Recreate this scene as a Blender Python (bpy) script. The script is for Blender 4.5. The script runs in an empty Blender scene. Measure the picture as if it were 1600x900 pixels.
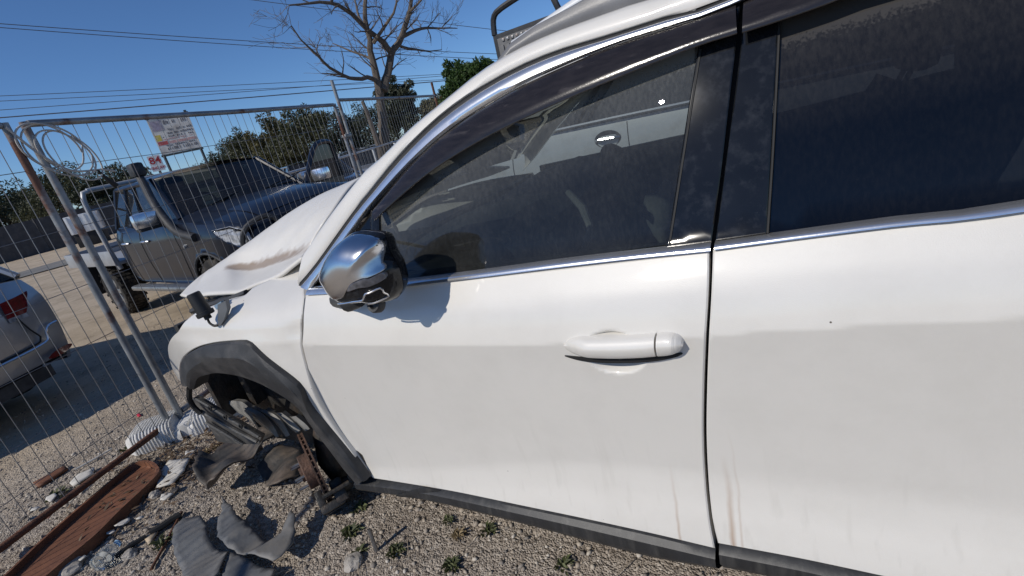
import bpy, bmesh, math, random
import numpy as np
from math import sin, cos, pi, radians, sqrt, atan2, hypot
from mathutils import Vector, Matrix, noise
from mathutils.geometry import delaunay_2d_cdt

# ------------------------------------------------------------------ camera, sky, sun, exposure
scene = bpy.context.scene
CAM_H = 1.38
ROLL, PITCH = math.atan(0.24), radians(19.3)
cam_data = bpy.data.cameras.new('camera')
cam_data.sensor_width = 36.0
cam_data.lens = 36.0 * 758.0 / 1600.0
cam_data.clip_start = 0.02
cam_data.clip_end = 2000.0
cam = bpy.data.objects.new('camera', cam_data)
scene.collection.objects.link(cam)
cam.matrix_world = (Matrix.Translation((0, 0, CAM_H)) @ Matrix.Rotation(radians(90) - PITCH, 4, 'X')
                    @ Matrix.Rotation(-ROLL, 4, 'Z'))
scene.camera = cam

SUN_AZ, SUN_EL = 52.4, 38.7          # the light travels towards this azimuth (from +Y to +X), falling at this angle
world = bpy.data.worlds.new('World')
scene.world = world
world.use_nodes = True
wn = world.node_tree
sky = wn.nodes.new('ShaderNodeTexSky')
sky.sky_type = 'NISHITA'
sky.sun_disc = False
sky.sun_elevation = radians(SUN_EL)
sky.sun_rotation = radians(SUN_AZ + 180)
sky.altitude = 0
sky.air_density = 0.8
sky.dust_density = 0.0
sky.ozone_density = 10.0
bg = wn.nodes['Background']
bg.inputs['Strength'].default_value = 0.15
wn.links.new(sky.outputs['Color'], bg.inputs['Color'])
sun_data = bpy.data.lights.new('sun', 'SUN')
sun_data.energy = 5.0
sun_data.angle = radians(0.53)
sun_data.color = (1.0, 0.94, 0.85)
sun = bpy.data.objects.new('sun', sun_data)
scene.collection.objects.link(sun)
sd = Vector((sin(radians(SUN_AZ)) * cos(radians(SUN_EL)), cos(radians(SUN_AZ)) * cos(radians(SUN_EL)), -sin(radians(SUN_EL))))
sun.rotation_euler = sd.to_track_quat('-Z', 'Y').to_euler()
vs = scene.view_settings
vs.view_transform = 'Standard'
vs.look = 'None'
vs.gamma = 1.0
vs.use_curve_mapping = False
vs.exposure = -0.64
scene.render.engine = 'CYCLES'
scene.cycles.max_bounces = 8
scene.cycles.transparent_max_bounces = 12
random.seed(7)
C = scene.collection

# ------------------------------------------------------------------ materials
MATS = {}
def nt(m): return m.node_tree.nodes, m.node_tree.links
def setin(b, **k):
    for n, v in k.items():
        n = n.replace('_', ' ')
        if n in b.inputs: b.inputs[n].default_value = v
def col(c): return (c[0], c[1], c[2], 1.0)
def mat(name, base, rough=0.6, metal=0.0, var=0.0, vscale=8.0, dirt=None, dscale=5.0, damt=0.5, bump=0.0, bscale=60.0,
        coat=0.0, spec=0.5, stretch=(1, 1, 1), dlo=0.5, dhi=0.7, rvar=0.0, trans=0.0, crough=0.03):
    """Principled material with procedural colour variation, a shaped dirt or wear layer and fine relief."""
    if name in MATS: return MATS[name]
    m = bpy.data.materials.new(name); m.use_nodes = True
    N, L = nt(m); b = N['Principled BSDF']
    setin(b, Base_Color=col(base), Roughness=rough, Metallic=metal)
    b.inputs['Specular IOR Level'].default_value = spec
    b.inputs['Coat Weight'].default_value = coat
    b.inputs['Coat Roughness'].default_value = crough
    tc = N.new('ShaderNodeTexCoord'); mp = N.new('ShaderNodeMapping'); mp.inputs['Scale'].default_value = stretch
    L.new(tc.outputs['Object'], mp.inputs['Vector'])
    out = None
    if var > 0:
        n1 = N.new('ShaderNodeTexNoise'); n1.inputs['Scale'].default_value = vscale; n1.inputs['Detail'].default_value = 6
        L.new(mp.outputs[0], n1.inputs['Vector'])
        r = N.new('ShaderNodeValToRGB'); e = r.color_ramp.elements
        e[0].position = 0.3; e[1].position = 0.7
        e[0].color = col([max(0, c * (1 - var)) for c in base]); e[1].color = col([min(1, c * (1 + var)) for c in base])
        L.new(n1.outputs['Fac'], r.inputs['Fac']); out = r.outputs['Color']
        if rvar > 0:
            mr = N.new('ShaderNodeMapRange'); mr.inputs['To Min'].default_value = max(0.02, rough - rvar); mr.inputs['To Max'].default_value = min(1, rough + rvar)
            L.new(n1.outputs['Fac'], mr.inputs['Value']); L.new(mr.outputs[0], b.inputs['Roughness'])
    if dirt is not None:
        n2 = N.new('ShaderNodeTexNoise'); n2.inputs['Scale'].default_value = dscale; n2.inputs['Detail'].default_value = 8
        n2.inputs['Roughness'].default_value = 0.65
        L.new(mp.outputs[0], n2.inputs['Vector'])
        r2 = N.new('ShaderNodeValToRGB'); e = r2.color_ramp.elements
        e[0].position = dlo; e[1].position = dhi; e[0].color = (0, 0, 0, 1); e[1].color = (damt, damt, damt, 1)
        L.new(n2.outputs['Fac'], r2.inputs['Fac'])
        mx = N.new('ShaderNodeMix'); mx.data_type = 'RGBA'
        L.new(r2.outputs['Color'], mx.inputs[0])
        if out: L.new(out, mx.inputs[6])
        else: mx.inputs[6].default_value = col(base)
        mx.inputs[7].default_value = col(dirt); out = mx.outputs[2]
    if out: L.new(out, b.inputs['Base Color'])
    if bump > 0:
        n3 = N.new('ShaderNodeTexNoise'); n3.inputs['Scale'].default_value = bscale; n3.inputs['Detail'].default_value = 4
        L.new(mp.outputs[0], n3.inputs['Vector'])
        bp = N.new('ShaderNodeBump'); bp.inputs['Strength'].default_value = bump; bp.inputs['Distance'].default_value = 0.01
        L.new(n3.outputs['Fac'], bp.inputs['Height']); L.new(bp.outputs[0], b.inputs['Normal'])
    if trans > 0: b.inputs['Transmission Weight'].default_value = trans
    MATS[name] = m
    return m

# ------------------------------------------------------------------ objects
def tag(o, label=None, cat=None, group=None, kind=None):
    if label: o['label'] = label
    if cat: o['category'] = cat
    if group: o['group'] = group
    if kind: o['kind'] = kind
    return o
def empty(name, loc=(0, 0, 0), rz=0.0, label=None, cat=None, group=None):
    o = bpy.data.objects.new(name, None); C.objects.link(o)
    o.location = loc; o.rotation_euler = (0, 0, rz); o.empty_display_size = 0.1
    return tag(o, label, cat, group)
def link(name, me, m=None, parent=None):
    o = bpy.data.objects.new(name, me); C.objects.link(o)
    if m is not None and len(me.materials) == 0: me.materials.append(m)
    if parent is not None: o.parent = parent
    return o
def copy_tree(o, parent=None):
    c = o.copy(); C.objects.link(c)
    if parent is not None: c.parent = parent
    for ch in list(o.children): copy_tree(ch, c)
    return c

class MB:
    """Collects shapes; build() links them as one mesh object."""
    def __init__(s): s.v = []; s.f = []; s.sm = []
    def add(s, vs_, fs, smooth=False, M=None):
        n = len(s.v)
        for p in vs_:
            p = Vector(p)
            if M is not None: p = M @ p
            s.v.append(tuple(p))
        for f in fs: s.f.append([i + n for i in f]); s.sm.append(smooth)
        return s
    def box(s, c, d, M=None, bev=0.0, taper=1.0):
        x, y, z = d[0] / 2, d[1] / 2, d[2] / 2
        if bev <= 0:
            vs_ = [(c[0] + sx * x * (taper if sz > 0 else 1), c[1] + sy * y * (taper if sz > 0 else 1), c[2] + sz * z) for sz in (-1, 1) for sy in (-1, 1) for sx in (-1, 1)]
            fs = [(0, 2, 3, 1), (4, 5, 7, 6), (0, 1, 5, 4), (2, 6, 7, 3), (0, 4, 6, 2), (1, 3, 7, 5)]
            return s.add(vs_, fs, False, M)
        bm = bmesh.new(); bmesh.ops.create_cube(bm, size=1.0)
        for v in bm.verts: v.co = Vector((v.co.x * d[0], v.co.y * d[1], v.co.z * d[2]))
        bmesh.ops.bevel(bm, geom=list(bm.edges), offset=min(bev, min(d) * .45), segments=2, affect='EDGES', profile=.6)
        bm.verts.index_update()
        vs_ = [(v.co + Vector(c)) for v in bm.verts]; fs = [[v.index for v in f.verts] for f in bm.faces]; bm.free()
        return s.add(vs_, fs, True, M)
    def tube(s, pts, r, n=8, cap=True, M=None, closed=False):
        pts = [Vector(p) for p in pts]; k = len(pts)
        rs = r if isinstance(r, (list, tuple)) else [r] * k
        ups = None; vs_ = []; fs = []
        for i, p in enumerate(pts):
            if closed: t = pts[(i + 1) % k] - pts[i - 1]
            else: t = pts[min(i + 1, k - 1)] - pts[max(i - 1, 0)]
            if t.length < 1e-9: t = Vector((0, 0, 1))
            t.normalize()
            if ups is None:
                a = Vector((0, 0, 1)) if abs(t.z) < .9 else Vector((1, 0, 0)); ups = t.cross(a).normalized()
            else:
                ups = ups - t * ups.dot(t)
                if ups.length < 1e-6: ups = t.orthogonal()
                ups.normalize()
            w = t.cross(ups)
            for j in range(n):
                a = 2 * pi * j / n; vs_.append(p + (ups * cos(a) + w * sin(a)) * rs[i])
        for i in range(k if closed else k - 1):
            i2 = (i + 1) % k
            for j in range(n): fs.append((i * n + j, i * n + (j + 1) % n, i2 * n + (j + 1) % n, i2 * n + j))
        if cap and not closed: fs.append(tuple(range(n - 1, -1, -1))); fs.append(tuple((k - 1) * n + j for j in range(n)))
        return s.add(vs_, fs, True, M)
    def lathe(s, prof, n=24, M=None, cap=False):
        """prof: (radius, z) from bottom to top, about Z."""
        vs_ = []; fs = []
        for (r, z) in prof:
            for j in range(n): a = 2 * pi * j / n; vs_.append((r * cos(a), r * sin(a), z))
        for i in range(len(prof) - 1):
            for j in range(n): fs.append((i * n + j, i * n + (j + 1) % n, (i + 1) * n + (j + 1) % n, (i + 1) * n + j))
        if cap: fs.append(tuple(range(n - 1, -1, -1))); fs.append(tuple((len(prof) - 1) * n + j for j in range(n)))
        return s.add(vs_, fs, True, M)
    def grid(s, rows, M=None, closed=False):
        """rows: equal-length lists of points."""
        a, b = len(rows), len(rows[0]); vs_ = [p for r in rows for p in r]; fs = []
        for i in range(a - 1):
            for j in range(b if closed else b - 1):
                j2 = (j + 1) % b
                fs.append((i * b + j, i * b + j2, (i + 1) * b + j2, (i + 1) * b + j))
        return s.add(vs_, fs, True, M)
    def prism(s, poly, d, M=None):
        """poly: 3-D points of one flat face; d: the thickness vector."""
        n = len(poly); d = Vector(d)
        vs_ = [Vector(p) for p in poly] + [Vector(p) + d for p in poly]
        fs = [tuple(range(n)), tuple(range(2 * n - 1, n - 1, -1))] + [(i, i + n, (i + 1) % n + n, (i + 1) % n) for i in range(n)]
        return s.add(vs_, fs, False, M)
    def build(s, name, m=None, parent=None, sharp=40, flat=False):
        me = bpy.data.meshes.new(name); me.from_pydata(s.v, [], s.f)
        bm = bmesh.new(); bm.from_mesh(me); bmesh.ops.recalc_face_normals(bm, faces=bm.faces[:])
        for f in bm.faces: f.smooth = not flat
        if not flat:
            lim = radians(sharp)
            for e in bm.edges:
                if len(e.link_faces) == 2 and e.calc_face_angle(0) > lim: e.smooth = False
        bm.to_mesh(me); bm.free()
        return link(name, me, m, parent)

def smoothstep(a, b, x):
    t = min(1, max(0, (x - a) / (b - a))); return t * t * (3 - 2 * t)
def catmull(pts, step, closed=False):
    P = [Vector(p) for p in pts]; n = len(P); out = []
    if n < 3: 
        k = max(1, int((P[-1] - P[0]).length / step)); return [P[0].lerp(P[-1], i / k) for i in range(k + 1)]
    for i in range(n if closed else n - 1):
        p1, p2 = P[i], P[(i + 1) % n]
        p0 = P[i - 1] if (i > 0 or closed) else p1 * 2 - p2
        p3 = P[(i + 2) % n] if (i + 2 < n or closed) else p2 * 2 - p1
        k = max(1, int((p2 - p1).length / step + .5))
        for j in range(k):
            t = j / k
            out.append(.5 * ((2 * p1) + (p2 - p0) * t + (2 * p0 - 5 * p1 + 4 * p2 - p3) * t * t + (3 * p1 - p0 - 3 * p2 + p3) * t ** 3))
    if not closed: out.append(P[-1].copy())
    return out
def outline(segs, step):
    """Closed 2-D outline from curve segments that meet in corners."""
    o = []
    for sg in segs:
        c = catmull([Vector((p[0], p[1])) for p in sg], step)
        if o and (c[0] - o[-1]).length < 1e-4: c = c[1:]
        o += c
    if (o[0] - o[-1]).length < step * .3: o.pop()
    return o
def poly_area(p): return sum(p[i - 1].x * p[i].y - p[i].x * p[i - 1].y for i in range(len(p))) / 2
def inset(p, d):
    n = len(p); s = 1 if poly_area(p) > 0 else -1; o = []
    for i in range(n):
        a = (p[i] - p[i - 1]); b = (p[(i + 1) % n] - p[i])
        if a.length < 1e-9 or b.length < 1e-9: o.append(p[i].copy()); continue
        a.normalize(); b.normalize()
        na = Vector((-a.y, a.x)) * s; nb = Vector((-b.y, b.x)) * s; m = na + nb
        if m.length < .3: o.append(p[i] + na * d); continue
        m.normalize(); o.append(p[i] + m * (d / max(.4, m.dot(na))))
    return o
def in_poly(X, Z, p):
    ins = np.zeros(X.shape, bool); n = len(p)
    for i in range(n):
        x1, z1 = p[i - 1]; x2, z2 = p[i]
        if z1 == z2: continue
        c = ((z1 > Z) != (z2 > Z)) & (X < (x2 - x1) * (Z - z1) / (z2 - z1) + x1); ins ^= c
    return ins
def panel(name, segs, surf, m, parent, off=0.0, step=.02, thick=.02, edge=.0025, fine=None, side=1, kind=None):
    """A sheet-metal panel: an outline in side view (x, z) pressed to the body surface y = surf(x, z), with a turned edge."""
    out = segs if isinstance(segs[0], Vector) else outline(segs, step)
    if poly_area(out) < 0: out = out[::-1]
    ins = inset(out, edge) if edge > 0 else out
    xs = [p.x for p in out]; zs = [p.y for p in out]
    def gridpts(st, x0, x1, z0, z1):
        gx = np.arange(x0 + st * .5, x1, st); gz = np.arange(z0 + st * .5, z1, st)
        X, Z = np.meshgrid(gx, gz); k = in_poly(X, Z, [(p.x, p.y) for p in inset(ins, st * .45)]); return list(zip(X[k], Z[k]))
    pts = gridpts(step, min(xs), max(xs), min(zs), max(zs))
    if fine:
        for (x0, x1, z0, z1, st) in fine:
            pts = [p for p in pts if not (x0 < p[0] < x1 and z0 < p[1] < z1)]
            pts += [p for p in gridpts(st, x0, x1, z0, z1)]
    nb = len(ins)
    allp = [Vector((p.x, p.y)) for p in ins] + [Vector((float(a), float(b))) for a, b in pts]
    r = delaunay_2d_cdt(allp, [(i, (i + 1) % nb) for i in range(nb)], [list(range(nb))], 1, 1e-6)
    V2, F, orig = r[0], r[2], r[3]
    S3 = lambda x, z, d=0.0: (x, side * (surf(x, z) + off - d), z)
    verts = [S3(p.x, p.y) for p in V2]
    back = {}
    for i, ol in enumerate(orig):
        for q in ol:
            if q < nb: back[q] = i
    faces = [list(f) for f in F]; nmain = len(faces)
    base = len(verts)
    if thick > 0:
        for q in range(nb): verts.append(S3(out[q].x, out[q].y, edge * .9))
        for q in range(nb): verts.append(S3(out[q].x, out[q].y, thick))
        for q in range(nb):
            q2 = (q + 1) % nb
            if q in back and q2 in back: faces.append([back[q], back[q2], base + q2, base + q])
            faces.append([base + q, base + q2, base + nb + q2, base + nb + q])
    me = bpy.data.meshes.new(name)
    me.from_pydata(verts, [], faces)
    # outward orientation and exact surface normals on the main sheet
    h = 1e-3; nrm = []
    for (x, y, z) in verts:
        dx = (surf(x + h, z) - surf(x - h, z)) / (2 * h); dz = (surf(x, z + h) - surf(x, z - h)) / (2 * h)
        n = Vector((-dx, 1.0, -dz)).normalized(); n.y *= side; nrm.append(n)
    for p in me.polygons: p.use_smooth = True
    flip = [p.index for p in me.polygons if p.index < nmain and p.normal.y * side < 0]
    if flip or side < 0:
        bm = bmesh.new(); bm.from_mesh(me); bm.faces.ensure_lookup_table()
        bmesh.ops.reverse_faces(bm, faces=[bm.faces[i] for i in flip]); bm.to_mesh(me); bm.free()
    me.update()
    ln = []
    for p in me.polygons:
        for li in p.loop_indices:
            ln.append(nrm[me.loops[li].vertex_index] if p.index < nmain else p.normal.copy())
    me.normals_split_custom_set(ln)
    o = link(name, me, m, parent)
    if kind: o['kind'] = kind
    return o

# ------------------------------------------------------------------ the wrecked car's side surface, in the car's own frame
# x forward from the front axle, y to its left, z up from its wheel plane (metres)
def spline(K):
    xs = [k[0] for k in K]; ys = [k[1] for k in K]; n = len(xs)
    d = [(ys[i + 1] - ys[i]) / (xs[i + 1] - xs[i]) for i in range(n - 1)]
    m = [d[0]] + [0 if d[i - 1] * d[i] <= 0 else 2 * d[i - 1] * d[i] / (d[i - 1] + d[i]) for i in range(1, n - 1)] + [d[-1]]
    def f(x):
        if x <= xs[0]: return ys[0] + m[0] * (x - xs[0])
        if x >= xs[-1]: return ys[-1] + m[-1] * (x - xs[-1])
        i = 0
        while x > xs[i + 1]: i += 1
        h = xs[i + 1] - xs[i]; t = (x - xs[i]) / h
        return (ys[i] * (1 + 2 * t) * (1 - t) ** 2 + m[i] * h * t * (1 - t) ** 2 + ys[i + 1] * t * t * (3 - 2 * t) + m[i + 1] * h * t * t * (t - 1))
    return f
def sst(a, b, x):
    t = min(1.0, max(0.0, (x - a) / (b - a))); return t * t * (3 - 2 * t)
_upper = spline([(0.0, .0), (.006, -.0011), (.014, -.0028), (.03, -.0065), (.065, -.0160), (.085, -.0230), (.105, -.0335), (.13, -.0490), (.16, -.0690), (.19, -.0880)])
_dl = spline([(-.60, -.046), (-.47, -.0455), (-.40, -.043), (-.30, -.036), (-.16, -.021), (-.06, -.0085), (-.02, -.0028), (-.006, -.0008), (0.0, 0.0)])
_fl = spline([(-.26, .040), (-.2, .036), (-.14, .025), (-.07, .009), (0.0, 0.0), (.1, 0.0)])
def crease_z(x): return .902 + .042 * sst(-1.1, -2.2, x) + .004 * sst(-.9, -.4, x)
def S(x, z):
    """Door skin below the belt, glass plane above it."""
    zc = crease_z(x); d = z - zc
    y = .901 - .012 * ((x + 1.25) / 1.2) ** 2
    if x > 0.1: y -= .35 * (x - .1) ** 2
    zb = 1.082 + .008 * sst(-1.6, -2.1, x)
    if z <= zb:
        y += _upper(d) if d > 0 else _dl(d)
        zf = .40 + .17 * sst(-.35, -1.5, x)
        y += _fl(z - zf)
        # dish behind the door handle
        hx, hz = (x + 1.436) / .070, (z - .880) / .056
        r2 = hx * hx + hz * hz
        if r2 < 1: y -= .042 * sst(0, .95, 1 - r2)
    else:
        y += _upper(zb - zc); t = z - zb
        y += -.33 * t - .16 * t * t
    return y
def SF(x, z):
    """Front wing: rolls over towards the bonnet, draws in towards the nose, dented by the door."""
    k = sst(-.42, -.1, x); zc = crease_z(x); d = z - zc
    y = .901 - .012 * ((x + 1.25) / 1.2) ** 2
    lo = _dl(d) if d <= 0 else 0.0
    upv = _upper(min(d, .19)) if d > 0 else 0.0
    y += lo * (1 - .5 * k) + upv * (1 - .6 * k)
    zz = max(0.0, z - .955); y -= (1.5 + 7.0 * sst(-.62, -.18, x)) * zz * zz
    if x > .15: y -= .20 * (x - .15) ** 2
    r = hypot(x, z - .36)
    y += .020 * sst(.66, .50, r)
    g = ((x + .435) / .055) ** 2 + ((z - .93) / .05) ** 2
    y -= .016 * math.exp(-g)
    g = ((x + .40) / .03) ** 2 + ((z - .60) / .10) ** 2
    y -= .010 * math.exp(-g)
    g = ((x - .1) / .22) ** 2 + ((z - .93) / .05) ** 2
    y -= .008 * math.exp(-g)
    return y

# ------------------------------------------------------------------ materials of the wrecked car
def paint_white():
    m = bpy.data.materials.new('pearl_white_paint'); m.use_nodes = True; N, L = nt(m); b = N['Principled BSDF']
    setin(b, Base_Color=(.71, .685, .635, 1), Roughness=.42, Metallic=0.0)
    b.inputs['Coat Weight'].default_value = .85; b.inputs['Coat Roughness'].default_value = .035; b.inputs['Coat IOR'].default_value = 1.5
    tc = N.new('ShaderNodeTexCoord'); sp = N.new('ShaderNodeSeparateXYZ'); L.new(tc.outputs['Object'], sp.inputs[0])
    # road film: faint blotches, and run marks that hang in vertical streaks on the lower doors
    mp = N.new('ShaderNodeMapping'); mp.inputs['Scale'].default_value = (30, 30, 1.6); L.new(tc.outputs['Object'], mp.inputs[0])
    st = N.new('ShaderNodeTexNoise'); st.inputs['Scale'].default_value = 1.6; st.inputs['Detail'].default_value = 5; L.new(mp.outputs[0], st.inputs['Vector'])
    sr = N.new('ShaderNodeMapRange'); sr.inputs['From Min'].default_value = .56; sr.inputs['From Max'].default_value = .80; L.new(st.outputs['Fac'], sr.inputs['Value'])
    zr = N.new('ShaderNodeMapRange'); zr.inputs['From Min'].default_value = .78; zr.inputs['From Max'].default_value = .36; L.new(sp.outputs['Z'], zr.inputs['Value'])
    mu = N.new('ShaderNodeMath'); mu.operation = 'MULTIPLY'; L.new(sr.outputs[0], mu.inputs[0]); L.new(zr.outputs[0], mu.inputs[1])
    mu2 = N.new('ShaderNodeMath'); mu2.operation = 'MULTIPLY'; mu2.inputs[1].default_value = .38; L.new(mu.outputs[0], mu2.inputs[0])
    bl = N.new('ShaderNodeTexNoise'); bl.inputs['Scale'].default_value = 5; bl.inputs['Detail'].default_value = 9; bl.inputs['Roughness'].default_value = .7; L.new(tc.outputs['Object'], bl.inputs['Vector'])
    br = N.new('ShaderNodeMapRange'); br.inputs['From Min'].default_value = .45; br.inputs['From Max'].default_value = .8; br.inputs['To Max'].default_value = .22; L.new(bl.outputs['Fac'], br.inputs['Value'])
    mx1 = N.new('ShaderNodeMath'); mx1.operation = 'MAXIMUM'; L.new(mu2.outputs[0], mx1.inputs[0]); L.new(br.outputs[0], mx1.inputs[1])
    # rusty run marks beside the door joint
    def run(x0, w, z0, z1, amt):
        a = N.new('ShaderNodeMath'); a.operation = 'SUBTRACT'; a.inputs[1].default_value = x0; L.new(sp.outputs['X'], a.inputs[0])
        wn_ = N.new('ShaderNodeTexNoise'); wn_.inputs['Scale'].default_value = 14; L.new(tc.outputs['Object'], wn_.inputs['Vector'])
        c = N.new('ShaderNodeMath'); c.operation = 'MULTIPLY_ADD'; c.inputs[1].default_value = .012; L.new(wn_.outputs['Fac'], c.inputs[0]); L.new(a.outputs[0], c.inputs[2])
        ab = N.new('ShaderNodeMath'); ab.operation = 'ABSOLUTE'; L.new(c.outputs[0], ab.inputs[0])
        r = N.new('ShaderNodeMapRange'); r.inputs['From Min'].default_value = w; r.inputs['From Max'].default_value = 0; L.new(ab.outputs[0], r.inputs['Value'])
        z = N.new('ShaderNodeMapRange'); z.inputs['From Min'].default_value = z1; z.inputs['From Max'].default_value = z0; z.inputs['To Max'].default_value = amt; L.new(sp.outputs['Z'], z.inputs['Value'])
        k = N.new('ShaderNodeMath'); k.operation = 'MULTIPLY'; L.new(r.outputs[0], k.inputs[0]); L.new(z.outputs[0], k.inputs[1]); return k
    k1 = run(-1.607, .009, .38, .62, .75); k2 = run(-1.49, .005, .40, .58, .5); k3 = run(-1.625, .004, .40, .70, .35)
    ad = N.new('ShaderNodeMath'); ad.operation = 'MAXIMUM'; L.new(k1.outputs[0], ad.inputs[0]); L.new(k2.outputs[0], ad.inputs[1])
    ad2 = N.new('ShaderNodeMath'); ad2.operation = 'MAXIMUM'; L.new(ad.outputs[0], ad2.inputs[0]); L.new(k3.outputs[0], ad2.inputs[1])
    c1 = N.new('ShaderNodeMix'); c1.data_type = 'RGBA'; c1.inputs[6].default_value = (.71, .685, .635, 1); c1.inputs[7].default_value = (.44, .42, .37, 1); L.new(mx1.outputs[0], c1.inputs[0])
    c2 = N.new('ShaderNodeMix'); c2.data_type = 'RGBA'; c2.inputs[7].default_value = (.34, .20, .11, 1); L.new(c1.outputs[2], c2.inputs[6]); L.new(ad2.outputs[0], c2.inputs[0])
    vs2 = N.new('ShaderNodeTexVoronoi'); vs2.inputs['Scale'].default_value = 26; L.new(tc.outputs['Object'], vs2.inputs['Vector'])
    sc_ = N.new('ShaderNodeSeparateColor'); L.new(vs2.outputs['Color'], sc_.inputs[0])
    t1 = N.new('ShaderNodeMath'); t1.operation = 'GREATER_THAN'; t1.inputs[1].default_value = .90; L.new(sc_.outputs[0], t1.inputs[0])
    t2 = N.new('ShaderNodeMath'); t2.operation = 'LESS_THAN'; t2.inputs[1].default_value = .045; L.new(vs2.outputs['Distance'], t2.inputs[0])
    t3 = N.new('ShaderNodeMath'); t3.operation = 'MULTIPLY'; L.new(t1.outputs[0], t3.inputs[0]); L.new(t2.outputs[0], t3.inputs[1])
    c3 = N.new('ShaderNodeMix'); c3.data_type = 'RGBA'; c3.inputs[7].default_value = (.12, .10, .08, 1); L.new(c2.outputs[2], c3.inputs[6]); L.new(t3.outputs[0], c3.inputs[0])
    L.new(c3.outputs[2], b.inputs['Base Color'])
    # dust dulls the lacquer a little
    rr = N.new('ShaderNodeMapRange'); rr.inputs['To Min'].default_value = .02; rr.inputs['To Max'].default_value = .12; L.new(bl.outputs['Fac'], rr.inputs['Value']); L.new(rr.outputs[0], b.inputs['Coat Roughness'])
    fl = N.new('ShaderNodeTexNoise'); fl.inputs['Scale'].default_value = 750; fl.inputs['Detail'].default_value = 1; L.new(tc.outputs['Object'], fl.inputs['Vector'])
    bp = N.new('ShaderNodeBump'); bp.inputs['Strength'].default_value = .45; bp.inputs['Distance'].default_value = .0006; L.new(fl.outputs['Fac'], bp.inputs['Height']); L.new(bp.outputs[0], b.inputs['Normal'])
    MATS['paint'] = m; return m
PAINT = paint_white()
def glass_mat(name, tint, dust, dust_top=None, ztop=1.4, zlow=1.1, rough=0.0, dens=.5, veil=0.0):
    m = bpy.data.materials.new(name); m.use_nodes = True; N, L = nt(m)
    for n in list(N): N.remove(n)
    out = N.new('ShaderNodeOutputMaterial'); tr = N.new('ShaderNodeBsdfTransparent'); tr.inputs[0].default_value = col(tint)
    gl = N.new('ShaderNodeBsdfGlossy'); gl.inputs['Roughness'].default_value = rough; gl.inputs['Color'].default_value = (1, 1, 1, 1)
    fr = N.new('ShaderNodeFresnel'); fr.inputs[0].default_value = 1.5
    m1 = N.new('ShaderNodeMixShader'); L.new(fr.outputs[0], m1.inputs[0]); L.new(tr.outputs[0], m1.inputs[1]); L.new(gl.outputs[0], m1.inputs[2])
    df = N.new('ShaderNodeBsdfDiffuse'); df.inputs[0].default_value = col(dust)
    tc = N.new('ShaderNodeTexCoord'); mp = N.new('ShaderNodeMapping'); mp.inputs['Scale'].default_value = (110, 110, 24); L.new(tc.outputs['Object'], mp.inputs[0])
    n1 = N.new('ShaderNodeTexNoise'); n1.inputs['Scale'].default_value = 1.5; n1.inputs['Detail'].default_value = 8; n1.inputs['Roughness'].default_value = .62; L.new(mp.outputs[0], n1.inputs['Vector'])
    n2 = N.new('ShaderNodeTexNoise'); n2.inputs['Scale'].default_value = 4; n2.inputs['Detail'].default_value = 3; L.new(tc.outputs['Object'], n2.inputs['Vector'])
    r1 = N.new('ShaderNodeMapRange'); r1.inputs['From Min'].default_value = .42; r1.inputs['From Max'].default_value = .72; r1.inputs['To Max'].default_value = dens; r1.inputs['To Min'].default_value = veil; L.new(n1.outputs['Fac'], r1.inputs['Value'])
    r2 = N.new('ShaderNodeMapRange'); r2.inputs['From Min'].default_value = .35; r2.inputs['From Max'].default_value = .7; L.new(n2.outputs['Fac'], r2.inputs['Value'])
    mu = N.new('ShaderNodeMath'); mu.operation = 'MULTIPLY'; L.new(r1.outputs[0], mu.inputs[0]); L.new(r2.outputs[0], mu.inputs[1]); r2.inputs['To Min'].default_value = .45
    sp = N.new('ShaderNodeSeparateXYZ'); L.new(tc.outputs['Object'], sp.inputs[0])
    fin = mu
    if dust_top is not None:
        # caked dust that the rain never reached, along the shielded upper edge
        ed = N.new('ShaderNodeAttribute'); ed.attribute_name = 'edge'
        zr = N.new('ShaderNodeMapRange'); zr.inputs['From Min'].default_value = .055; zr.inputs['From Max'].default_value = .0; L.new(ed.outputs['Fac'], zr.inputs['Value'])
        n3 = N.new('ShaderNodeTexNoise'); n3.inputs['Scale'].default_value = 210; n3.inputs['Detail'].default_value = 4; L.new(tc.outputs['Object'], n3.inputs['Vector'])
        a = N.new('ShaderNodeMath'); a.operation = 'ADD'; L.new(zr.outputs[0], a.inputs[0]); L.new(n3.outputs['Fac'], a.inputs[1])
        r3 = N.new('ShaderNodeMapRange'); r3.inputs['From Min'].default_value = .86; r3.inputs['From Max'].default_value = 1.15; r3.inputs['To Max'].default_value = dust_top; L.new(a.outputs[0], r3.inputs['Value'])
        gr = N.new('ShaderNodeMapRange'); gr.inputs['From Min'].default_value = .17; gr.inputs['From Max'].default_value = .0; gr.inputs['To Max'].default_value = dust_top * .9; L.new(ed.outputs['Fac'], gr.inputs['Value'])
        gm = N.new('ShaderNodeMath'); gm.operation = 'MULTIPLY'; L.new(gr.outputs[0], gm.inputs[0]); L.new(n1.outputs['Fac'], gm.inputs[1])
        ga = N.new('ShaderNodeMath'); ga.operation = 'ADD'; L.new(mu.outputs[0], ga.inputs[0]); L.new(gm.outputs[0], ga.inputs[1])
        fin = N.new('ShaderNodeMath'); fin.operation = 'MAXIMUM'; L.new(ga.outputs[0], fin.inputs[0]); L.new(r3.outputs[0], fin.inputs[1])
    m2 = N.new('ShaderNodeMixShader'); L.new(fin.outputs[0], m2.inputs[0]); L.new(m1.outputs[0], m2.inputs[1]); L.new(df.outputs[0], m2.inputs[2])
    L.new(m2.outputs[0], out.inputs[0]); MATS[name] = m; return m
GLASS_F = glass_mat('front_door_glass', (.235, .27, .27), (.33, .335, .32), .28, dens=.12, veil=.075)
GLASS_R = glass_mat('privacy_glass', (.012, .014, .016), (.16, .15, .14), .32, dens=.045, veil=.02)
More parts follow.
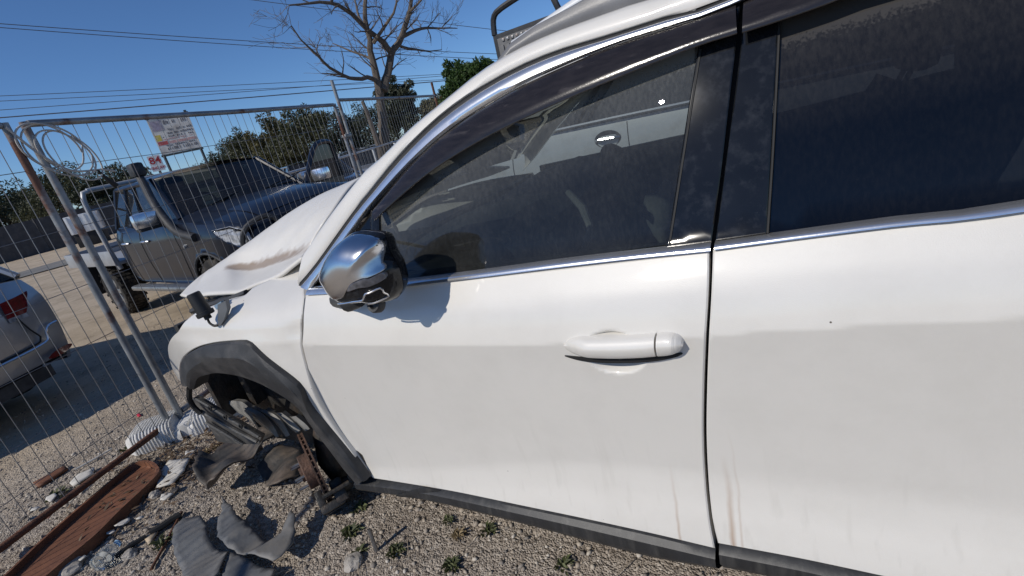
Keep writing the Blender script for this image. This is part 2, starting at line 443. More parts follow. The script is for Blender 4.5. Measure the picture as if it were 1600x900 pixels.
GLASS_C = glass_mat('clear_glass', (.62, .68, .66), (.3, .3, .28), dens=.12)
BLACKP = mat('black_moulded_plastic', (.028, .029, .031), .55, var=.25, vscale=14, dirt=(.13, .12, .11), dscale=7, damt=.45, dlo=.48, dhi=.75, bump=.15, bscale=300)
SILLP = mat('scuffed_sill_plastic', (.022, .023, .025), .45, var=.2, vscale=10, dirt=(.12, .115, .105), dscale=9, damt=.5, dlo=.5, dhi=.78, stretch=(5, 5, .5), bump=.1, bscale=250)
GLOSSB = mat('gloss_black_trim', (.010, .011, .013), .06, var=.2, vscale=20, dirt=(.09, .095, .105), dscale=40, damt=.3, dlo=.5, dhi=.8, bump=.0, spec=.4)
SHIELD = mat('smoked_acrylic_shield', (.020, .017, .017), .16, var=.3, vscale=12, dirt=(.14, .125, .12), dscale=5, damt=.5, dlo=.58, dhi=.80, stretch=(2, 4, 9), bump=.03, bscale=90)
CHROME = mat('chrome_trim', (.84, .84, .84), .2, metal=.88, var=.06, vscale=30, bump=.01, bscale=200)
CHROMED = mat('polished_mirror_cap', (.68, .68, .69), .22, metal=1.0, var=.10, vscale=9, dirt=(.4, .38, .36), dscale=30, damt=.25, dlo=.55, dhi=.8, rvar=.05)
RUBBER = mat('black_rubber', (.012, .012, .012), .7, var=.2, vscale=30)
DARK = mat('dark_interior_cloth', (.028, .029, .031), .9, var=.25, vscale=20, bump=.2, bscale=300)
DASH = mat('grey_dashboard_plastic', (.06, .06, .062), .6, var=.15, vscale=12, dirt=(.22, .21, .19), dscale=8, damt=.5, bump=.1, bscale=350)
STEEL = mat('dull_bare_steel', (.30, .29, .28), .45, metal=.8, var=.3, vscale=25, dirt=(.16, .075, .035), dscale=20, damt=.8)
RUSTDISC = mat('rusty_cast_iron', (.11, .062, .042), .75, var=.4, vscale=45, dirt=(.035, .03, .028), dscale=25, damt=.8, bump=.4, bscale=120)
GREASE = mat('greasy_dark_metal', (.045, .043, .04), .5, metal=.3, var=.4, vscale=30, dirt=(.15, .10, .07), dscale=18, damt=.6, bump=.3, bscale=90)

# ------------------------------------------------------------------ the wrecked white car
az, pt, rl = radians(-58.136), radians(2.096), radians(0.838)
fw = Vector((sin(az) * cos(pt), cos(az) * cos(pt), -sin(pt)))
lf0 = Vector((0, 0, 1)).cross(fw).normalized(); up0 = fw.cross(lf0)
lf = lf0 * cos(rl) - up0 * sin(rl); upv = up0 * cos(rl) + lf0 * sin(rl)
CARM = Matrix.Translation((-0.5414, 2.3895, -0.0354)) @ Matrix((fw, lf, upv)).transposed().to_4x4()
suv = empty('crashed_car', label='crashed white car with buckled bonnet, folded chrome mirror and no front wheel', cat='car')
suv.matrix_world = CARM

def set_edge(o, line):
    """Stores each vertex's distance below an edge line (the shielded rim of a window)."""
    me = o.data; at = me.attributes.new('edge', 'FLOAT', 'POINT')
    P = [Vector(p) for p in line]
    for i, v in enumerate(me.vertices):
        q = Vector((v.co.x, v.co.z)); best = 9
        for a, b in zip(P[:-1], P[1:]):
            ab = b - a; t = max(0, min(1, (q - a).dot(ab) / ab.length_squared)); best = min(best, (a + ab * t - q).length)
        at.data[i].value = best

# -- front door skin
GAPF = [(-1.6351, 1.0634), (-1.631, 1.0057), (-1.6197, 0.9268), (-1.5998, 0.8064), (-1.5798, 0.6693), (-1.5669, 0.5402), (-1.5652, 0.4449), (-1.57, 0.3692)]
fd_front = [(-0.4873, 1.0426), (-0.4837, 0.9962), (-0.4678, 0.9405), (-0.4223, 0.8493), (-0.3753, 0.7426), (-0.3561, 0.6302), (-0.3654, 0.5229), (-0.3905, 0.4233), (-0.4435, 0.342)]
fd_bot = [(-0.4435, 0.342), (-0.622, 0.3528), (-0.8431, 0.3665), (-1.0753, 0.375), (-1.2683, 0.379), (-1.432, 0.3768), (-1.57, 0.3692)]
fd_top = [(-1.6351, 1.0634), (-1.5088, 1.0594), (-1.3438, 1.0547), (-1.1466, 1.0498), (-0.9931, 1.047), (-0.8633, 1.0443), (-0.6662, 1.0439), (-0.4873, 1.0426)]
front_door = panel('front_door', [fd_front, fd_bot, GAPF[::-1], fd_top], S, PAINT, suv, step=.02, thick=.03, edge=.003, fine=[(-1.64, -.5, .886, .934, .008), (-1.53, -1.33, .81, .96, .006)])
# -- rear door skin and what follows it towards the tail
rd_front = [(-1.6416, 1.0639), (-1.6363, 1.0054), (-1.6251, 0.9267), (-1.6057, 0.8067), (-1.5862, 0.67), (-1.5736, 0.5413), (-1.572, 0.4462), (-1.5783, 0.3848)]
rd_top = [(-1.6416, 1.0639), (-1.7763, 1.0696), (-1.9016, 1.074), (-2.0399, 1.0759)] + [(-2.35, 1.108), (-2.62, 1.125)]
rd_bot = [(-1.5783, 0.3848), (-1.7362, 0.3848), (-1.8941, 0.3787), (-2.0377, 0.3728)] + [(-2.10, .375), (-2.25, .385)]
rear_door = panel('rear_door', [rd_front, rd_bot, [(-2.25, .385), (-2.36, .55), (-2.48, .70), (-2.60, .82), (-2.62, 1.125)], rd_top[::-1]], S, PAINT, suv, step=.025, thick=.03, edge=.003, fine=[(-2.6, -1.6, .905, .962, .008)])
panel('rear_quarter_panel', [[(-2.628, .83), (-2.68, .86), (-2.85, .80), (-3.02, .62), (-3.06, .42)], [(-3.06, .42), (-3.45, .45)], [(-3.45, .45), (-3.50, .8), (-3.46, 1.12)], [(-3.46, 1.12), (-3.0, 1.14), (-2.628, 1.126)]], S, PAINT, suv, step=.04, thick=.03)
# -- sill moulding along the door bottoms
def sill_strip(name, top, mid, bot, x_end=None):
    rows = []
    T = catmull([(x, 0, z) for x, z in top], .05); n = len(T) - 1
    def res(L):
        c = catmull([(x, 0, z) for x, z in L], .01); return [c[round(i * (len(c) - 1) / n)] for i in range(n + 1)]
    Mi, B = res(mid), res(bot)
    for i in range(n + 1):
        t, m_, b_ = T[i], Mi[i], B[i]
        rows.append([(t.x, S(t.x, t.z) - .012, t.z + .004), (t.x, S(t.x, t.z) + .004, t.z), (t.x * .7 + m_.x * .3, S(t.x, t.z) + .016, t.z * .7 + m_.z * .3), (m_.x, S(t.x, t.z) + .018, m_.z),
                     (m_.x * .5 + b_.x * .5, S(t.x, t.z) + .010, (m_.z + b_.z) / 2), (b_.x, S(t.x, t.z) - .01, b_.z), (b_.x, S(t.x, t.z) - .08, b_.z - .005)])
    return MB().grid(rows).build(name, SILLP, suv, sharp=28)
sill_strip('sill_moulding', [(-0.3475, 0.3233), (-0.6212, 0.3503), (-0.8427, 0.3644), (-1.0749, 0.373), (-1.2681, 0.3771), (-1.4318, 0.3749), (-1.571, 0.3659)], [(-0.3532, 0.2972), (-0.6124, 0.3169), (-0.8352, 0.3298), (-1.0678, 0.3362), (-1.2607, 0.3364), (-1.4253, 0.3309), (-1.5703, 0.3344)],
           [(-0.356, 0.2709), (-0.606, 0.291), (-0.8283, 0.3004), (-1.0593, 0.2999), (-1.2521, 0.2938), (-1.4193, 0.2913), (-1.5784, 0.3085)])
sill_strip('rear_sill_moulding', [(-1.5806, 0.3821), (-1.736, 0.3816), (-1.894, 0.3757)] + [(-2.05, .372), (-2.28, .385)], [(-1.5797, 0.3464), (-1.734, 0.3479), (-1.8935, 0.3408)] + [(-2.05, .335), (-2.30, .345)], [(-1.5891, 0.308), (-1.7317, 0.3084), (-1.8931, 0.2993)] + [(-2.05, .29), (-2.32, .30)])
mb = MB()
for i, (xx, zz, rr) in enumerate([(-.52, .335, .022), (-.60, .332, .030), (-.68, .330, .020)]):
    pass
sp_ = [(-0.5662, 0.3123), (-0.6171, 0.3358), (-0.6886, 0.3656), (-0.7648, 0.3651), (-0.6936, 0.3183), (-0.6096, 0.3052)]
mb.grid([[(x * k + (1 - k) * (-.555), S(-.555, .36) + .014 + .012 * (1 - k * k), z * k + (1 - k) * sp_[0][1]) for x, z in sp_] for k in (1, .75, .45, .1)], closed=True)
mb.build('sill_bulge', SILLP, suv)

# -- belt mouldings (bright strips under the windows)
def strip(name, top, bot, m, parent, o0=.002, o1=.010, surf=S):
    T = catmull([(x, 0, z) for x, z in top], .04); n = len(T) - 1
    Bc = catmull([(x, 0, z) for x, z in bot], .005); B = [Bc[round(i * (len(Bc) - 1) / n)] for i in range(n + 1)]
    rows = []
    for t, b_ in zip(T, B):
        yt, yb = surf(t.x, t.z), surf(b_.x, b_.z); mx_ = (t + b_) / 2; ym = surf(mx_.x, mx_.z)
        rows.append([(t.x, yt - .012, t.z), (t.x, yt + o0, t.z), (t.x * .8 + b_.x * .2, yt * .8 + yb * .2 + o1, t.z * .8 + b_.z * .2), (mx_.x, ym + o1 * 1.12, mx_.z), (t.x * .2 + b_.x * .8, yt * .2 + yb * .8 + o1, t.z * .2 + b_.z * .8), (b_.x, yb + o0, b_.z), (b_.x, yb - .012, b_.z)])
    return MB().grid(rows).build(name, m, parent, sharp=50)
strip('belt_moulding', [(-0.5046, 1.0613), (-0.7163, 1.0564), (-0.9066, 1.0588), (-1.1458, 1.0638), (-1.3436, 1.0698), (-1.509, 1.0731), (-1.6389, 1.075)], [(-0.4992, 1.0437), (-0.7187, 1.0413), (-0.9082, 1.0448), (-1.1465, 1.0511), (-1.3438, 1.057), (-1.5088, 1.0615), (-1.6383, 1.0632)], CHROME, front_door)
strip('belt_moulding', [(-1.6453, 1.0754), (-1.7771, 1.0804), (-1.9027, 1.0848), (-2.0415, 1.0879)] + [(-2.4, 1.126), (-2.62, 1.142)], [(-1.6449, 1.0647), (-1.7764, 1.0705), (-1.9017, 1.0748), (-2.0401, 1.0774)] + [(-2.4, 1.108), (-2.62, 1.124)], CHROME, rear_door)
# -- bright moulding that runs up the front pillar and along the roof
ch_up = [(-0.4601, 1.0702), (-0.5512, 1.1232), (-0.7233, 1.2382), (-0.794, 1.2807), (-0.9111, 1.3491), (-1.0453, 1.4111), (-1.1709, 1.4476), (-1.2895, 1.4658), (-1.3836, 1.4697), (-1.4636, 1.4667), (-1.5888, 1.4643), (-1.6958, 1.462)] + [(-2.0, 1.505), (-2.6, 1.50)]
ch_lo = [(-0.5053, 1.058), (-0.5842, 1.1151), (-0.7524, 1.2278), (-0.7903, 1.2522), (-0.9493, 1.3361), (-1.0867, 1.3906), (-1.2457, 1.4276), (-1.3818, 1.4443), (-1.5021, 1.4517), (-1.5994, 1.45), (-1.7072, 1.4519)] + [(-2.0, 1.488), (-2.6, 1.484)]
strip('window_surround_moulding', ch_up, ch_lo, CHROME, suv, .001, .008)
seal_lo = [(-0.473, 1.0678), (-0.5627, 1.1222), (-0.7332, 1.2353), (-0.8035, 1.2792), (-0.9197, 1.346), (-1.0529, 1.4066), (-1.1777, 1.4431), (-1.2956, 1.4615), (-1.3892, 1.4656), (-1.4687, 1.4628), (-1.5932, 1.4597), (-1.6995, 1.4576)] + [(-2.0, 1.502), (-2.6, 1.496)]
strip('roof_seal', [(-0.4472, 1.0725), (-0.54, 1.1259), (-0.7137, 1.2428), (-0.7847, 1.2853), (-0.9004, 1.3541), (-1.0377, 1.4171), (-1.1658, 1.4529), (-1.285, 1.4709), (-1.3795, 1.4746), (-1.4598, 1.4714), (-1.5856, 1.4687), (-1.693, 1.466)] + [(-2.0, 1.509), (-2.6, 1.506)], seal_lo, RUBBER, suv, -.002, .003)
# -- front pillar and roof side, rolled over into the roof
pil_lo = [(-0.4469, 1.0742), (-0.5404, 1.1276), (-0.7139, 1.2444), (-0.7849, 1.2869), (-0.9005, 1.3556), (-1.0378, 1.4185), (-1.1659, 1.4543), (-1.2851, 1.4721), (-1.3796, 1.4758), (-1.4599, 1.4725), (-1.5857, 1.4698), (-1.692, 1.4674)] + [(-2.0, 1.512), (-2.6, 1.51), (-3.2, 1.46)]
pil_up = [(-0.4864, 1.1596), (-0.6178, 1.2484), (-0.7658, 1.3368), (-0.8316, 1.3604), (-0.9386, 1.4089), (-1.0601, 1.4508), (-1.1717, 1.487), (-1.2725, 1.5043), (-1.3609, 1.5099), (-1.439, 1.51), (-1.5437, 1.5083), (-1.6259, 1.5053)] + [(-2.0, 1.548), (-2.6, 1.545), (-3.2, 1.49)]
Lc = catmull([(x, 0, z) for x, z in pil_lo], .05); n_ = len(Lc) - 1
Uc = catmull([(x, 0, z) for x, z in pil_up], .004)
# match the upper edge to the lower by the nearest station along the pillar
rows = []
for i, a in enumerate(Lc):
    b_ = Uc[round(i * (len(Uc) - 1) / n_)]
    ya, yb = S(a.x, a.z), S(b_.x, b_.z); mid = (a + b_) / 2; ym = S(mid.x, mid.z) + .006
    rows.append([(a.x, ya - .03, a.z - .002), (a.x, ya, a.z), (a.x * .8 + mid.x * .2, ya * .8 + ym * .2 + .003, a.z * .8 + mid.z * .2), (mid.x, ym, mid.z), (mid.x * .3 + b_.x * .7, ym * .3 + yb * .7 + .001, mid.z * .3 + b_.z * .7),
                 (b_.x, yb - .004, b_.z), (b_.x + .004, yb - .018, b_.z + .005), (b_.x + .008, yb - .05, b_.z + .006)])
side_rail = MB().grid(rows).build('front_pillar', PAINT, suv, sharp=60)
RTOP = [r[-1] for r in rows]
# -- roof sheet, windscreen, far side
roof_edge = [p for p in RTOP if p[0] < -1.18]
rws = []
for p in roof_edge:
    rws.append([(p[0] + .10 * (1 - abs(k)) if p is roof_edge[0] else p[0], k * p[1], p[2] + .035 * (1 - k * k)) for k in [i / 8 for i in range(8, -9, -1)]])
MB().grid(rws).build('roof', PAINT, suv)
scr = [p for p in RTOP if p[0] >= -1.25]
rws = [[(p[0] + .16 * (1 - k * k) * (0.6 + .4 * (p[0] + 1.25)), k * (p[1] - .005), p[2] - .012 + .02 * (1 - k * k)) for k in [i / 8 for i in range(8, -9, -1)]] for p in scr]
MB().grid(rws).build('windscreen', GLASS_C, suv)
r2 = [[(q[0], -q[1], q[2]) for q in r] for r in rows]
MB().grid(r2).build('front_pillar', PAINT, suv, sharp=60)
# -- roof bars
for sgn in (1, -1):
    b1 = [(-1.203, 0.62, 1.4947), (-1.2425, 0.61, 1.5164), (-1.3025, 0.6, 1.5281), (-1.389, 0.6, 1.5323), (-1.4817, 0.6, 1.5341), (-1.6087, 0.6, 1.5356)]
    pts = [(x, y * sgn, z) for x, y, z in b1] + [(-2.1, .60 * sgn, 1.575), (-2.6, .60 * sgn, 1.565), (-2.9, .60 * sgn, 1.53)]
    cc = catmull(pts, .06); rws = []
    for i, p in enumerate(cc):
        k = min(1, i / 4, (len(cc) - 1 - i) / 3); hgt = .008 + .020 * k
        rws.append([(p.x, p.y + .020 * cos(a), p.z - .004 + hgt * sin(a) + (.004 if sin(a) > .5 else 0)) for a in [2 * pi * j / 12 for j in range(12)]])
    MB().grid(rws, closed=True).build('roof_rail', mat('grey_roof_bar', (.16, .16, .165), .42, var=.12, vscale=20, bump=.05, bscale=300), suv)

# -- windows of the left side: shields, glass, pillar covers
vis_up = ch_lo[3:]
v1u = [(-0.8043, 1.247), (-0.949, 1.3331), (-1.0865, 1.3879), (-1.2455, 1.425), (-1.3817, 1.4419), (-1.5019, 1.4494), (-1.5993, 1.4479), (-1.7071, 1.4499)]
v1l = [(-0.8215, 1.2183), (-1.0074, 1.2989), (-1.1745, 1.3435), (-1.3198, 1.3658), (-1.4157, 1.3752), (-1.5024, 1.3803), (-1.5994, 1.3993), (-1.6479, 1.4032), (-1.7073, 1.4038)]
v1l = [(-0.8215, 1.2183), (-1.0072, 1.2974), (-1.1745, 1.3435), (-1.32, 1.3683), (-1.4162, 1.381), (-1.5032, 1.3903), (-1.5994, 1.3993), (-1.6479, 1.4032), (-1.7073, 1.4038)]
v2u = [(-1.7191, 1.45)] + [(-2.0, 1.482), (-2.4, 1.48), (-2.62, 1.476)]
v2l = [(-1.715, 1.4024), (-1.7678, 1.4035), (-1.8324, 1.4068), (-1.8731, 1.4111)] + [(-2.3, 1.41), (-2.62, 1.405)]
def shield(name, up_, lo_, parent):
    U = catmull([(x, 0, z) for x, z in up_], .04); n = len(U) - 1
    Bc = catmull([(x, 0, z) for x, z in lo_], .004); B = [Bc[round(i * (len(Bc) - 1) / n)] for i in range(n + 1)]
    rws = []
    for a, b_ in zip(U, B):
        r = []
        for k, o_ in ((0, .001), (.06, .008), (.3, .018), (.7, .024), (.95, .026), (1, .024)):
            p = a.lerp(b_, k); r.append((p.x, S(p.x, p.z) + o_, p.z))
        p = b_; r.append((p.x, S(p.x, p.z) + .020, p.z)); p = a.lerp(b_, .8); r.append((p.x, S(p.x, p.z) + .017, p.z)); p = a; r.append((p.x, S(p.x, p.z) - .003, p.z))
        rws.append(r)
    return MB().grid(rws).build(name, SHIELD, parent, sharp=60)
shield('weather_shield', v1u, v1l, front_door)
shield('weather_shield', v2u, v2l, rear_door)
gtop = [(-0.8054, 1.2372), (-0.9478, 1.3213), (-1.0855, 1.3767), (-1.2448, 1.4147), (-1.381, 1.4322), (-1.5011, 1.4381), (-1.5983, 1.434), (-1.6515, 1.4294)]
g1 = panel('window_glass', [gtop, [(-1.6515, 1.4294), (-1.6397, 1.3852), (-1.6046, 1.243), (-1.5605, 1.0754)], [(-1.5605, 1.0754), (-1.3436, 1.0686), (-1.1459, 1.0625), (-0.9067, 1.0574), (-0.8146, 1.0598)], [(-0.8146, 1.0598), (-0.7961, 1.1573), (-0.8054, 1.2372)]], S, GLASS_F, front_door, off=-.014, step=.03, thick=0, edge=0)
g1['label'] = 'dusty tinted front window'
set_edge(g1, v1l)
qg = panel('quarter_glass', [[(-0.5424, 1.0658), (-0.6155, 1.132), (-0.7786, 1.2375)], [(-0.7786, 1.2375), (-0.7696, 1.16), (-0.766, 1.0612)], [(-0.766, 1.0612), (-0.5424, 1.0658)]], S, GLASS_R, front_door, off=-.012, step=.03, thick=0, edge=0)
set_edge(qg, [(0, 3), (1, 3)])
strip('window_divider', [(-0.779, 1.2407), (-0.7696, 1.16), (-0.7633, 1.0628)], [(-0.8101, 1.2366), (-0.8009, 1.1568), (-0.7953, 1.061)], GLOSSB, front_door, -.008, -.004)
panel('pillar_cover', [[(-1.6495, 1.4311), (-1.6407, 1.3998), (-1.6028, 1.2488), (-1.5593, 1.0734)], [(-1.5593, 1.0734), (-1.6389, 1.076)], [(-1.6389, 1.076), (-1.6637, 1.1895), (-1.6871, 1.31), (-1.7079, 1.417), (-1.713, 1.4479)], [(-1.713, 1.4479), (-1.6506, 1.4477)]], S, GLOSSB, front_door, off=-.004, step=.03, thick=.02, edge=.002)
panel('pillar_cover', [[(-1.7219, 1.447), (-1.714, 1.4049), (-1.6951, 1.3081), (-1.6699, 1.1885), (-1.6465, 1.0773)], [(-1.6465, 1.0773), (-1.7273, 1.0806)], [(-1.7273, 1.0806), (-1.7406, 1.1868), (-1.7537, 1.2938), (-1.7678, 1.404), (-1.7727, 1.4357)], [(-1.7727, 1.4357), (-1.7219, 1.447)]], S, GLOSSB, rear_door, off=-.004, step=.03, thick=.02, edge=.002)
g2 = panel('window_glass', [[(-1.77, 1.4367), (-1.7537, 1.2938), (-1.7406, 1.1868), (-1.726, 1.0751)], [(-1.726, 1.0751), (-1.9023, 1.0815), (-2.0411, 1.0849)] + [(-2.6, 1.14)], [(-2.6, 1.14), (-2.62, 1.47)], [(-2.62, 1.47), (-2.2, 1.475)] + [(-1.77, 1.4367)]], S, GLASS_R, rear_door, off=-.016, step=.03, thick=0, edge=0)
set_edge(g2, [(-1.7668, 1.3884), (-1.8315, 1.3924), (-1.9175, 1.3922)] + [(-2.2, 1.41), (-2.62, 1.405)])
strip('glass_run_seal', [(-1.7693, 1.4271), (-1.7537, 1.2938), (-1.7406, 1.1868), (-1.7264, 1.0807)], [(-1.7747, 1.4253), (-1.7592, 1.2925), (-1.7462, 1.1858), (-1.7321, 1.0801)], RUBBER, rear_door, -.012, -.006)
strip('glass_run_seal', [(-1.6429, 1.3992), (-1.605, 1.2484), (-1.5618, 1.0784)], [(-1.6482, 1.3977), (-1.6106, 1.2473), (-1.5677, 1.0779)], RUBBER, front_door, -.010, -.002)
# dark body structure in the door joints
panel('door_pillar', [[(-1.6423, 1.5016), (-1.5926, 1.0586), (-1.5515, 0.8044), (-1.512, 0.312)], [(-1.512, 0.312), (-1.6493, 0.3424)], [(-1.6493, 0.3424), (-1.6568, 0.8087), (-1.6788, 1.0524), (-1.7839, 1.4514)], [(-1.7839, 1.4514), (-1.6423, 1.5016)]], S, RUBBER, suv, off=-.035, step=.05, thick=.06, edge=0)

# -- door handle: pull bar with its end cover, proud of a dished recess
def raised(name, pts, m, parent, h=.03, z_round=.35, surf=S, y0=-.002, ctr=None):
    out = catmull([Vector(p) for p in pts], .006, closed=True)
    c = Vector((sum(p.x for p in out) / len(out), sum(p.y for p in out) / len(out))) if ctr is None else Vector(ctr)
    rws = []
    for k, e in ((1.0, y0), (1.0, h * .45), (.985, h * .72), (.95, h * .88), (.87, h * .97), (.6, h * 1.02), (.3, h * 1.04), (.02, h * 1.04)):
        r = []
        for p in out:
            # shrink towards the spine so that a long shape keeps its outline
            q = Vector((p.x + (c.x - p.x) * (1 - k) * z_round, p.y + (c.y - p.y) * (1 - k)))
            if k < .9: q = Vector((p.x + (c.x - p.x) * (1 - k) * (z_round + (1 - z_round) * (1 - k)), q.y))
            r.append((q.x, surf(c.x, c.y) + e + (surf(q.x, .99) - surf(c.x, .99)), q.y))
        rws.append(r)
    return MB().grid(rws, closed=True).build(name, m, parent, sharp=70)
def plain(x, z): return .897 - .012 * ((x + 1.25) / 1.2) ** 2
def grip(name, top, bot, off, m, parent):
    """A pull bar: a ridged section carried from end to end between its upper and lower outlines."""
    T = catmull([(x, 0, z) for x, z in top], .004); n = 40; Bc = catmull([(x, 0, z) for x, z in bot], .002)
    T = [T[round(i * (len(T) - 1) / n)] for i in range(n + 1)]; B = [Bc[round(i * (len(Bc) - 1) / n)] for i in range(n + 1)]; rws = []
    for i in range(n + 1):
        t, b_ = T[i], B[i]; o_ = off(i / n); y0 = plain(t.x, .9)
        f = lambda k, o2: (t.x * (1 - k) + b_.x * k, y0 + o_ * o2, t.z * (1 - k) + b_.z * k)
        rws.append([(t.x, y0 - .025, t.z), f(0, .45), f(.05, .68), f(.18, .86), f(.36, .99), f(.42, 1.0), f(.52, .985), f(.80, .86), f(.93, .72), f(1, .5), (b_.x, y0 - .025, b_.z)])
    mb = MB(); mb.grid(rws); mb.add(rws[0], [tuple(range(11))]); mb.add(rws[-1], [tuple(range(11))])
    return mb.build(name, m, parent, sharp=50)
def xz(L): return [(p[0], p[2]) for p in L]
grip('door_handle', xz([(-1.3334, 0.922, 0.9048), (-1.3481, 0.922, 0.917), (-1.3723, 0.922, 0.9229), (-1.4028, 0.922, 0.9227), (-1.4536, 0.922, 0.9238), (-1.5045, 0.922, 0.9263), (-1.5302, 0.922, 0.9288)]), xz([(-1.3322, 0.922, 0.9002), (-1.3413, 0.922, 0.8894), (-1.3628, 0.922, 0.8819), (-1.3975, 0.922, 0.8794), (-1.4448, 0.922, 0.8787), (-1.4966, 0.922, 0.881), (-1.5266, 0.922, 0.8843)]), lambda t: .008 + .022 * sst(0, .35, t), PAINT, front_door)
grip('handle_end_cover', xz([(-1.5338, 0.922, 0.9287), (-1.5504, 0.922, 0.9299), (-1.5661, 0.922, 0.9271), (-1.5755, 0.922, 0.9216), (-1.5797, 0.922, 0.9109)]), xz([(-1.5302, 0.922, 0.8844), (-1.546, 0.922, 0.886), (-1.563, 0.922, 0.8904), (-1.573, 0.922, 0.896), (-1.5789, 0.922, 0.9055)]), lambda t: .030 - .010 * sst(.4, 1, t), PAINT, front_door)
hs = xz([(-1.326, 0.899, 0.8754), (-1.3577, 0.899, 0.8647), (-1.4067, 0.899, 0.8593), (-1.4746, 0.899, 0.8606), (-1.5238, 0.899, 0.8659), (-1.5641, 0.899, 0.8765), (-1.5699, 0.899, 0.8836), (-1.5277, 0.899, 0.8746), (-1.4765, 0.899, 0.8711), (-1.409, 0.899, 0.8701), (-1.3595, 0.899, 0.8726)])
raised('handle_shadow_strip', hs, RUBBER, front_door, h=.004, surf=plain)  # thin dark strip put under the pull bar in place of its shadow

# -- front wing
w_top = [(0.2381, 0.9856), (0.1606, 1.0125), (-0.0039, 1.0352), (-0.0728, 1.0405), (-0.1064, 1.0477), (-0.1161, 1.0591), (-0.1676, 1.0703), (-0.2099, 1.0785), (-0.2301, 1.0798), (-0.2512, 1.0907), (-0.2679, 1.1125)]
w_back = [(-0.2679, 1.1125), (-0.2763, 1.1186)] 
w_door = [(-0.4559, 1.0297), (-0.467, 0.9903), (-0.4375, 0.9331), (-0.4138, 0.849), (-0.3922, 0.7537), (-0.3772, 0.6451), (-0.3839, 0.5384), (-0.4132, 0.4437), (-0.434, 0.3689)]
w_arch = [(-0.434, 0.3689), (-0.3931, 0.4574), (-0.3571, 0.5622), (-0.3321, 0.6712), (-0.3441, 0.7373), (-0.323, 0.7809), (-0.2381, 0.8633), (-0.1927, 0.9103), (-0.1458, 0.9216), (0.0693, 0.9086), (0.2531, 0.8718), (0.4905, 0.7858), (0.7689, 0.6304)]
w_nose = [(0.7689, 0.6304), (0.7868, 0.6852), (0.5571, 0.8459), (0.3988, 0.9186), (0.3095, 0.9488), (0.2381, 0.9856)]
wing = panel('front_wing', [w_top, [(-0.2679, 1.1125), (-0.3741, 1.0956), (-0.4054, 1.0637), (-0.4559, 1.0297)], w_door, w_arch, w_nose], SF, PAINT, suv, step=.018, thick=.025, edge=.003)
# -- wheel-arch moulding: outer facet, inner facet, lip
ao = [(0.6925, 0.6476), (0.4429, 0.7935), (0.2265, 0.8741), (0.05, 0.9094), (-0.161, 0.922), (-0.2098, 0.9087), (-0.2514, 0.864), (-0.3353, 0.7823), (-0.3567, 0.7393), (-0.3453, 0.674), (-0.3675, 0.5643), (-0.4057, 0.462), (-0.4459, 0.3605)]
am = [(0.4073, 0.7106), (0.309, 0.7831), (0.173, 0.8349), (0.0178, 0.87), (-0.1487, 0.8713), (-0.2066, 0.8472), (-0.2578, 0.8151), (-0.327, 0.7545), (-0.3469, 0.6909), (-0.3473, 0.6244), (-0.3675, 0.5101), (-0.3998, 0.4274), (-0.4422, 0.368)]
ai = [(0.402, 0.6854), (0.2856, 0.7538), (0.1841, 0.7799), (0.0874, 0.7937), (-0.0365, 0.7885), (-0.1115, 0.7732), (-0.1723, 0.7514), (-0.244, 0.7047), (-0.2859, 0.6535), (-0.2927, 0.5919), (-0.32, 0.4762), (-0.3472, 0.3869), (-0.3763, 0.3268)]
def along(L, n):
    c = catmull([(x, 0, z) for x, z in L], .004); return [c[round(i * (len(c) - 1) / n)] for i in range(n + 1)]
A, B_, D_ = along(ao, 60), along(am, 60), along(ai, 60); rws = []
for a, b_, d in zip(A, B_, D_):
    ya, yb, yd = SF(a.x, a.z), SF(b_.x, b_.z), SF(d.x, d.z)
    rws.append([(a.x, ya - .012, a.z), (a.x, ya + .010, a.z), (a.x * .93 + b_.x * .07, ya + .017, a.z * .93 + b_.z * .07), (a.x * .5 + b_.x * .5, (ya + yb) / 2 + .026, (a.z + b_.z) / 2), (b_.x, yb + .028, b_.z),
                (b_.x * .5 + d.x * .5, (yb + yd) / 2 + .024, (b_.z + d.z) / 2), (d.x, yd + .012, d.z), (d.x, yd - .004, d.z), (d.x, yd - .05, d.z)])
MB().grid(rws).build('wheel_arch_moulding', BLACKP, suv, sharp=22)
# -- inner arch liner (torn, ribbed) behind the opening
rws = []
for j in range(8):
    y = .83 - .055 * j; r_ = []
    for i in range(25):
        a = radians(62 + 123 * i / 24); rad = .425 + (.012 if (i // 2) % 2 else 0) - .01 * j / 7
        r_.append((rad * cos(a), y, .42 + rad * .98 * sin(a)))
    rws.append(r_)
MB().grid(rws).build('arch_liner', mat('torn_liner_plastic', (.014, .014, .015), .7, var=.3, vscale=9, dirt=(.07, .06, .05), dscale=6, damt=.5), suv)
# engine bay wall and chassis leg that close off the opening
mb = MB(); mb.box((.05, .36, .52), (1.1, .04, .7), bev=.01); mb.box((.3, .44, .40), (1.0, .10, .12), bev=.01); mb.box((.70, .46, .64), (.04, .50, .52), bev=.01); mb.box((.2, .43, .75), (1.0, .03, .4), bev=.01); mb.box((-.42, .6, .56), (.04, .5, .36), bev=.008); mb.box((.40, .56, .44), (.74, .02, .56), bev=.004)
mb.build('chassis_leg', GREASE, suv)
MB().box((-1.7, 0, .27), (2.6, 1.55, .06), bev=.01).build('floor_pan', GREASE, suv)
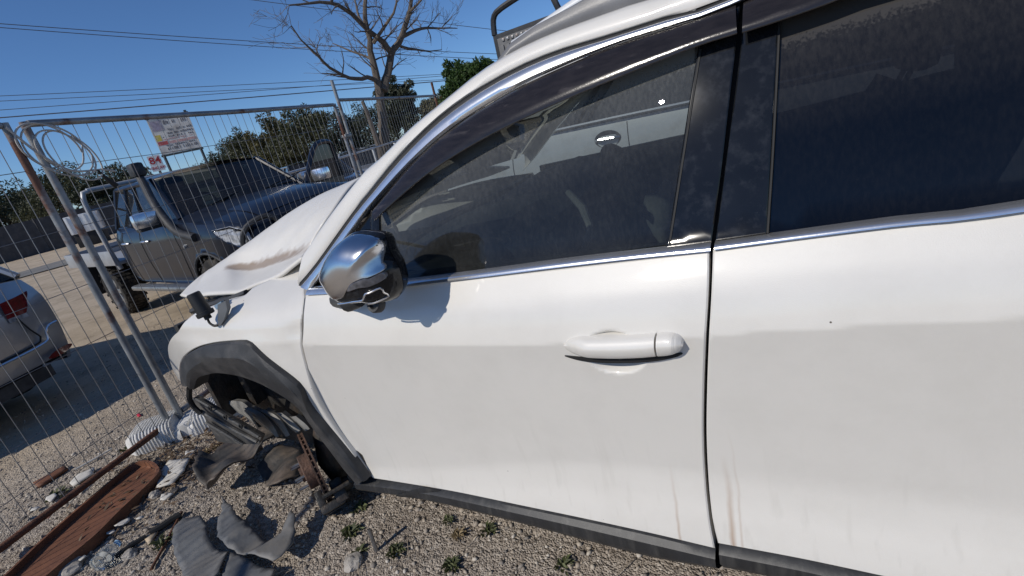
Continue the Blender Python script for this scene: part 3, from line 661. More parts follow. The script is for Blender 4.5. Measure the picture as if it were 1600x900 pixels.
# -- bonnet: buckled sheet, laid out along four rows from its near edge to its far edge
e_row = [(0.7177, 0.62, 1.014), (0.5468, 0.655, 1.0105), (0.3745, 0.68, 1.0241), (0.189, 0.7, 1.0277), (0.0643, 0.715, 1.0322), (-0.0359, 0.725, 1.0511), (-0.0949, 0.73, 1.0619), (-0.2344, 0.735, 1.0852), (-0.3272, 0.735, 1.1145), (-0.3979, 0.735, 1.137)]
c_row = [(0.7522, 0.545, 1.0356), (0.6845, 0.53, 1.0375), (0.5831, 0.5, 1.0596), (0.5158, 0.47, 1.0771), (0.4525, 0.46, 1.064), (0.3761, 0.46, 1.0571), (0.2796, 0.47, 1.0617), (0.1046, 0.5, 1.0807), (-0.08, 0.54, 1.1025), (-0.2265, 0.58, 1.1226)]
m_row = [(0.7549, 0.46, 1.0606), (0.7095, 0.44, 1.0723), (0.6323, 0.415, 1.0923), (0.5716, 0.395, 1.1119), (0.4784, 0.385, 1.1276), (0.3741, 0.38, 1.1397), (0.2345, 0.385, 1.1618), (0.0534, 0.41, 1.1937), (-0.1398, 0.44, 1.22), (-0.3116, 0.49, 1.2253)]
r_row = [(0.8263, 0.32, 1.0627), (0.7783, 0.29, 1.0788), (0.6992, 0.26, 1.1055), (0.5825, 0.23, 1.1408), (0.4441, 0.2, 1.1843), (0.2875, 0.19, 1.2276), (0.1375, 0.18, 1.2609), (0.0028, 0.17, 1.284), (-0.1211, 0.17, 1.2971), (-0.2637, 0.18, 1.3123)]
f_row = [(.70, -.60, 1.00), (.60, -.66, 1.02), (.50, -.69, 1.03), (.38, -.71, 1.045), (.26, -.72, 1.06), (.14, -.73, 1.07), (.02, -.735, 1.08), (-.12, -.74, 1.09), (-.26, -.745, 1.10), (-.40, -.745, 1.12)]
q_row = [tuple((Vector(a) * .55 + Vector(b_) * .45) + Vector((0, 0, .015 + .02 * sin(i * .7)))) for i, (a, b_) in enumerate(zip(r_row, f_row))]
hood_rows = [e_row, c_row, m_row, r_row, q_row, f_row]
# smooth across the rows, then along them
cols_ = []
for j in range(10):
    cc = catmull([Vector(r[j]) for r in hood_rows], .02); cols_.append([cc[round(i * (len(cc) - 1) / 48)] for i in range(49)])
rws = []
for i in range(49):
    cc = catmull([c[i] for c in cols_], .01); rws.append([cc[round(k * (len(cc) - 1) / 56)] for k in range(57)])
rws = [[p + Vector((0, 0, .003 * noise.noise(p * 3.5))) for p in r] for r in rws]
def hood_mat():
    m = PAINT.copy(); m.name = 'bonnet_paint'; N, L = nt(m); b = N['Principled BSDF']
    src = b.inputs['Base Color'].links[0].from_socket
    at = N.new('ShaderNodeAttribute'); at.attribute_name = 'mud'
    tc = N.new('ShaderNodeTexCoord'); n = N.new('ShaderNodeTexNoise'); n.inputs['Scale'].default_value = 18; n.inputs['Detail'].default_value = 8; L.new(tc.outputs['Object'], n.inputs['Vector'])
    a = N.new('ShaderNodeMath'); a.operation = 'MULTIPLY_ADD'; a.inputs[1].default_value = 1.5; L.new(at.outputs['Fac'], a.inputs[0]); L.new(n.outputs['Fac'], a.inputs[2])
    r = N.new('ShaderNodeMapRange'); r.inputs['From Min'].default_value = .75; r.inputs['From Max'].default_value = 1.35; r.inputs['To Max'].default_value = .85; L.new(a.outputs[0], r.inputs['Value'])
    mx = N.new('ShaderNodeMix'); mx.data_type = 'RGBA'; mx.inputs[7].default_value = (.30, .215, .14, 1); L.new(src, mx.inputs[6]); L.new(r.outputs[0], mx.inputs[0]); L.new(mx.outputs[2], b.inputs['Base Color'])
    b.inputs['Coat Weight'].default_value = .12
    return m
mb = MB(); mb.grid(rws)
bonnet = mb.build('bonnet', hood_mat(), suv, sharp=80)
me = bonnet.data; at = me.attributes.new('mud', 'FLOAT', 'POINT')
mudl = [Vector(p) for p in c_row]
for i, v in enumerate(me.vertices):
    best = 9; tb = 0
    for s_, (a, b_) in enumerate(zip(mudl[:-1], mudl[1:])):
        ab = b_ - a; t = max(0, min(1, (v.co - a).dot(ab) / ab.length_squared)); d_ = (a + ab * t - v.co).length
        if d_ < best: best = d_; tb = (s_ + t) / 9
    at.data[i].value = max(0, 1 - best / .042) * smoothstep(.25, .42, tb) * (1 - .45 * smoothstep(.75, 1, tb))
sm = bonnet.modifiers.new('thickness', 'SOLIDIFY'); sm.thickness = .012; sm.offset = -1

# -- folded door mirror: bright cap, dark base, repeater lamp, camera eye
def star(out2):
    P = [Vector(p) for p in out2]; c = Vector((sum(p.x for p in P) / len(P), sum(p.y for p in P) / len(P)))
    T = sorted((atan2(p.y - c.y, p.x - c.x), (p - c).length) for p in catmull(P, .004, closed=True))
    an = [t[0] for t in T]; rd = [t[1] for t in T]
    def rho(x, z):
        a = atan2(z - c.y, x - c.x); r = hypot(x - c.x, z - c.y); return r / np.interp(a, an, rd, period=2 * pi)
    return c, rho
mo = [(p[0], p[2]) for p in [(-0.7794, 0.985, 1.1478), (-0.8049, 0.985, 1.1753), (-0.843, 0.985, 1.2019), (-0.8792, 0.985, 1.2196), (-0.9178, 0.985, 1.2286), (-0.9597, 0.985, 1.2235), (-0.9975, 0.984, 1.2112), (-0.9957, 0.957, 1.1825), (-0.9996, 0.95, 1.1582), (-1.0051, 0.95, 1.1361), (-1.0021, 0.95, 1.1035), (-0.9944, 0.95, 1.0818), (-0.9663, 0.95, 1.0591), (-0.9346, 0.96, 1.0557), (-0.9018, 0.985, 1.0611), (-0.8363, 0.985, 1.0609), (-0.8077, 0.985, 1.071), (-0.7894, 0.985, 1.0961), (-0.7823, 0.985, 1.1205)]]
mc_, rho_m = star(mo)
def SM(x, z):
    f_ = lambda r: .945 + .088 * (1 - r ** 3.4) ** .5
    r = rho_m(x, z); return f_(r) if r < .94 else f_(.94) - (r - .94) * (f_(.92) - f_(.94)) / .02 * 1.6
def tuck(L, lim=.965):
    o = []
    for x, z in L:
        r = rho_m(x, z); k = min(1, lim / r) if r > 0 else 1; o.append((mc_.x + (x - mc_.x) * k, mc_.y + (z - mc_.y) * k))
    return o
mirror = panel('door_mirror', [[*catmull([Vector(p) for p in mo], .008, closed=True)]][0], lambda x, z: SM(x, z) - .004, GLOSSB, suv, step=.008, thick=0, edge=.0)
rws = []
for k in (1.0, .97, .9, .75, .4, .02):
    rws.append([(mc_.x + (p[0] - mc_.x) * k, .952 - .075 * sqrt(max(0, 1 - k * k)), mc_.y + (p[1] - mc_.y) * k) for p in catmull([Vector(p) for p in mo], .01, closed=True)])
MB().grid(rws, closed=True).build('mirror_back', GLOSSB, mirror)
cap = [(p[0], p[2]) for p in [(-0.7849, 0.985, 1.149), (-0.8093, 0.985, 1.1749), (-0.8463, 0.985, 1.2), (-0.8844, 0.985, 1.2175), (-0.9202, 0.985, 1.2253), (-0.9583, 0.985, 1.2207), (-0.9947, 0.985, 1.2075), (-0.9937, 0.96, 1.1808), (-0.9934, 0.95, 1.1573), (-0.9966, 0.95, 1.1431), (-0.9723, 0.963, 1.1382), (-0.9626, 0.984, 1.1399), (-0.934, 0.985, 1.1334), (-0.9075, 0.985, 1.118), (-0.8843, 0.985, 1.1018), (-0.862, 0.985, 1.0966), (-0.8324, 0.985, 1.0951), (-0.7957, 0.985, 1.0991), (-0.7868, 0.985, 1.1202)]]
panel('mirror_cap', [*[catmull([Vector(p) for p in tuck(cap, .985)], .006, closed=True)]][0], SM, CHROMED, mirror, step=.006, thick=.006, edge=.001)
LAMP = mat('clear_lamp_plastic', (.10, .10, .11), .08, var=.5, vscale=60, coat=.8)
lm = [(p[0], p[2]) for p in [(-0.9108, 0.985, 1.1161), (-0.9313, 0.985, 1.132), (-0.9644, 0.978, 1.1388), (-0.9736, 0.957, 1.1356), (-0.9946, 0.95, 1.1387), (-0.9934, 0.95, 1.1231), (-0.9667, 0.956, 1.1184), (-0.9579, 0.974, 1.1205), (-0.9417, 0.985, 1.1202)]]
panel('indicator_lamp', [*[catmull([Vector(p) for p in tuck(lm)], .005, closed=True)]][0], lambda x, z: SM(x, z) + .002, LAMP, mirror, step=.005, thick=.008, edge=.001)
al = [(p[0], p[2]) for p in [(-0.8352, 0.985, 1.0797), (-0.8721, 0.985, 1.0827), (-0.9106, 0.985, 1.087), (-0.9393, 0.981, 1.0898), (-0.9458, 0.972, 1.095), (-0.9564, 0.963, 1.1047), (-0.9651, 0.95, 1.1048), (-0.9845, 0.95, 1.1081), (-0.9847, 0.95, 1.0953), (-0.9822, 0.95, 1.081), (-0.9532, 0.95, 1.0748), (-0.9398, 0.968, 1.0773)]]
MB().tube([(x, SM(x, z) + .001, z) for x, z in catmull([Vector(p) for p in tuck(al, .95)], .006)], .0022, 6).build('accent_line', CHROME, mirror)
cp = [(-0.9272, 0.985, 1.0615)][0]
Mr = Matrix.Translation(cp) @ Matrix.Rotation(radians(-62), 4, 'X')
MB().lathe([(.020, -.012), (.021, .004), (.019, .009), (.013, .008), (.010, .002), (.006, .004), (.001, .005)], 20, Mr).build('camera_eye', BLACKP, mirror)
a0 = [(-0.7831, 0.94, 1.0487)][0]; a1 = [(-0.6447, 0.86, 1.0293)][0]
mb = MB(); mb.tube([a1, (a1[0] * .5 + a0[0] * .5, .89, a1[2] * .5 + a0[2] * .5), a0, (a0[0] - .05, .945, a0[2] + .01)], [.024, .024, .022, .018], 12)
mb.build('mirror_foot', BLACKP, mirror)

# -- cabin: dashboard, steering wheel on the far side, seats, far doors
def loftbox(secs): return MB().grid(secs)
dash = []
for y in [.74 - 1.48 * i / 14 for i in range(15)]:
    b_ = .02 * sin(y * 7)
    dash.append([(-.50, y, .98), (-.62, y, 1.06 + b_ * .3), (-.82, y, 1.075 + b_), (-.95, y, 1.05 + b_), (-1.0, y, .99), (-.98, y, .86), (-.90, y, .72), (-.92, y, .62), (-.6, y, .55)])
MB().grid(dash).build('dashboard', DASH, suv)
mb = MB(); Rw = Matrix.Translation((-1.18, -.37, .98)) @ Matrix.Rotation(radians(-62), 4, 'Y')
mb.tube([(.185 * cos(a), .185 * sin(a), 0) for a in [2 * pi * i / 28 for i in range(28)]], .017, 8, M=Rw, closed=True)
mb.lathe([(.001, .03), (.05, .028), (.075, .015), (.075, -.02)], 16, Rw); mb.box((0, .12, 0), (.04, .14, .02), Rw, .005); mb.box((0, -.12, 0), (.04, .14, .02), Rw, .005)
mb.box((.10, 0, 0), (.16, .05, .02), Rw, .005); mb.tube([(0, 0, -.02), (0, 0, -.22)], .035, 10, M=Rw)
mb.build('steering_wheel', RUBBER, suv)
BAG = mat('slack_airbag_cloth', (.2, .2, .19), .9, var=.15, vscale=18, dirt=(.3, .28, .24), dscale=7, damt=.5, bump=.3, bscale=60)
bag = []
for i in range(13):
    a = pi * i / 12; r_ = []
    for j in range(17):
        b2 = 2 * pi * j / 17; rr = .105 * sin(a) * (1 + .18 * sin(3 * b2 + i)) ; r_.append((-1.27 + .05 * cos(a) + rr * .25 * sin(b2 * 2), -.37 + rr * cos(b2), .86 - .05 * cos(a) + rr * 1.2 * sin(b2) - .05 * sin(a)))
    bag.append(r_)
MB().grid(bag, closed=True).build('deployed_airbag', BAG, suv)
mb = MB(); mb.tube([(-1.04, .02, 1.06), (-1.10, .06, 1.0), (-1.13, .10, .93), (-1.10, .14, .86), (-1.16, .20, .80)], [.012, .016, .014, .012, .01], 8); mb.build('hanging_trim', mat('pale_trim_plastic', (.24, .235, .22), .45, var=.2, vscale=20), suv)
pb = []
for i in range(10):
    pb.append([(-1.0 - .014 * i - .02 * sin(i * 1.3 + j), .20 + .05 * j + .012 * sin(i * .9), 1.04 - .028 * i - .02 * cos(j * 1.9 + i * .6)) for j in range(7)])
MB().grid(pb).build('deployed_airbag', BAG, suv)
for sgn in (1, -1):
    y0 = .37 * sgn; mb = MB()
    back = []
    for i in range(13):
        t = i / 12; x0 = -1.78 - .30 * t; z0 = .58 + .58 * t; w_ = .245 - .05 * t ** 3 - (.0 if i < 12 else .03)
        back.append([(x0 + (.045 + .02 * sin(pi * t)) * cos(a) * (1.0), y0 + w_ * sin(a) * (1 if abs(sin(a)) < .99 else 1), z0 + .03 * cos(a)) for a in [2 * pi * j / 20 for j in range(20)]])
    mb.grid(back, closed=True)
    mb.grid([[(-1.30 - .5 * (i / 8), y0 + .24 * sin(a), .56 + .065 * cos(a) - .02 * (i / 8) - .01 * (i == 0)) for a in [2 * pi * j / 16 for j in range(16)]] for i in range(9)], closed=True)
    hr = mb.build('front_seat', DARK, suv)
    mb = MB(); mb.box((-2.13, y0, 1.265), (.09, .26, .17), bev=.035); mb.tube([(-2.09, y0 + .05, 1.14), (-2.12, y0 + .05, 1.2)], .008); mb.tube([(-2.09, y0 - .05, 1.14), (-2.12, y0 - .05, 1.2)], .008)
    mb.build('headrest', DARK, hr)
mb = MB(); mb.box((-2.75, 0, .62), (.5, 1.3, .2), bev=.06); mb.box((-3.02, 0, .92), (.16, 1.3, .62), bev=.06); mb.build('rear_seat', DARK, suv)
MB().box((-1.45, 0, .62), (.7, .2, .28), bev=.04).build('centre_console', DASH, suv)
MB().box((-3.50, 0, .80), (.05, 1.5, .75), bev=.02).build('tailgate', PAINT, suv)
MB().grid([[(-3.2 - .28 * k, y, 1.48 - .32 * k) for k in (0, .5, 1)] for y in (-.62, 0, .62)]).build('rear_window', GLASS_R, suv)
# far side of the body, seen through the cabin
fl_ = [(-.56, 1.08), (-.47, .80), (-.42, .55), (-.50, .37)]
far1 = panel('front_door', [fl_, [(-.50, .37), (-1.58, .36)], [(-1.58, .36), (-1.62, .92), (-1.645, 1.08)], [(-1.645, 1.08), (-.56, 1.08)]], S, PAINT, suv, step=.06, thick=.03, side=-1)
far1['label'] = 'front door on the far side'
far2 = panel('rear_door', [[(-1.655, 1.08), (-1.63, .92), (-1.59, .36)], [(-1.59, .36), (-2.25, .38), (-2.5, .72), (-2.62, 1.12)], [(-2.62, 1.12), (-1.655, 1.08)]], S, PAINT, suv, step=.06, thick=.03, side=-1)
panel('rear_quarter_panel', [[(-2.628, .83), (-2.85, .80), (-3.02, .62), (-3.06, .42)], [(-3.06, .42), (-3.45, .45), (-3.50, .8), (-3.46, 1.12)], [(-3.46, 1.12), (-2.628, 1.126)]], S, PAINT, suv, step=.08, thick=.03, side=-1)
panel('door_pillar', [[(-1.60, 1.08), (-1.62, 1.49)], [(-1.62, 1.49), (-1.74, 1.49)], [(-1.74, 1.49), (-1.70, 1.08)], [(-1.70, 1.08), (-1.60, 1.08)]], S, RUBBER, suv, off=-.02, step=.05, thick=.06, edge=0, side=-1)
panel('door_lining', [[(-.70, 1.05), (-.62, .45)], [(-.62, .45), (-1.56, .42)], [(-1.56, .42), (-1.62, 1.06)], [(-1.62, 1.06), (-.70, 1.05)]], S, DARK, suv, off=-.05, step=.08, thick=.03, side=-1)
panel('door_lining', [[(-.60, 1.05), (-.55, .45)], [(-.55, .45), (-1.56, .42)], [(-1.56, .42), (-1.62, 1.06)], [(-1.62, 1.06), (-.60, 1.05)]], S, DARK, suv, off=-.06, step=.08, thick=.03)
panel('door_lining', [[(-1.70, 1.06), (-1.66, .42)], [(-1.66, .42), (-2.3, .45)], [(-2.3, .45), (-2.6, 1.1)], [(-2.6, 1.1), (-1.70, 1.06)]], S, DARK, suv, off=-.06, step=.08, thick=.03)
panel('front_wing', [[(-.50, 1.05), (-.42, .55), (-.44, .40)], [(-.44, .40), (-.40, .55), (-.2, .74), (.1, .82), (.35, .74), (.48, .5)], [(.48, .5), (.62, .62), (.66, .9)], [(.66, .9), (.3, 1.02), (-.2, 1.07), (-.50, 1.05)]], SF, PAINT, suv, step=.05, thick=.02, side=-1)
MB().box((-.50, 0, .72), (.05, 1.5, .66), bev=.01).build('bulkhead', GREASE, suv)
# -- engine bay contents and torn front structure
mb = MB(); mb.box((.10, 0, .74), (.72, 1.0, .34), bev=.03); mb.box((.25, .42, .80), (.36, .24, .26), bev=.02); mb.box((-.1, .5, .84), (.3, .22, .2), bev=.02); mb.build('engine', GREASE, suv)
mb = MB(); mb.box((.56, 0, .62), (.05, 1.25, .42), bev=.01); mb.box((.60, 0, .93), (.06, 1.3, .05), bev=.01); mb.build('radiator', GREASE, suv)
mb = MB(); wt = [(0.4184, 0.74, 0.9777), (0.2518, 0.74, 0.9993), (0.1208, 0.73, 1.0127), (-0.0008, 0.73, 1.0322)]
mb.tube(wt, .012, 6); mb.tube([(x, y - .05, z - .02) for x, y, z in wt], .022, 6); mb.tube([(x, y - .11, z + .0) for x, y, z in wt], .016, 6)
for x, y, z in wt[:3]: mb.box((x - .02, y - .06, z - .03), (.05, .12, .08), bev=.008)
mb.build('lamp_bracket', BLACKP, suv)
ca = [(0.0096, 0.895, 1.1063), (-0.0056, 0.895, 1.02)]
A_, B2 = Vector(ca[0]), Vector(ca[1]); mb = MB(); ax = (B2 - A_)
mb.tube([A_, A_ + ax * .04, A_ + ax * .80, A_ + ax * .82, A_ + ax * .96, A_ + ax], [.018, .022, .024, .029, .029, .026], 18)
mb.tube([A_ + ax, A_ + ax * 1.15], .012, 10)
loose = mb.build('dangling_sensor', mat('matt_black_plastic', (.012, .012, .013), .5, var=.2, vscale=30), suv)
MB().tube(catmull([(-0.0034, 0.895, 1.0126), (0.0012, 0.895, 0.9928), (-0.0205, 0.895, 0.9796), (-0.0374, 0.885, 0.9814), (-0.0486, 0.875, 1.0057), (-0.0242, 0.855, 1.0315), (-0.043, 0.835, 1.0457)], .01), .0045, 6).build('cable', RUBBER, loose)
fl2 = [(-0.0847, 0.885, 1.053), (-0.1208, 0.875, 1.0606), (-0.1177, 0.88, 1.0322), (-0.0765, 0.885, 0.9951), (-0.0441, 0.895, 0.974), (-0.0583, 0.895, 1.0009)]
MB().prism(fl2, (.004, -.016, 0)).build('bracket_flap', mat('dull_grey_plastic', (.13, .14, .15), .5, var=.2, vscale=20), loose)
MB().prism([(-0.0579, 0.885, 1.0495), (-0.093, 0.875, 1.0598), (-0.0892, 0.875, 1.0504), (-0.0616, 0.885, 1.0348)], (0, -.01, 0)).build('blue_connector', mat('blue_plastic', (.22, .32, .42), .5), loose)
# -- hub: vented brake disc, caliper, wheel studs, strut
hub = empty('front_hub'); hub.parent = suv
HC = Vector((.045, .765, .232)); AX = Vector((.48, .877, 0.02)).normalized()
qd = AX.to_track_quat('Z', 'Y').to_matrix().to_4x4(); Md = Matrix.Translation(HC) @ qd
mb = MB(); mb.lathe([(.075, -.011), (.158, -.011), (.158, -.0045), (.146, -.004), (.146, .004), (.158, .0045), (.158, .011), (.075, .011)], 48, Md)
for i in range(36):
    a = 2 * pi * i / 36; mb.box((.150, 0, 0), (.014, .006, .010), Md @ Matrix.Rotation(a, 4, 'Z'))
mb.lathe([(.075, -.011), (.075, .045), (.072, .048), (.034, .048), (.034, .060), (.002, .060)], 32, Md)
mb.build('brake_disc', RUSTDISC, hub)
for i in range(5):
    a = 2 * pi * i / 5 + .3
    MB().tube([(.052 * cos(a), .052 * sin(a), .04), (.052 * cos(a), .052 * sin(a), .085)], .0065, 8, M=Md).build('wheel_stud', STEEL, hub)
Mc = Md @ Matrix.Rotation(radians(248), 4, 'Z')
# orient the caliper to the low rear side of the disc
dn = (Md.to_3x3().inverted() @ Vector((-.62, 0, -.78))); ang = atan2(dn.y, dn.x); Mc = Md @ Matrix.Rotation(ang, 4, 'Z')
mb = MB(); mb.box((.135, 0, -.045), (.10, .16, .05), Mc, .012); mb.box((.140, 0, .030), (.09, .13, .030), Mc, .010); mb.box((.175, 0, -.005), (.035, .15, .10), Mc, .012)
mb.lathe([(.001, -.095), (.027, -.095), (.030, -.088), (.030, -.04)], 18, Mc @ Matrix.Translation((.125, .035, 0))); mb.lathe([(.001, -.09), (.027, -.09), (.030, -.084), (.030, -.04)], 18, Mc @ Matrix.Translation((.125, -.035, 0)))
mb.tube([(.13, .095, -.09), (.13, .095, .02)], .010, 8, M=Mc); mb.tube([(.13, -.095, -.09), (.13, -.095, .02)], .010, 8, M=Mc)
for k in (-.03, .0, .03): mb.box((.196, k, -.01), (.006, .012, .09), Mc, .002)
mb.build('brake_caliper', GREASE, hub)
mb = MB(); H0 = HC - AX * .07
mb.tube([H0 + Vector((0, 0, -.10)), H0, H0 + Vector((0, -.02, .12)), H0 + Vector((0, -.06, .22))], [.035, .055, .045, .03], 12)
mb.tube([H0 + Vector((0, -.05, .18)), H0 + Vector((-.02, -.12, .62))], [.03, .026], 12)
mb.tube([H0 + Vector((0, 0, -.10)), (.0, .40, .22)], [.026, .03], 10); mb.tube([H0, (.02, .3, .30)], [.03, .026], 12)
for i in range(9): mb.lathe([(.052, -.012), (.062, 0), (.052, .012)], 16, Matrix.Translation(H0 + Vector((-.004 * i, -.06 - .012 * i, .24 + .035 * i))))
mb.build('strut', GREASE, hub)
MB().tube(catmull([HC + Vector((-.10, -.05, .0)), HC + Vector((-.16, -.06, .08)), HC + Vector((-.17, -.10, .2)), HC + Vector((-.12, -.2, .30))], .02), .006, 6).build('brake_hose', RUBBER, hub)
# -- torn bumper bracket hanging from the wing tip, and louvre slats inside the opening
bk = [(0.5598, 0.84, 0.6039), (0.5058, 0.84, 0.5806), (0.4259, 0.83, 0.5189), (0.3215, 0.82, 0.4537), (0.2444, 0.81, 0.4004), (0.3144, 0.8, 0.3493), (0.4895, 0.8, 0.3271), (0.6407, 0.81, 0.3313), (0.6135, 0.82, 0.409), (0.5848, 0.83, 0.4982), (0.6075, 0.84, 0.5387)]
mb = MB(); mb.prism(bk, (.015, -.03, -.004)); bkt = mb.build('bumper_bracket', mat('weathered_grey_plastic', (.075, .073, .070), .6, var=.3, vscale=12, dirt=(.22, .20, .17), dscale=12, damt=.6, bump=.2, bscale=120), suv)
for (a, b_, r) in (((305, 625, .85), (404, 684, .815), .007), ((312, 640, .845), (398, 690, .81), .006), ((334, 672, .825), (372, 692, .80), .007)):
    pass
ribs = [[(0.4978, 0.855, 0.6185), (0.3982, 0.845, 0.5524), (0.2321, 0.82, 0.4166)], [(0.5292, 0.85, 0.5455), (0.4372, 0.84, 0.4848), (0.2799, 0.815, 0.3798)], [(0.5548, 0.845, 0.4773), (0.4838, 0.83, 0.4167), (0.4203, 0.81, 0.3442)]]
for r_ in ribs: MB().tube(catmull(r_, .03), .008, 6).build('bracket_rib', MATS['weathered_grey_plastic'], bkt)
for px in [(0.4132, 0.86, 0.5754), (0.3392, 0.855, 0.532), (0.2784, 0.845, 0.4843)]:
    MB().lathe([(.010, -.004), (.013, .0), (.010, .004), (.006, .003)], 12, Matrix.Translation(px) @ Matrix.Rotation(radians(-80), 4, 'X')).build('clip_hole', RUBBER, bkt)
MB().tube(catmull([(0.4642, 0.87, 0.6828), (0.5142, 0.87, 0.628), (0.5329, 0.865, 0.5765), (0.5157, 0.86, 0.5404)], .02), .011, 8).build('seal_strip', RUBBER, suv)
SLAT = mat('grey_louvre_plastic', (.24, .235, .22), .55, var=.2, vscale=14, dirt=(.09, .08, .07), dscale=8, damt=.6)
sl = [([(0.7749, 0.66, 0.4399), (0.7103, 0.66, 0.3983), (0.6113, 0.66, 0.3605), (0.55, 0.66, 0.305)], [(0.6654, 0.66, 0.4551), (0.5787, 0.66, 0.4535), (0.5512, 0.66, 0.4332), (0.5351, 0.66, 0.4122)]),
      ([(0.6145, 0.66, 0.421), (0.5474, 0.66, 0.3813), (0.493, 0.66, 0.326), (0.4447, 0.66, 0.263)], [(0.5376, 0.66, 0.4231), (0.453, 0.66, 0.3967), (0.4163, 0.66, 0.3411), (0.412, 0.66, 0.2668)]),
      ([(0.5009, 0.65, 0.4075), (0.4363, 0.65, 0.3686), (0.3994, 0.65, 0.3202), (0.3785, 0.65, 0.2627)], [(0.4356, 0.65, 0.4127), (0.3672, 0.65, 0.382), (0.3414, 0.65, 0.3335), (0.3363, 0.65, 0.275)]),
      ([(0.3896, 0.64, 0.3981), (0.3558, 0.64, 0.361), (0.3299, 0.64, 0.3122), (0.2988, 0.64, 0.286)], [(0.3326, 0.64, 0.3956), (0.2944, 0.64, 0.3666), (0.2639, 0.64, 0.3335), (0.2485, 0.64, 0.3061)]),
      ([(0.3034, 0.63, 0.3726), (0.2778, 0.63, 0.3388), (0.2573, 0.63, 0.3119), (0.242, 0.63, 0.2916)], [(0.2534, 0.63, 0.377), (0.2234, 0.63, 0.3512), (0.2034, 0.63, 0.3318), (0.1932, 0.63, 0.3113)])]
for a, b_ in sl:
    A1 = catmull(a, .02); B1 = catmull(b_, .004); n = len(A1) - 1
    rws = []
    for i in range(n + 1):
        p = A1[i]; q = B1[round(i * (len(B1) - 1) / n)]; m_ = (p + q) / 2 + Vector((-.012, .012, .006)); rws.append([p + Vector((.01, -.02, -.01)), p, m_, q, q + Vector((.01, -.025, -.006))])
    MB().grid(rws).build('louvre_slat', SLAT, suv)

# ------------------------------------------------------------------ ground
FA = Vector((-2.2364, 2.6977)); FDIR = Vector((sin(radians(16.65)), cos(radians(16.65)))); FNRM = Vector((-FDIR.y, FDIR.x))   # FNRM points away from the camera
def ground_z(x, y):
    s = (Vector((x, y)) - FA).dot(FNRM)
    return -.07 * smoothstep(.4, 3.0, s) + .035 * noise.noise(Vector((x * .5, y * .5, 0))) * smoothstep(3, 9, hypot(x, y)) 
def axis(lo, d0, d1, hi, st, gr=1.16):
    a = list(np.arange(d0, d1 + 1e-6, st)); s = st; v = d1
    while v < hi: s = min(s * gr, 40); v += s; a.append(v)
    s = st; v = d0; b = []
    while v > lo: s = min(s * gr, 40); v -= s; b.append(v)
    return b[::-1] + a
gx = axis(-420, -3.6, .7, 420, .028); gy = axis(-120, .75, 4.6, 620, .028)
vts = []
for y in gy:
    for x in gx:
        z = ground_z(x, y); d = hypot(x + 1.2, y - 2)
        if d < 7: z += (.010 * noise.noise(Vector((x * 3, y * 3, 1))) + .007 * noise.noise(Vector((x * 11, y * 11, 2))) + .005 * noise.noise(Vector((x * 27, y * 27, 5)))) * smoothstep(7, 4, d)
        elif d > 60: z -= 0.0
        vts.append((x, y, z))
nx = len(gx)
me = bpy.data.meshes.new('ground'); me.from_pydata(vts, [], [(j * nx + i, j * nx + i + 1, (j + 1) * nx + i + 1, (j + 1) * nx + i) for j in range(len(gy) - 1) for i in range(nx - 1)])
for p in me.polygons: p.use_smooth = True
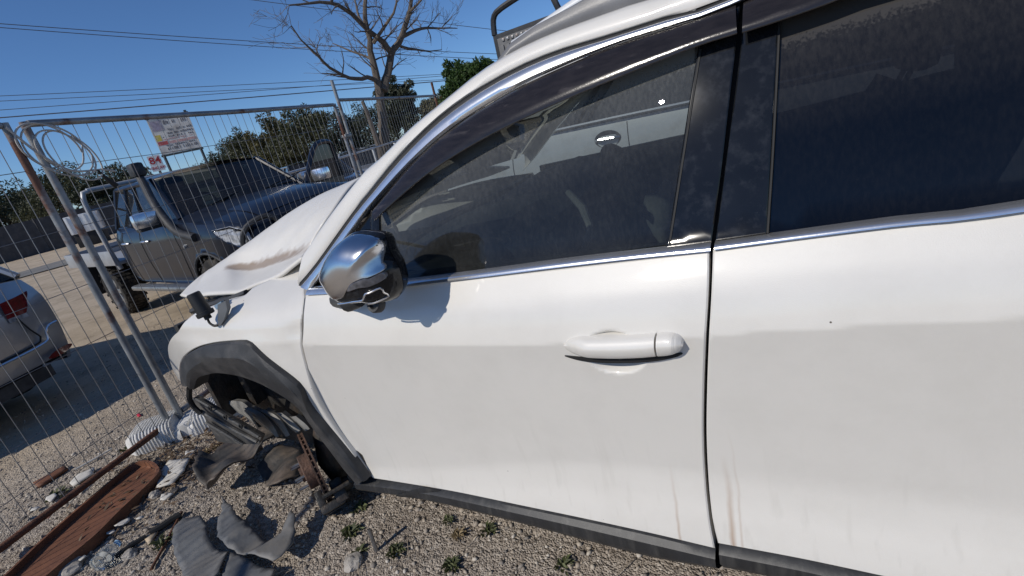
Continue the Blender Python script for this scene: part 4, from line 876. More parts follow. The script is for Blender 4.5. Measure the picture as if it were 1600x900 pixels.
def ground_mat():
    m = bpy.data.materials.new('compacted_gravel_earth'); m.use_nodes = True; N, L = nt(m); b = N['Principled BSDF']; b.inputs['Roughness'].default_value = .95; b.inputs['Specular IOR Level'].default_value = .2
    tc = N.new('ShaderNodeTexCoord')
    def noi(sc, de=6, ro=.6):
        n = N.new('ShaderNodeTexNoise'); n.inputs['Scale'].default_value = sc; n.inputs['Detail'].default_value = de; n.inputs['Roughness'].default_value = ro; L.new(tc.outputs['Object'], n.inputs['Vector']); return n
    def ramp(src, cols):
        r = N.new('ShaderNodeValToRGB'); e = r.color_ramp.elements
        while len(e) < len(cols): e.new(.5)
        for k, (p, c) in enumerate(cols): e[k].position = p; e[k].color = col(c)
        L.new(src, r.inputs['Fac']); return r.outputs['Color']
    def mix(f, a, b_):
        x = N.new('ShaderNodeMix'); x.data_type = 'RGBA'
        if hasattr(f, 'links'): L.new(f, x.inputs[0])
        else: x.inputs[0].default_value = f
        L.new(a, x.inputs[6]); L.new(b_, x.inputs[7]); return x.outputs[2]
    sand = ramp(noi(1.3, 8).outputs['Fac'], [(.3, (0.435, 0.352, 0.256)), (.55, (0.550, 0.454, 0.339)), (.75, (0.640, 0.538, 0.416))])
    vo = N.new('ShaderNodeTexVoronoi'); vo.inputs['Scale'].default_value = 70; L.new(tc.outputs['Object'], vo.inputs['Vector'])
    vo2 = N.new('ShaderNodeTexVoronoi'); vo2.inputs['Scale'].default_value = 160; L.new(tc.outputs['Object'], vo2.inputs['Vector'])
    hs = N.new('ShaderNodeSeparateColor'); L.new(vo.outputs['Color'], hs.inputs[0])
    grav = ramp(hs.outputs[0], [(0, (0.154, 0.134, 0.115)), (.4, (0.333, 0.282, 0.230)), (.75, (0.461, 0.397, 0.326)), (1, (0.640, 0.576, 0.493))])
    hs2 = N.new('ShaderNodeSeparateColor'); L.new(vo2.outputs['Color'], hs2.inputs[0])
    grav2 = ramp(hs2.outputs[0], [(0, (0.192, 0.160, 0.128)), (.5, (0.358, 0.301, 0.243)), (1, (0.563, 0.499, 0.422))])
    mg = mix(.5, grav, grav2)
    # the stony strip lies along the fence and under the wreck; beyond it the yard is pale sand
    sp = N.new('ShaderNodeSeparateXYZ'); L.new(tc.outputs['Object'], sp.inputs[0])
    a = N.new('ShaderNodeMath'); a.operation = 'MULTIPLY'; a.inputs[1].default_value = FNRM.x; L.new(sp.outputs['X'], a.inputs[0])
    c = N.new('ShaderNodeMath'); c.operation = 'MULTIPLY_ADD'; c.inputs[1].default_value = FNRM.y; L.new(sp.outputs['Y'], c.inputs[0]); L.new(a.outputs[0], c.inputs[2])
    nn = noi(1.1, 6); d = N.new('ShaderNodeMath'); d.operation = 'MULTIPLY_ADD'; d.inputs[1].default_value = 1.6; L.new(nn.outputs['Fac'], d.inputs[0]); L.new(c.outputs[0], d.inputs[2])
    s0 = FA.dot(FNRM)
    r = N.new('ShaderNodeMapRange'); r.inputs['From Min'].default_value = s0 + 1.0; r.inputs['From Max'].default_value = s0 + 2.6; L.new(d.outputs[0], r.inputs['Value'])
    base = mix(r.outputs[0], mg, sand)
    n5 = noi(2.4, 8, .7); r5 = N.new('ShaderNodeMapRange'); r5.inputs['From Min'].default_value = .5; r5.inputs['From Max'].default_value = .72; r5.inputs['To Max'].default_value = .55; L.new(n5.outputs['Fac'], r5.inputs['Value'])
    soil = ramp(noi(30, 4).outputs['Fac'], [(.3, (0.109, 0.084, 0.064)), (.7, (0.218, 0.173, 0.128))])
    base = mix(r5.outputs[0], base, soil)
    L.new(base, b.inputs['Base Color'])
    ad = N.new('ShaderNodeMath'); ad.operation = 'ADD'; L.new(vo.outputs['Distance'], ad.inputs[0]); L.new(vo2.outputs['Distance'], ad.inputs[1])
    bp = N.new('ShaderNodeBump'); bp.inputs['Strength'].default_value = .7; bp.inputs['Distance'].default_value = .012; bp.invert = True; L.new(ad.outputs[0], bp.inputs['Height'])
    bn = N.new('ShaderNodeBump'); bn.inputs['Strength'].default_value = .5; bn.inputs['Distance'].default_value = .05; L.new(noi(14, 6).outputs['Fac'], bn.inputs['Height']); L.new(bn.outputs[0], bp.inputs['Normal'])
    L.new(bp.outputs[0], b.inputs['Normal']); return m
ground = link('ground', me, ground_mat()); tag(ground, kind='structure')
# grey access road far across the yard
def sheet(name, pts, m, dz=.006):
    P = [Vector((p[0], p[1], ground_z(p[0], p[1]) + dz)) for p in pts]; return MB().grid(P).build(name, m)
ASPH = mat('worn_grey_asphalt', (.17, .165, .155), .9, var=.2, vscale=3, dirt=(.27, .24, .19), dscale=1.2, damt=.7, bump=.2, bscale=60)
rd = []
for i in range(30):
    t = i / 29; p = Vector((-30, 9.5)).lerp(Vector((14, 38)), t); n_ = Vector((-.54, .84)); rd.append([(*(p + n_ * w_), ground_z(*(p + n_ * w_)) + .03) for w_ in (-1.6, -.5, .5, 1.6)])
road = MB().grid(rd).build('road', ASPH); tag(road, kind='structure')

# ------------------------------------------------------------------ temporary mesh fence
GALV = mat('weathered_galvanised_tube', (.26, .27, .28), .5, metal=.55, var=.25, vscale=12, dirt=(.135, .045, .018), dscale=3.2, damt=.9, dlo=.54, dhi=.64, stretch=(1, 1, 1), bump=.12, bscale=90)
RUSTY = mat('rusted_steel_tube', (.115, .048, .026), .85, var=.45, vscale=14, dirt=(.25, .235, .22), dscale=4, damt=.7, dlo=.56, dhi=.68, bump=.25, bscale=120)
POSTM = mat('galvanised_post_with_rust', (.27, .28, .285), .5, metal=.5, var=.2, vscale=14, dirt=(.135, .05, .022), dscale=2.6, damt=.9, dlo=.52, dhi=.60, bump=.12, bscale=90)
WIREM = mat('dull_zinc_wire', (.23, .235, .24), .5, metal=.5, var=.2, vscale=9, dirt=(.12, .05, .025), dscale=3, damt=.6)
def fpt(s, z, off=0.0): p = FA + FDIR * s + FNRM * off; return Vector((p.x, p.y, z))
wire_v = None
def fence_panel(s0, s1, zb, zt, label, rail_b=GALV, ext=(0, 0), mats=(GALV, GALV, GALV), off=0.0, tilt=0.0, step=.0755):
    root = empty('mesh_fence', fpt(s0, 0, off), label=label, cat='fence panel', group='temporary fence panels')
    O = root.location.copy(); w = s1 - s0
    d3 = Vector((FDIR.x, FDIR.y, 0))
    loc = lambda s, z, o_=0.0: d3 * s + Vector((FNRM.x * o_, FNRM.y * o_, z))
    MB().tube([loc(0, zb - ext[0]), loc(0, (zb + zt) / 2), loc(0, zt + ext[1])], .0185, 12).build('post', mats[0], root)
    MB().tube([loc(w, zb - ext[0]), loc(w, (zb + zt) / 2), loc(w, zt + ext[1])], .0185, 12).build('post', mats[1], root)
    MB().tube([loc(.019, zt - .01), loc(w * .5, zt - .016), loc(w - .019, zt - .01)], .0175, 12).build('top_rail', mats[2], root)
    MB().tube([loc(.019, zb + .02), loc(w * .5, zb + .012), loc(w - .019, zb + .02)], .0175, 12).build('bottom_rail', rail_b, root)
    n = int(w / step); rng = random.Random(int(s0 * 100) + 5)
    hz = [zt - .235, zt - .55, zt - .85, zt - 1.14, zt - 1.42, zt - 1.62]
    proto = None
    for i in range(1, n):
        s = w * i / n; b_ = rng.uniform(-.008, .008)
        o = MB().tube([loc(s, zb + .02), loc(s + b_, zb + .6, .004), loc(s - b_, zb + 1.1, -.003), loc(s, zt - .01)], .0019, 5).build('wire', WIREM, root)
    for z in hz:
        MB().tube([loc(0, z), loc(w * .25, z - .006, .005), loc(w * .5, z - .002, -.004), loc(w * .75, z - .007, .006), loc(w, z)], .0019, 5).build('cross_wire', WIREM, root)
    return root
eA2 = [(0.0406, 1.8743), (0.1338, 0.0667)]; eB = [(3.0362, 1.8661), (3.1512, 1.1342)]
pan1 = fence_panel(-3.02, 0.0, .085, 1.885, 'mesh fence panel on the left with a rusty bottom rail, nearest the silver car', RUSTY, mats=(GALV, POSTM, GALV))
pan2 = fence_panel(.085, 3.02, .10, 1.885, 'middle mesh fence panel in front of the dark pickup, rust streaked along its top rail', GALV, ext=(.02, .0), mats=(POSTM, GALV, GALV))
pan3 = fence_panel(3.12, 6.1, .09, 1.93, 'mesh fence panel furthest right, in front of the bare tree', GALV, ext=(.02, .19), mats=(POSTM, RUSTY, GALV))
# clamps at the joints
for s_, z_ in ((3.07, 1.55),):
    c = fpt(s_, z_); mb = MB(); mb.box((0, 0, 0), (.13, .05, .035), Matrix.Rotation(atan2(FDIR.y, FDIR.x), 4, 'Z'), .006); mb.tube([(0, 0, -.03), (0, 0, .035)], .008, 8)
    o = mb.build('fence_clamp', STEEL); o.location = c
    tag(o, {1.45: 'steel clamp high on the joint of the near fence posts', .42: 'steel clamp low on the joint of the near fence posts', 1.55: 'steel clamp joining the posts beside the bare tree'}[z_], 'clamp', 'fence clamps')
# ribbed white plastic foot block
def fence_foot(loc_, rz, label, sc=1.0):
    root = empty('fence_weight', loc_, rz, label, 'fence foot', 'fence feet')
    W = mat('dusty_white_plastic', (.70, .69, .66), .6, var=.08, vscale=10, dirt=(.36, .31, .25), dscale=6, damt=.6, dlo=.5, dhi=.75)
    for sg in (1, -1):
        secs = []
        prof = [0, .03, .05, .08, .13, .18, .23, .27, .30, .315]
        for i, t in enumerate(prof):
            w_ = .115 * (1 if t < .2 else sqrt(max(.02, 1 - ((t - .2) / .125) ** 2))); h = .13 * (1 if t > .04 else .6)
            h *= 1 if t < .22 else sqrt(max(.06, 1 - ((t - .22) / .12) ** 2))
            secs.append([(sg * (.02 + t), w_ * a, h * b_) for a, b_ in ((-1, .0), (-1, .45), (-.92, .8), (-.75, .97), (-.4, 1), (.4, 1), (.75, .97), (.92, .8), (1, .45), (1, 0))])
        MB().grid(secs).build('foot_half', W, root)
        for k in range(13):
            t = .04 + .018 * k; rr = [(sg * (.02 + t), .117 * a, .132 * b_) for a, b_ in ((-1, .05), (-1, .45), (-.92, .81), (-.75, .99), (-.4, 1.02), (.4, 1.02), (.75, .99), (.92, .81), (1, .45), (1, .05))]
            if t > .2: kk = sqrt(max(.05, 1 - ((t - .2) / .125) ** 2)); kz = sqrt(max(.06, 1 - (max(0, t - .22) / .12) ** 2)); rr = [(p[0], p[1] * kk, p[2] * kz) for p in rr]
            MB().tube(rr, .004, 5).build('rib', W, root)
    MB().box((0, 0, .05), (.06, .2, .09), bev=.01).build('socket', W, root)
    return root
fp = fpt(.03, 0); fence_foot((fp.x + .07, fp.y + .02, .0), atan2(FNRM.y, FNRM.x) + .55, 'white ribbed plastic fence foot under the near posts')
fp = fpt(3.07, 0); fence_foot((fp.x, fp.y, -.01), atan2(FNRM.y, FNRM.x), 'white ribbed plastic fence foot under the posts hidden behind the bonnet')
# cable hung in a coil over the corner of the fence
cab = []
for k in range(4):
    ang0 = 0
    for i in range(18):
        a = 2 * pi * i / 18 + .5 * k; rr = .14 + .016 * (k % 2)
        s = .13 + .03 * k + rr * cos(a) * (1 - .08 * k); z = 1.745 + rr * .85 * sin(a) - .018 * k - .04 * cos(a); cab.append(fpt(s, z, -.03 - .012 * sin(a * 1.0 + k)))
CABM = mat('pale_grey_cable', (.42, .40, .37), .6, var=.15, vscale=20)
root = empty('cable_coil', fpt(.05, 1.6), label='coiled pale cable hung over the near corner of the fence', cat='cable', )
off = root.location.copy()
for k in range(4):
    seg = cab[k * 18:(k + 1) * 18 + 1]
    if len(seg) < 19: seg = seg + [seg[-1] + Vector((.02, .01, -.05))]
    MB().tube([p - off for p in catmull(seg, .02)], .0045, 6).build('loop', CABM, root)
MB().tube([p - off for p in catmull([fpt(-.02, 1.86, -.03), fpt(.06, 1.72, -.035), fpt(.17, 1.62, -.03), fpt(.33, 1.60, -.03), fpt(.40, 1.58, -.03)], .02)], .006, 6).build('tail', CABM, root)
MB().tube([p - off for p in (fpt(.30, 1.60, -.035), fpt(.33, 1.54, -.035), fpt(.36, 1.50, -.035))], [.006, .012, .016], 8).build('plug', RUBBER, root)

# ------------------------------------------------------------------ other vehicles
TYRE = mat('tyre_rubber', (.022, .021, .020), .85, var=.3, vscale=14, dirt=(.14, .12, .095), dscale=10, damt=.6, bump=.2, bscale=80)
ALLOY = mat('alloy_wheel', (.42, .43, .44), .35, metal=.8, var=.15, vscale=20, dirt=(.12, .10, .08), dscale=12, damt=.6)
CARGLASS = glass_mat('car_window_glass', (.22, .27, .27), (.30, .29, .27), dens=.20)
REDL = mat('red_lamp_lens', (.16, .008, .010), .12, var=.3, vscale=40, coat=.6)
CLEARL = mat('clear_headlamp_lens', (.34, .35, .36), .12, var=.5, vscale=22, coat=.8)
WHITEP = mat('plain_white_paint', (.70, .71, .71), .35, coat=.7, var=.04, vscale=5, dirt=(.4, .37, .32), dscale=6, damt=.4)
def make_wheel(r=.36, w=.24, rim=.23, spokes=6, parent=None, loc=(0, 0, 0), side=1, tread=True):
    root = bpy.data.objects.new('wheel', None); C.objects.link(root); root.empty_display_size = .1
    root.parent = parent; root.location = loc
    M_ = Matrix.Rotation(radians(-90 * side), 4, 'X')
    mb = MB(); mb.lathe([(rim, -w / 2 + .02), (rim + .04, -w / 2), (r - .03, -w / 2 + .005), (r - .008, -w / 2 + .03), (r, -w / 4), (r, w / 4), (r - .008, w / 2 - .03), (r - .03, w / 2 - .005), (rim + .04, w / 2), (rim, w / 2 - .02)], 40, M_)
    if tread:
        for i in range(40):
            a = 2 * pi * i / 40
            for k in (-.36, -.12, .12, .36): mb.box((r + .002, 0, k * w + (.012 if i % 2 else -.012)), (.014, .036, w * .19), M_ @ Matrix.Rotation(a + k * .06, 4, 'Z'))
    mb.build('tyre', TYRE, root)
    mb = MB(); mb.lathe([(rim + .003, -w / 2 + .03), (rim + .003, w / 2 - .022), (rim - .015, w / 2 - .03), (rim - .03, w / 2 - .08), (.05, w / 2 - .09), (.001, w / 2 - .085)], 32, M_)
    for i in range(spokes):
        a = 2 * pi * i / spokes; mb.box((rim * .52, 0, w / 2 - .05), (rim * .88, rim * .28, .035), M_ @ Matrix.Rotation(a, 4, 'Z'), .01)
    mb.lathe([(.055, w / 2 - .06), (.055, w / 2 - .035), (.035, w / 2 - .028), (.001, w / 2 - .026)], 16, M_)
    mb.build('rim', ALLOY, root); return root

def car_shell(root, top, zb, wid, arches, paint, tail=None, step=.05, nose_bow=.16, tail_bow=.10, crown=.05, lip=.0, dark=BLACKP, shoulder=.055, sections=('front', 'rear')):
    """Body of a road vehicle: pressed sides with wheel openings, a crowned top, nose and tail.
    top: (x, z) of the shoulder line from nose to tail; arches: (x, radius)."""
    xf, xr = top[0][0], top[-1][0]
    topf = spline([(x, z) for x, z in sorted(top)])
    def half(x):
        f = max(0, (x - (xf - .75)) / .75); r = max(0, ((xr + .6) - x) / .6)
        return wid - .10 * f ** 2.2 - .07 * r ** 2.2
    def surf(x, z):
        zt = topf(min(xf, max(xr, x))); t = (z - zb) / max(.2, zt - zb)
        return half(x) - .035 * max(0, .45 - t) ** 1.3 * 2 - shoulder * max(0, t - .72) ** 2 / .078
    bottom = [(xf, zb + .12), (xf - .05, zb + .03)]
    for (ax_, rad) in sorted(arches, reverse=True):
        az_ = .36
        seg = [(ax_ + rad, zb)] + [(ax_ + rad * cos(a), az_ + rad * sin(a)) for a in [pi * i / 12 for i in range(0, 13)] if az_ + rad * sin(a) > zb] + [(ax_ - rad, zb)]
        bottom += seg
    bottom += [(xr + .05, zb + .06), (xr, zb + .16)]
    outl = [Vector(p) for p in bottom] + [Vector((x, topf(x))) for x in np.linspace(xr, xf, 40)]
    dense = []
    for a, b_ in zip(outl, outl[1:] + outl[:1]):
        k = max(1, int((b_ - a).length / step)); dense += [a.lerp(b_, i / k) for i in range(k)]
    for sd_ in (1, -1):
        panel('body_side', dense, surf, paint, root, step=step, thick=.03, edge=0, side=sd_)
    mb = MB()
    rws = []
    for x in np.linspace(xr, xf, 44):
        z = topf(x); y = surf(x, z); rws.append([(x, y * k, z - .002 + crown * (1 - abs(k) ** 2.5)) for k in [i / 7 for i in range(7, -8, -1)]])
    deck = mb.grid(rws).build('bonnet_and_deck', paint, root)
    for nm, x0, sg, bow, do in (('front_fascia', xf, 1, nose_bow, 'front' in sections), ('rear_fascia', xr, -1, tail_bow, 'rear' in sections)):
        if not do: continue
        rws = []; zt = topf(x0)
        for i in range(9):
            t = i / 8; z = zb + .14 + (zt - zb - .14) * t
            y = surf(x0, z); rws.append([(x0 + sg * (bow * (1 - abs(k) ** 2.2) + .03 * sin(pi * t)) * (1 - .5 * max(0, t - .8) / .2), y * k, z + (crown * (1 - abs(k) ** 2.5) if i == 8 else 0)) for k in [j / 9 for j in range(9, -10, -1)]])
        MB().grid(rws).build(nm, paint, root)
    for (ax_, rad) in arches:
        for sd_ in (1, -1):
            mb = MB(); rws = []
            for j in range(4):
                y = half(ax_) - .015 - .09 * j; rws.append([(ax_ + (rad - .002) * cos(a), sd_ * y, .36 + (rad - .002) * sin(a)) for a in [radians(-18 + 216 * i / 24) for i in range(25)]])
            mb.grid(rws).build('arch_liner', RUBBER, root)
            MB().tube([(ax_ + (rad + .004) * cos(a), sd_ * (surf(ax_ + rad * cos(a), .36 + rad * sin(a)) + .006), .36 + (rad + .004) * sin(a)) for a in [radians(-12 + 204 * i / 24) for i in range(25)]], .016, 6).build('arch_lip', dark, root)
    MB().box(((xf + xr) / 2, 0, zb + .08), (xf - xr - .5, wid * 1.6, .14), bev=.02).build('underbody', RUBBER, root)
    return surf, topf, half
def greenhouse(root, base, roof, paint, ybase, yroof, zoff=.0, pillars=(), glass=CARGLASS, crown=.04):
    """base: x of the window line corners (front, rear) with z; roof: x of the roof corners with z."""
    (bf, br), (rf, rr) = base, roof
    P = lambda a, b_, t: tuple(Vector(a).lerp(Vector(b_), t))
    B = {('f', s): (bf[0], s * ybase, bf[1]) for s in (1, -1)}; B.update({('r', s): (br[0], s * ybase, br[1]) for s in (1, -1)})
    T = {('f', s): (rf[0], s * yroof, rf[1]) for s in (1, -1)}; T.update({('r', s): (rr[0], s * yroof, rr[1]) for s in (1, -1)})
    for e, nm, bow in (('f', 'windscreen', .10), ('r', 'rear_window', -.06)):
        rws = []
        for i in range(6):
            t = i / 5; a = Vector(P(B[(e, 1)], T[(e, 1)], t)); rws.append([(a.x + bow * (1 - k * k), a.y * k, a.z + (.02 if i == 5 else 0) * (1 - k * k)) for k in [j / 6 for j in range(6, -7, -1)]])
        MB().grid(rws).build(nm, glass, root)
    for s in (1, -1):
        MB().grid([[P(B[('f', s)], B[('r', s)], t), tuple(Vector(P(P(B[('f', s)], B[('r', s)], t), P(T[('f', s)], T[('r', s)], t), .5)) + Vector((0, s * .015, 0))), P(T[('f', s)], T[('r', s)], t)] for t in [i / 10 for i in range(11)]]).build('side_window', glass, root)
        for e in ('f', 'r'):
            MB().tube([P(B[(e, s)], T[(e, s)], t) for t in (0, .5, 1)], [.032, .030, .034], 8).build('roof_pillar', paint, root)
        for t in pillars:
            MB().tube([P(B[('f', s)], B[('r', s)], t), tuple(Vector(P(P(B[('f', s)], B[('r', s)], t), P(T[('f', s)], T[('r', s)], t), .5)) + Vector((0, s * .016, 0))), P(T[('f', s)], T[('r', s)], t)], .024, 8).build('door_pillar', dark_trim, root)
        MB().tube([P(T[('f', s)], T[('r', s)], t) for t in (0, .3, .7, 1)], .03, 8).build('roof_gutter', paint, root)
        MB().tube([P(B[('f', s)], B[('r', s)], t) for t in (0, .3, .7, 1)], .016, 6).build('window_sill', dark_trim, root)
    rws = []
    for t in [i / 12 for i in range(13)]:
        a = Vector(P(T[('f', 1)], T[('r', 1)], t)); k0 = sin(pi * t) * .02
        rws.append([(a.x + (.10 if t == 0 else 0) * (1 - k * k) - (.06 if t == 1 else 0) * (1 - k * k) * -1 * -1, a.y * k, a.z + .012 + k0 + crown * (1 - k * k)) for k in [j / 7 for j in range(7, -8, -1)]])
    MB().grid(rws).build('roof', paint, root)
dark_trim = GLOSSB
def panel_line(root, surf, pts, name='door_seam', side=1, r=.004):
    MB().tube([(p.x, side * (surf(p.x, p.y) + .001), p.y) for p in catmull([Vector(q) for q in pts], .05)], r, 5).build(name, RUBBER, root)
def seats(root, x, z, y=.36, m=DARK):
    for s in (1, -1):
        mb = MB(); mb.box((x, s * y, z), (.16, .46, .62), Matrix.Identity(4), .06); mb.box((x - .03, s * y, z + .40), (.10, .26, .16), Matrix.Identity(4), .04); mb.build('seat', m, root)

# ---- dark blue dual-cab pickup behind the fence, nose towards the car
NAVY = mat('dark_navy_paint', (.009, .011, .018), .3, spec=.35, coat=.35, var=.2, vscale=6, dirt=(.10, .09, .075), dscale=3.5, damt=.22, dlo=.5, dhi=.85, crough=.05)
ute = empty('pickup_truck', (-2.44, 5.82, -.075), label='dark navy pickup truck with snorkel and steel tray headboard behind the fence', cat='pickup truck')
ute.rotation_euler = (0, 0, atan2(cos(radians(126.7)), sin(radians(126.7))))
us, ut, uh = car_shell(ute, [(.80, .98), (.70, 1.05), (.45, 1.11), (0, 1.15), (-.55, 1.19), (-.62, 1.20), (-1.2, 1.18), (-1.9, 1.19), (-2.38, 1.20)], .46, .925, [(0, .46)], NAVY, crown=.075, shoulder=.06, nose_bow=.14, tail_bow=.0)
greenhouse(ute, ((-.50, 1.185), (-2.33, 1.20)), ((-1.12, 1.655), (-2.22, 1.655)), NAVY, .80, .66, pillars=(.50, .72), crown=.05)
for s in (1, -1):
    panel_line(ute, us, [(-.55, 1.16), (-.50, .85), (-.56, .52)], side=s); panel_line(ute, us, [(-1.45, 1.16), (-1.45, .85), (-1.42, .52)], side=s); panel_line(ute, us, [(-2.02, 1.16), (-2.02, .85), (-2.0, .52)], side=s)
    for xh in (-1.30, -1.90):
        MB().tube([(xh + .09, s * (us(xh, 1.02) + .004), 1.02), (xh + .06, s * (us(xh, 1.02) + .03), 1.025), (xh - .06, s * (us(xh, 1.02) + .03), 1.025), (xh - .09, s * (us(xh, 1.02) + .004), 1.02)], .013, 8).build('door_handle', CHROME, ute)
    hl = [(.28, 1.045), (.55, 1.055), (.74, 1.00), (.79, .90), (.76, .84), (.62, .85), (.48, .90), (.36, .97)]
    panel('headlamp', [q for a_, b_ in zip(hl, hl[1:] + hl[:1]) for q in (Vector(a_), Vector(a_).lerp(Vector(b_), .5))], lambda x, z: us(x, z) + .006 + .02 * sst(.5, .8, x), CLEARL, ute, step=.04, thick=.03, edge=.004, side=s)
    MB().lathe([(.001, .02), (.015, .018), (.022, .0)], 12, Matrix.Translation((-.36, s * us(-.36, .92), .92)) @ Matrix.Rotation(radians(-90 * s), 4, 'X')).build('side_repeater', CLEARL, ute)
    # mirror
    mb = MB(); mb.box((-.72, s * 1.03, 1.27), (.12, .26, .17), bev=.05); mo_ = mb.build('door_mirror', CHROME, ute)
    mb = MB(); mb.box((-.74, s * 1.01, 1.185), (.13, .25, .05), bev=.02); mb.tube([(-.70, s * .84, 1.20), (-.71, s * .95, 1.20)], .03, 8); mb.build('mirror_foot', BLACKP, mo_)
    mb = MB(); mb.box((-1.25, s * .97, .46), (1.75, .13, .06), bev=.025); mb.tube([(-.6, s * .75, .5), (-.6, s * .95, .45)], .025); mb.tube([(-1.9, s * .75, .5), (-1.9, s * .95, .45)], .025); mb.build('side_step', ALLOY, ute)
    make_wheel(.385, .26, .235, 6, ute, (0, s * .80, .385), s); make_wheel(.36, .26, .235, 6, ute, (-3.2, s * .80, .36), s)
mb = MB(); mb.box((.84, 0, .62), (.16, 1.6, .24), bev=.05); ubar = mb.build('bull_bar', BLACKP, ute)
for s in (1, -1):
    MB().tube(catmull([(.86, s * .50, .55), (.90, s * .52, .85), (.86, s * .58, 1.05), (.80, s * .72, 1.06), (.74, s * .84, .98), (.70, s * .88, .80), (.72, s * .86, .60)], .05), .028, 8).build('lamp_hoop', BLACKP, ubar)
MB().grid([[(.93 - .05 * abs(k) ** 2, .52 * k, z) for k in (-1, -.5, 0, .5, 1)] for z in (.72, .80, .88, .96)]).build('grille', BLACKP, ute)
# bonnet scoop bulge and wipers
MB().grid([[(x, y, ut(x) + .077 - .075 * abs(y / .85) ** 2.5 + .028 * (1 - abs(y / .62) ** 4) * sst(-.45, -.25, x) * sst(.72, .5, x)) for y in [.62 * k / 8 for k in range(-8, 9)]] for x in [-.45 + 1.17 * i / 14 for i in range(15)]]).build('bonnet_bulge', NAVY, ute)
for y in (-.45, .15):
    MB().tube([(-.47, y, 1.255), (-.56, y + .32, 1.305), (-.62, y + .62, 1.33)], .009, 6).build('wiper', RUBBER, ute)
# snorkel up the side facing the fence
MB().tube(catmull([(-.05, -.93, 1.0), (-.30, -.935, 1.06), (-.50, -.92, 1.16), (-.80, -.86, 1.42), (-1.06, -.77, 1.66), (-1.14, -.75, 1.74)], .05), [.045] * 4 + [.042] * 40 if False else .044, 10).build('snorkel', BLACKP, ute)
mb = MB(); mb.box((-1.13, -.75, 1.80), (.17, .13, .15), bev=.035); mb.build('snorkel_head', BLACKP, ute)
# tray with headboard loop
TRAY = mat('weathered_tray_aluminium', (.42, .43, .44), .5, metal=.5, var=.15, vscale=8, dirt=(.25, .22, .18), dscale=4, damt=.5)
tray = MB(); tray.box((-3.45, 0, .78), (1.95, 1.9, .05), bev=.01); tr = tray.build('tray', TRAY, ute)
for s in (1, -1): MB().box((-3.45, s * .95, .86), (1.95, .03, .20), bev=.008).build('drop_side', TRAY, tr)
MB().box((-4.42, 0, .86), (.03, 1.9, .20), bev=.008).build('tailboard', TRAY, tr)
mb = MB(); mb.tube(catmull([(-2.50, -.92, .70), (-2.50, -.94, 1.0), (-2.50, -.94, 1.64), (-2.50, -.86, 1.73), (-2.50, -.7, 1.74), (-2.50, .7, 1.74), (-2.50, .86, 1.73), (-2.50, .94, 1.64), (-2.50, .94, 1.0), (-2.50, .92, .70)], .08), .03, 10); hb_ = mb.build('headboard_loop', TRAY, ute)
for z in (1.0, 1.25, 1.5): MB().tube([(-2.50, -.93, z), (-2.50, .93, z)], .014, 6).build('headboard_bar', TRAY, hb_)
mb = MB(); mb.box((-3.3, .42, .62), (2.3, .1, .16), bev=.01); mb.box((-3.3, -.42, .62), (2.3, .1, .16), bev=.01); mb.tube([(-3.2, -.7, .385), (-3.2, .7, .385)], .06, 8); mb.box((-3.0, 0, .52), (.6, 1.0, .2), bev=.03); mb.build('chassis', RUBBER, ute)
for s in (1, -1): MB().box((-3.66, s * .80, .56), (.02, .32, .46), bev=.004).build('mud_flap', RUBBER, ute)
MB().box((-.62, 0, 1.16), (.35, 1.4, .12), bev=.04).build('dashboard', DASH, ute); seats(ute, -1.35, 1.18); 
mb = MB(); mb.tube([(-.85 + .06 * sin(a), -.36 + .17 * cos(a), 1.24 + .16 * sin(a)) for a in [2 * pi * i / 20 for i in range(20)]], .014, 6, closed=True); mb.build('steering_wheel', RUBBER, ute)
mb = MB(); mb.box((-.98, .33, 1.36), (.012, .34, .13), Matrix.Identity(4), .002); mb.build('windscreen_notice', mat('faded_red_card', (.42, .10, .07), .7, var=.3, vscale=20), ute)
# far front door standing open
dr = bpy.data.objects.new('open_door', None); C.objects.link(dr); dr.parent = ute; dr.location = (-.56, .90, 0); dr.rotation_euler = (0, 0, radians(112))
mb = MB(); pts_ = [(0, .56), (.92, .56), (.94, 1.16), (0, 1.16)]
mb.prism([(x, 0, z) for x, z in pts_], (0, .06, 0)); mb.build('door_skin', NAVY, dr)
mb = MB(); mb.tube(catmull([(0, .03, 1.16), (.18, .03, 1.38), (.45, .03, 1.62), (.66, .03, 1.68), (.90, .03, 1.66), (.94, .03, 1.55), (.95, .03, 1.16)], .05), .036, 8); mb.build('window_frame', NAVY, dr)
MB().prism([(x, .03, z) for x, z in [(0.02, 1.16), (.18, 1.36), (.45, 1.60), (.66, 1.66), (.92, 1.64), (.94, 1.16)]], (0, .005, 0)).build('window_glass', GLASS_R, dr)
MB().box((.14, -.14, 1.27), (.17, .22, .17), bev=.05).build('door_mirror', CHROME, dr)

# ---- silver hatchback beyond the left fence panel, tail towards the fence
SILV = mat('silver_metallic_paint', (.40, .405, .41), .32, metal=.55, coat=1.0, var=.05, vscale=6, dirt=(.26, .23, .19), dscale=5, damt=.35, crough=.04)
sil = empty('silver_car', label='silver car parked behind the left fence panel with its tail lamps facing us', cat='car')
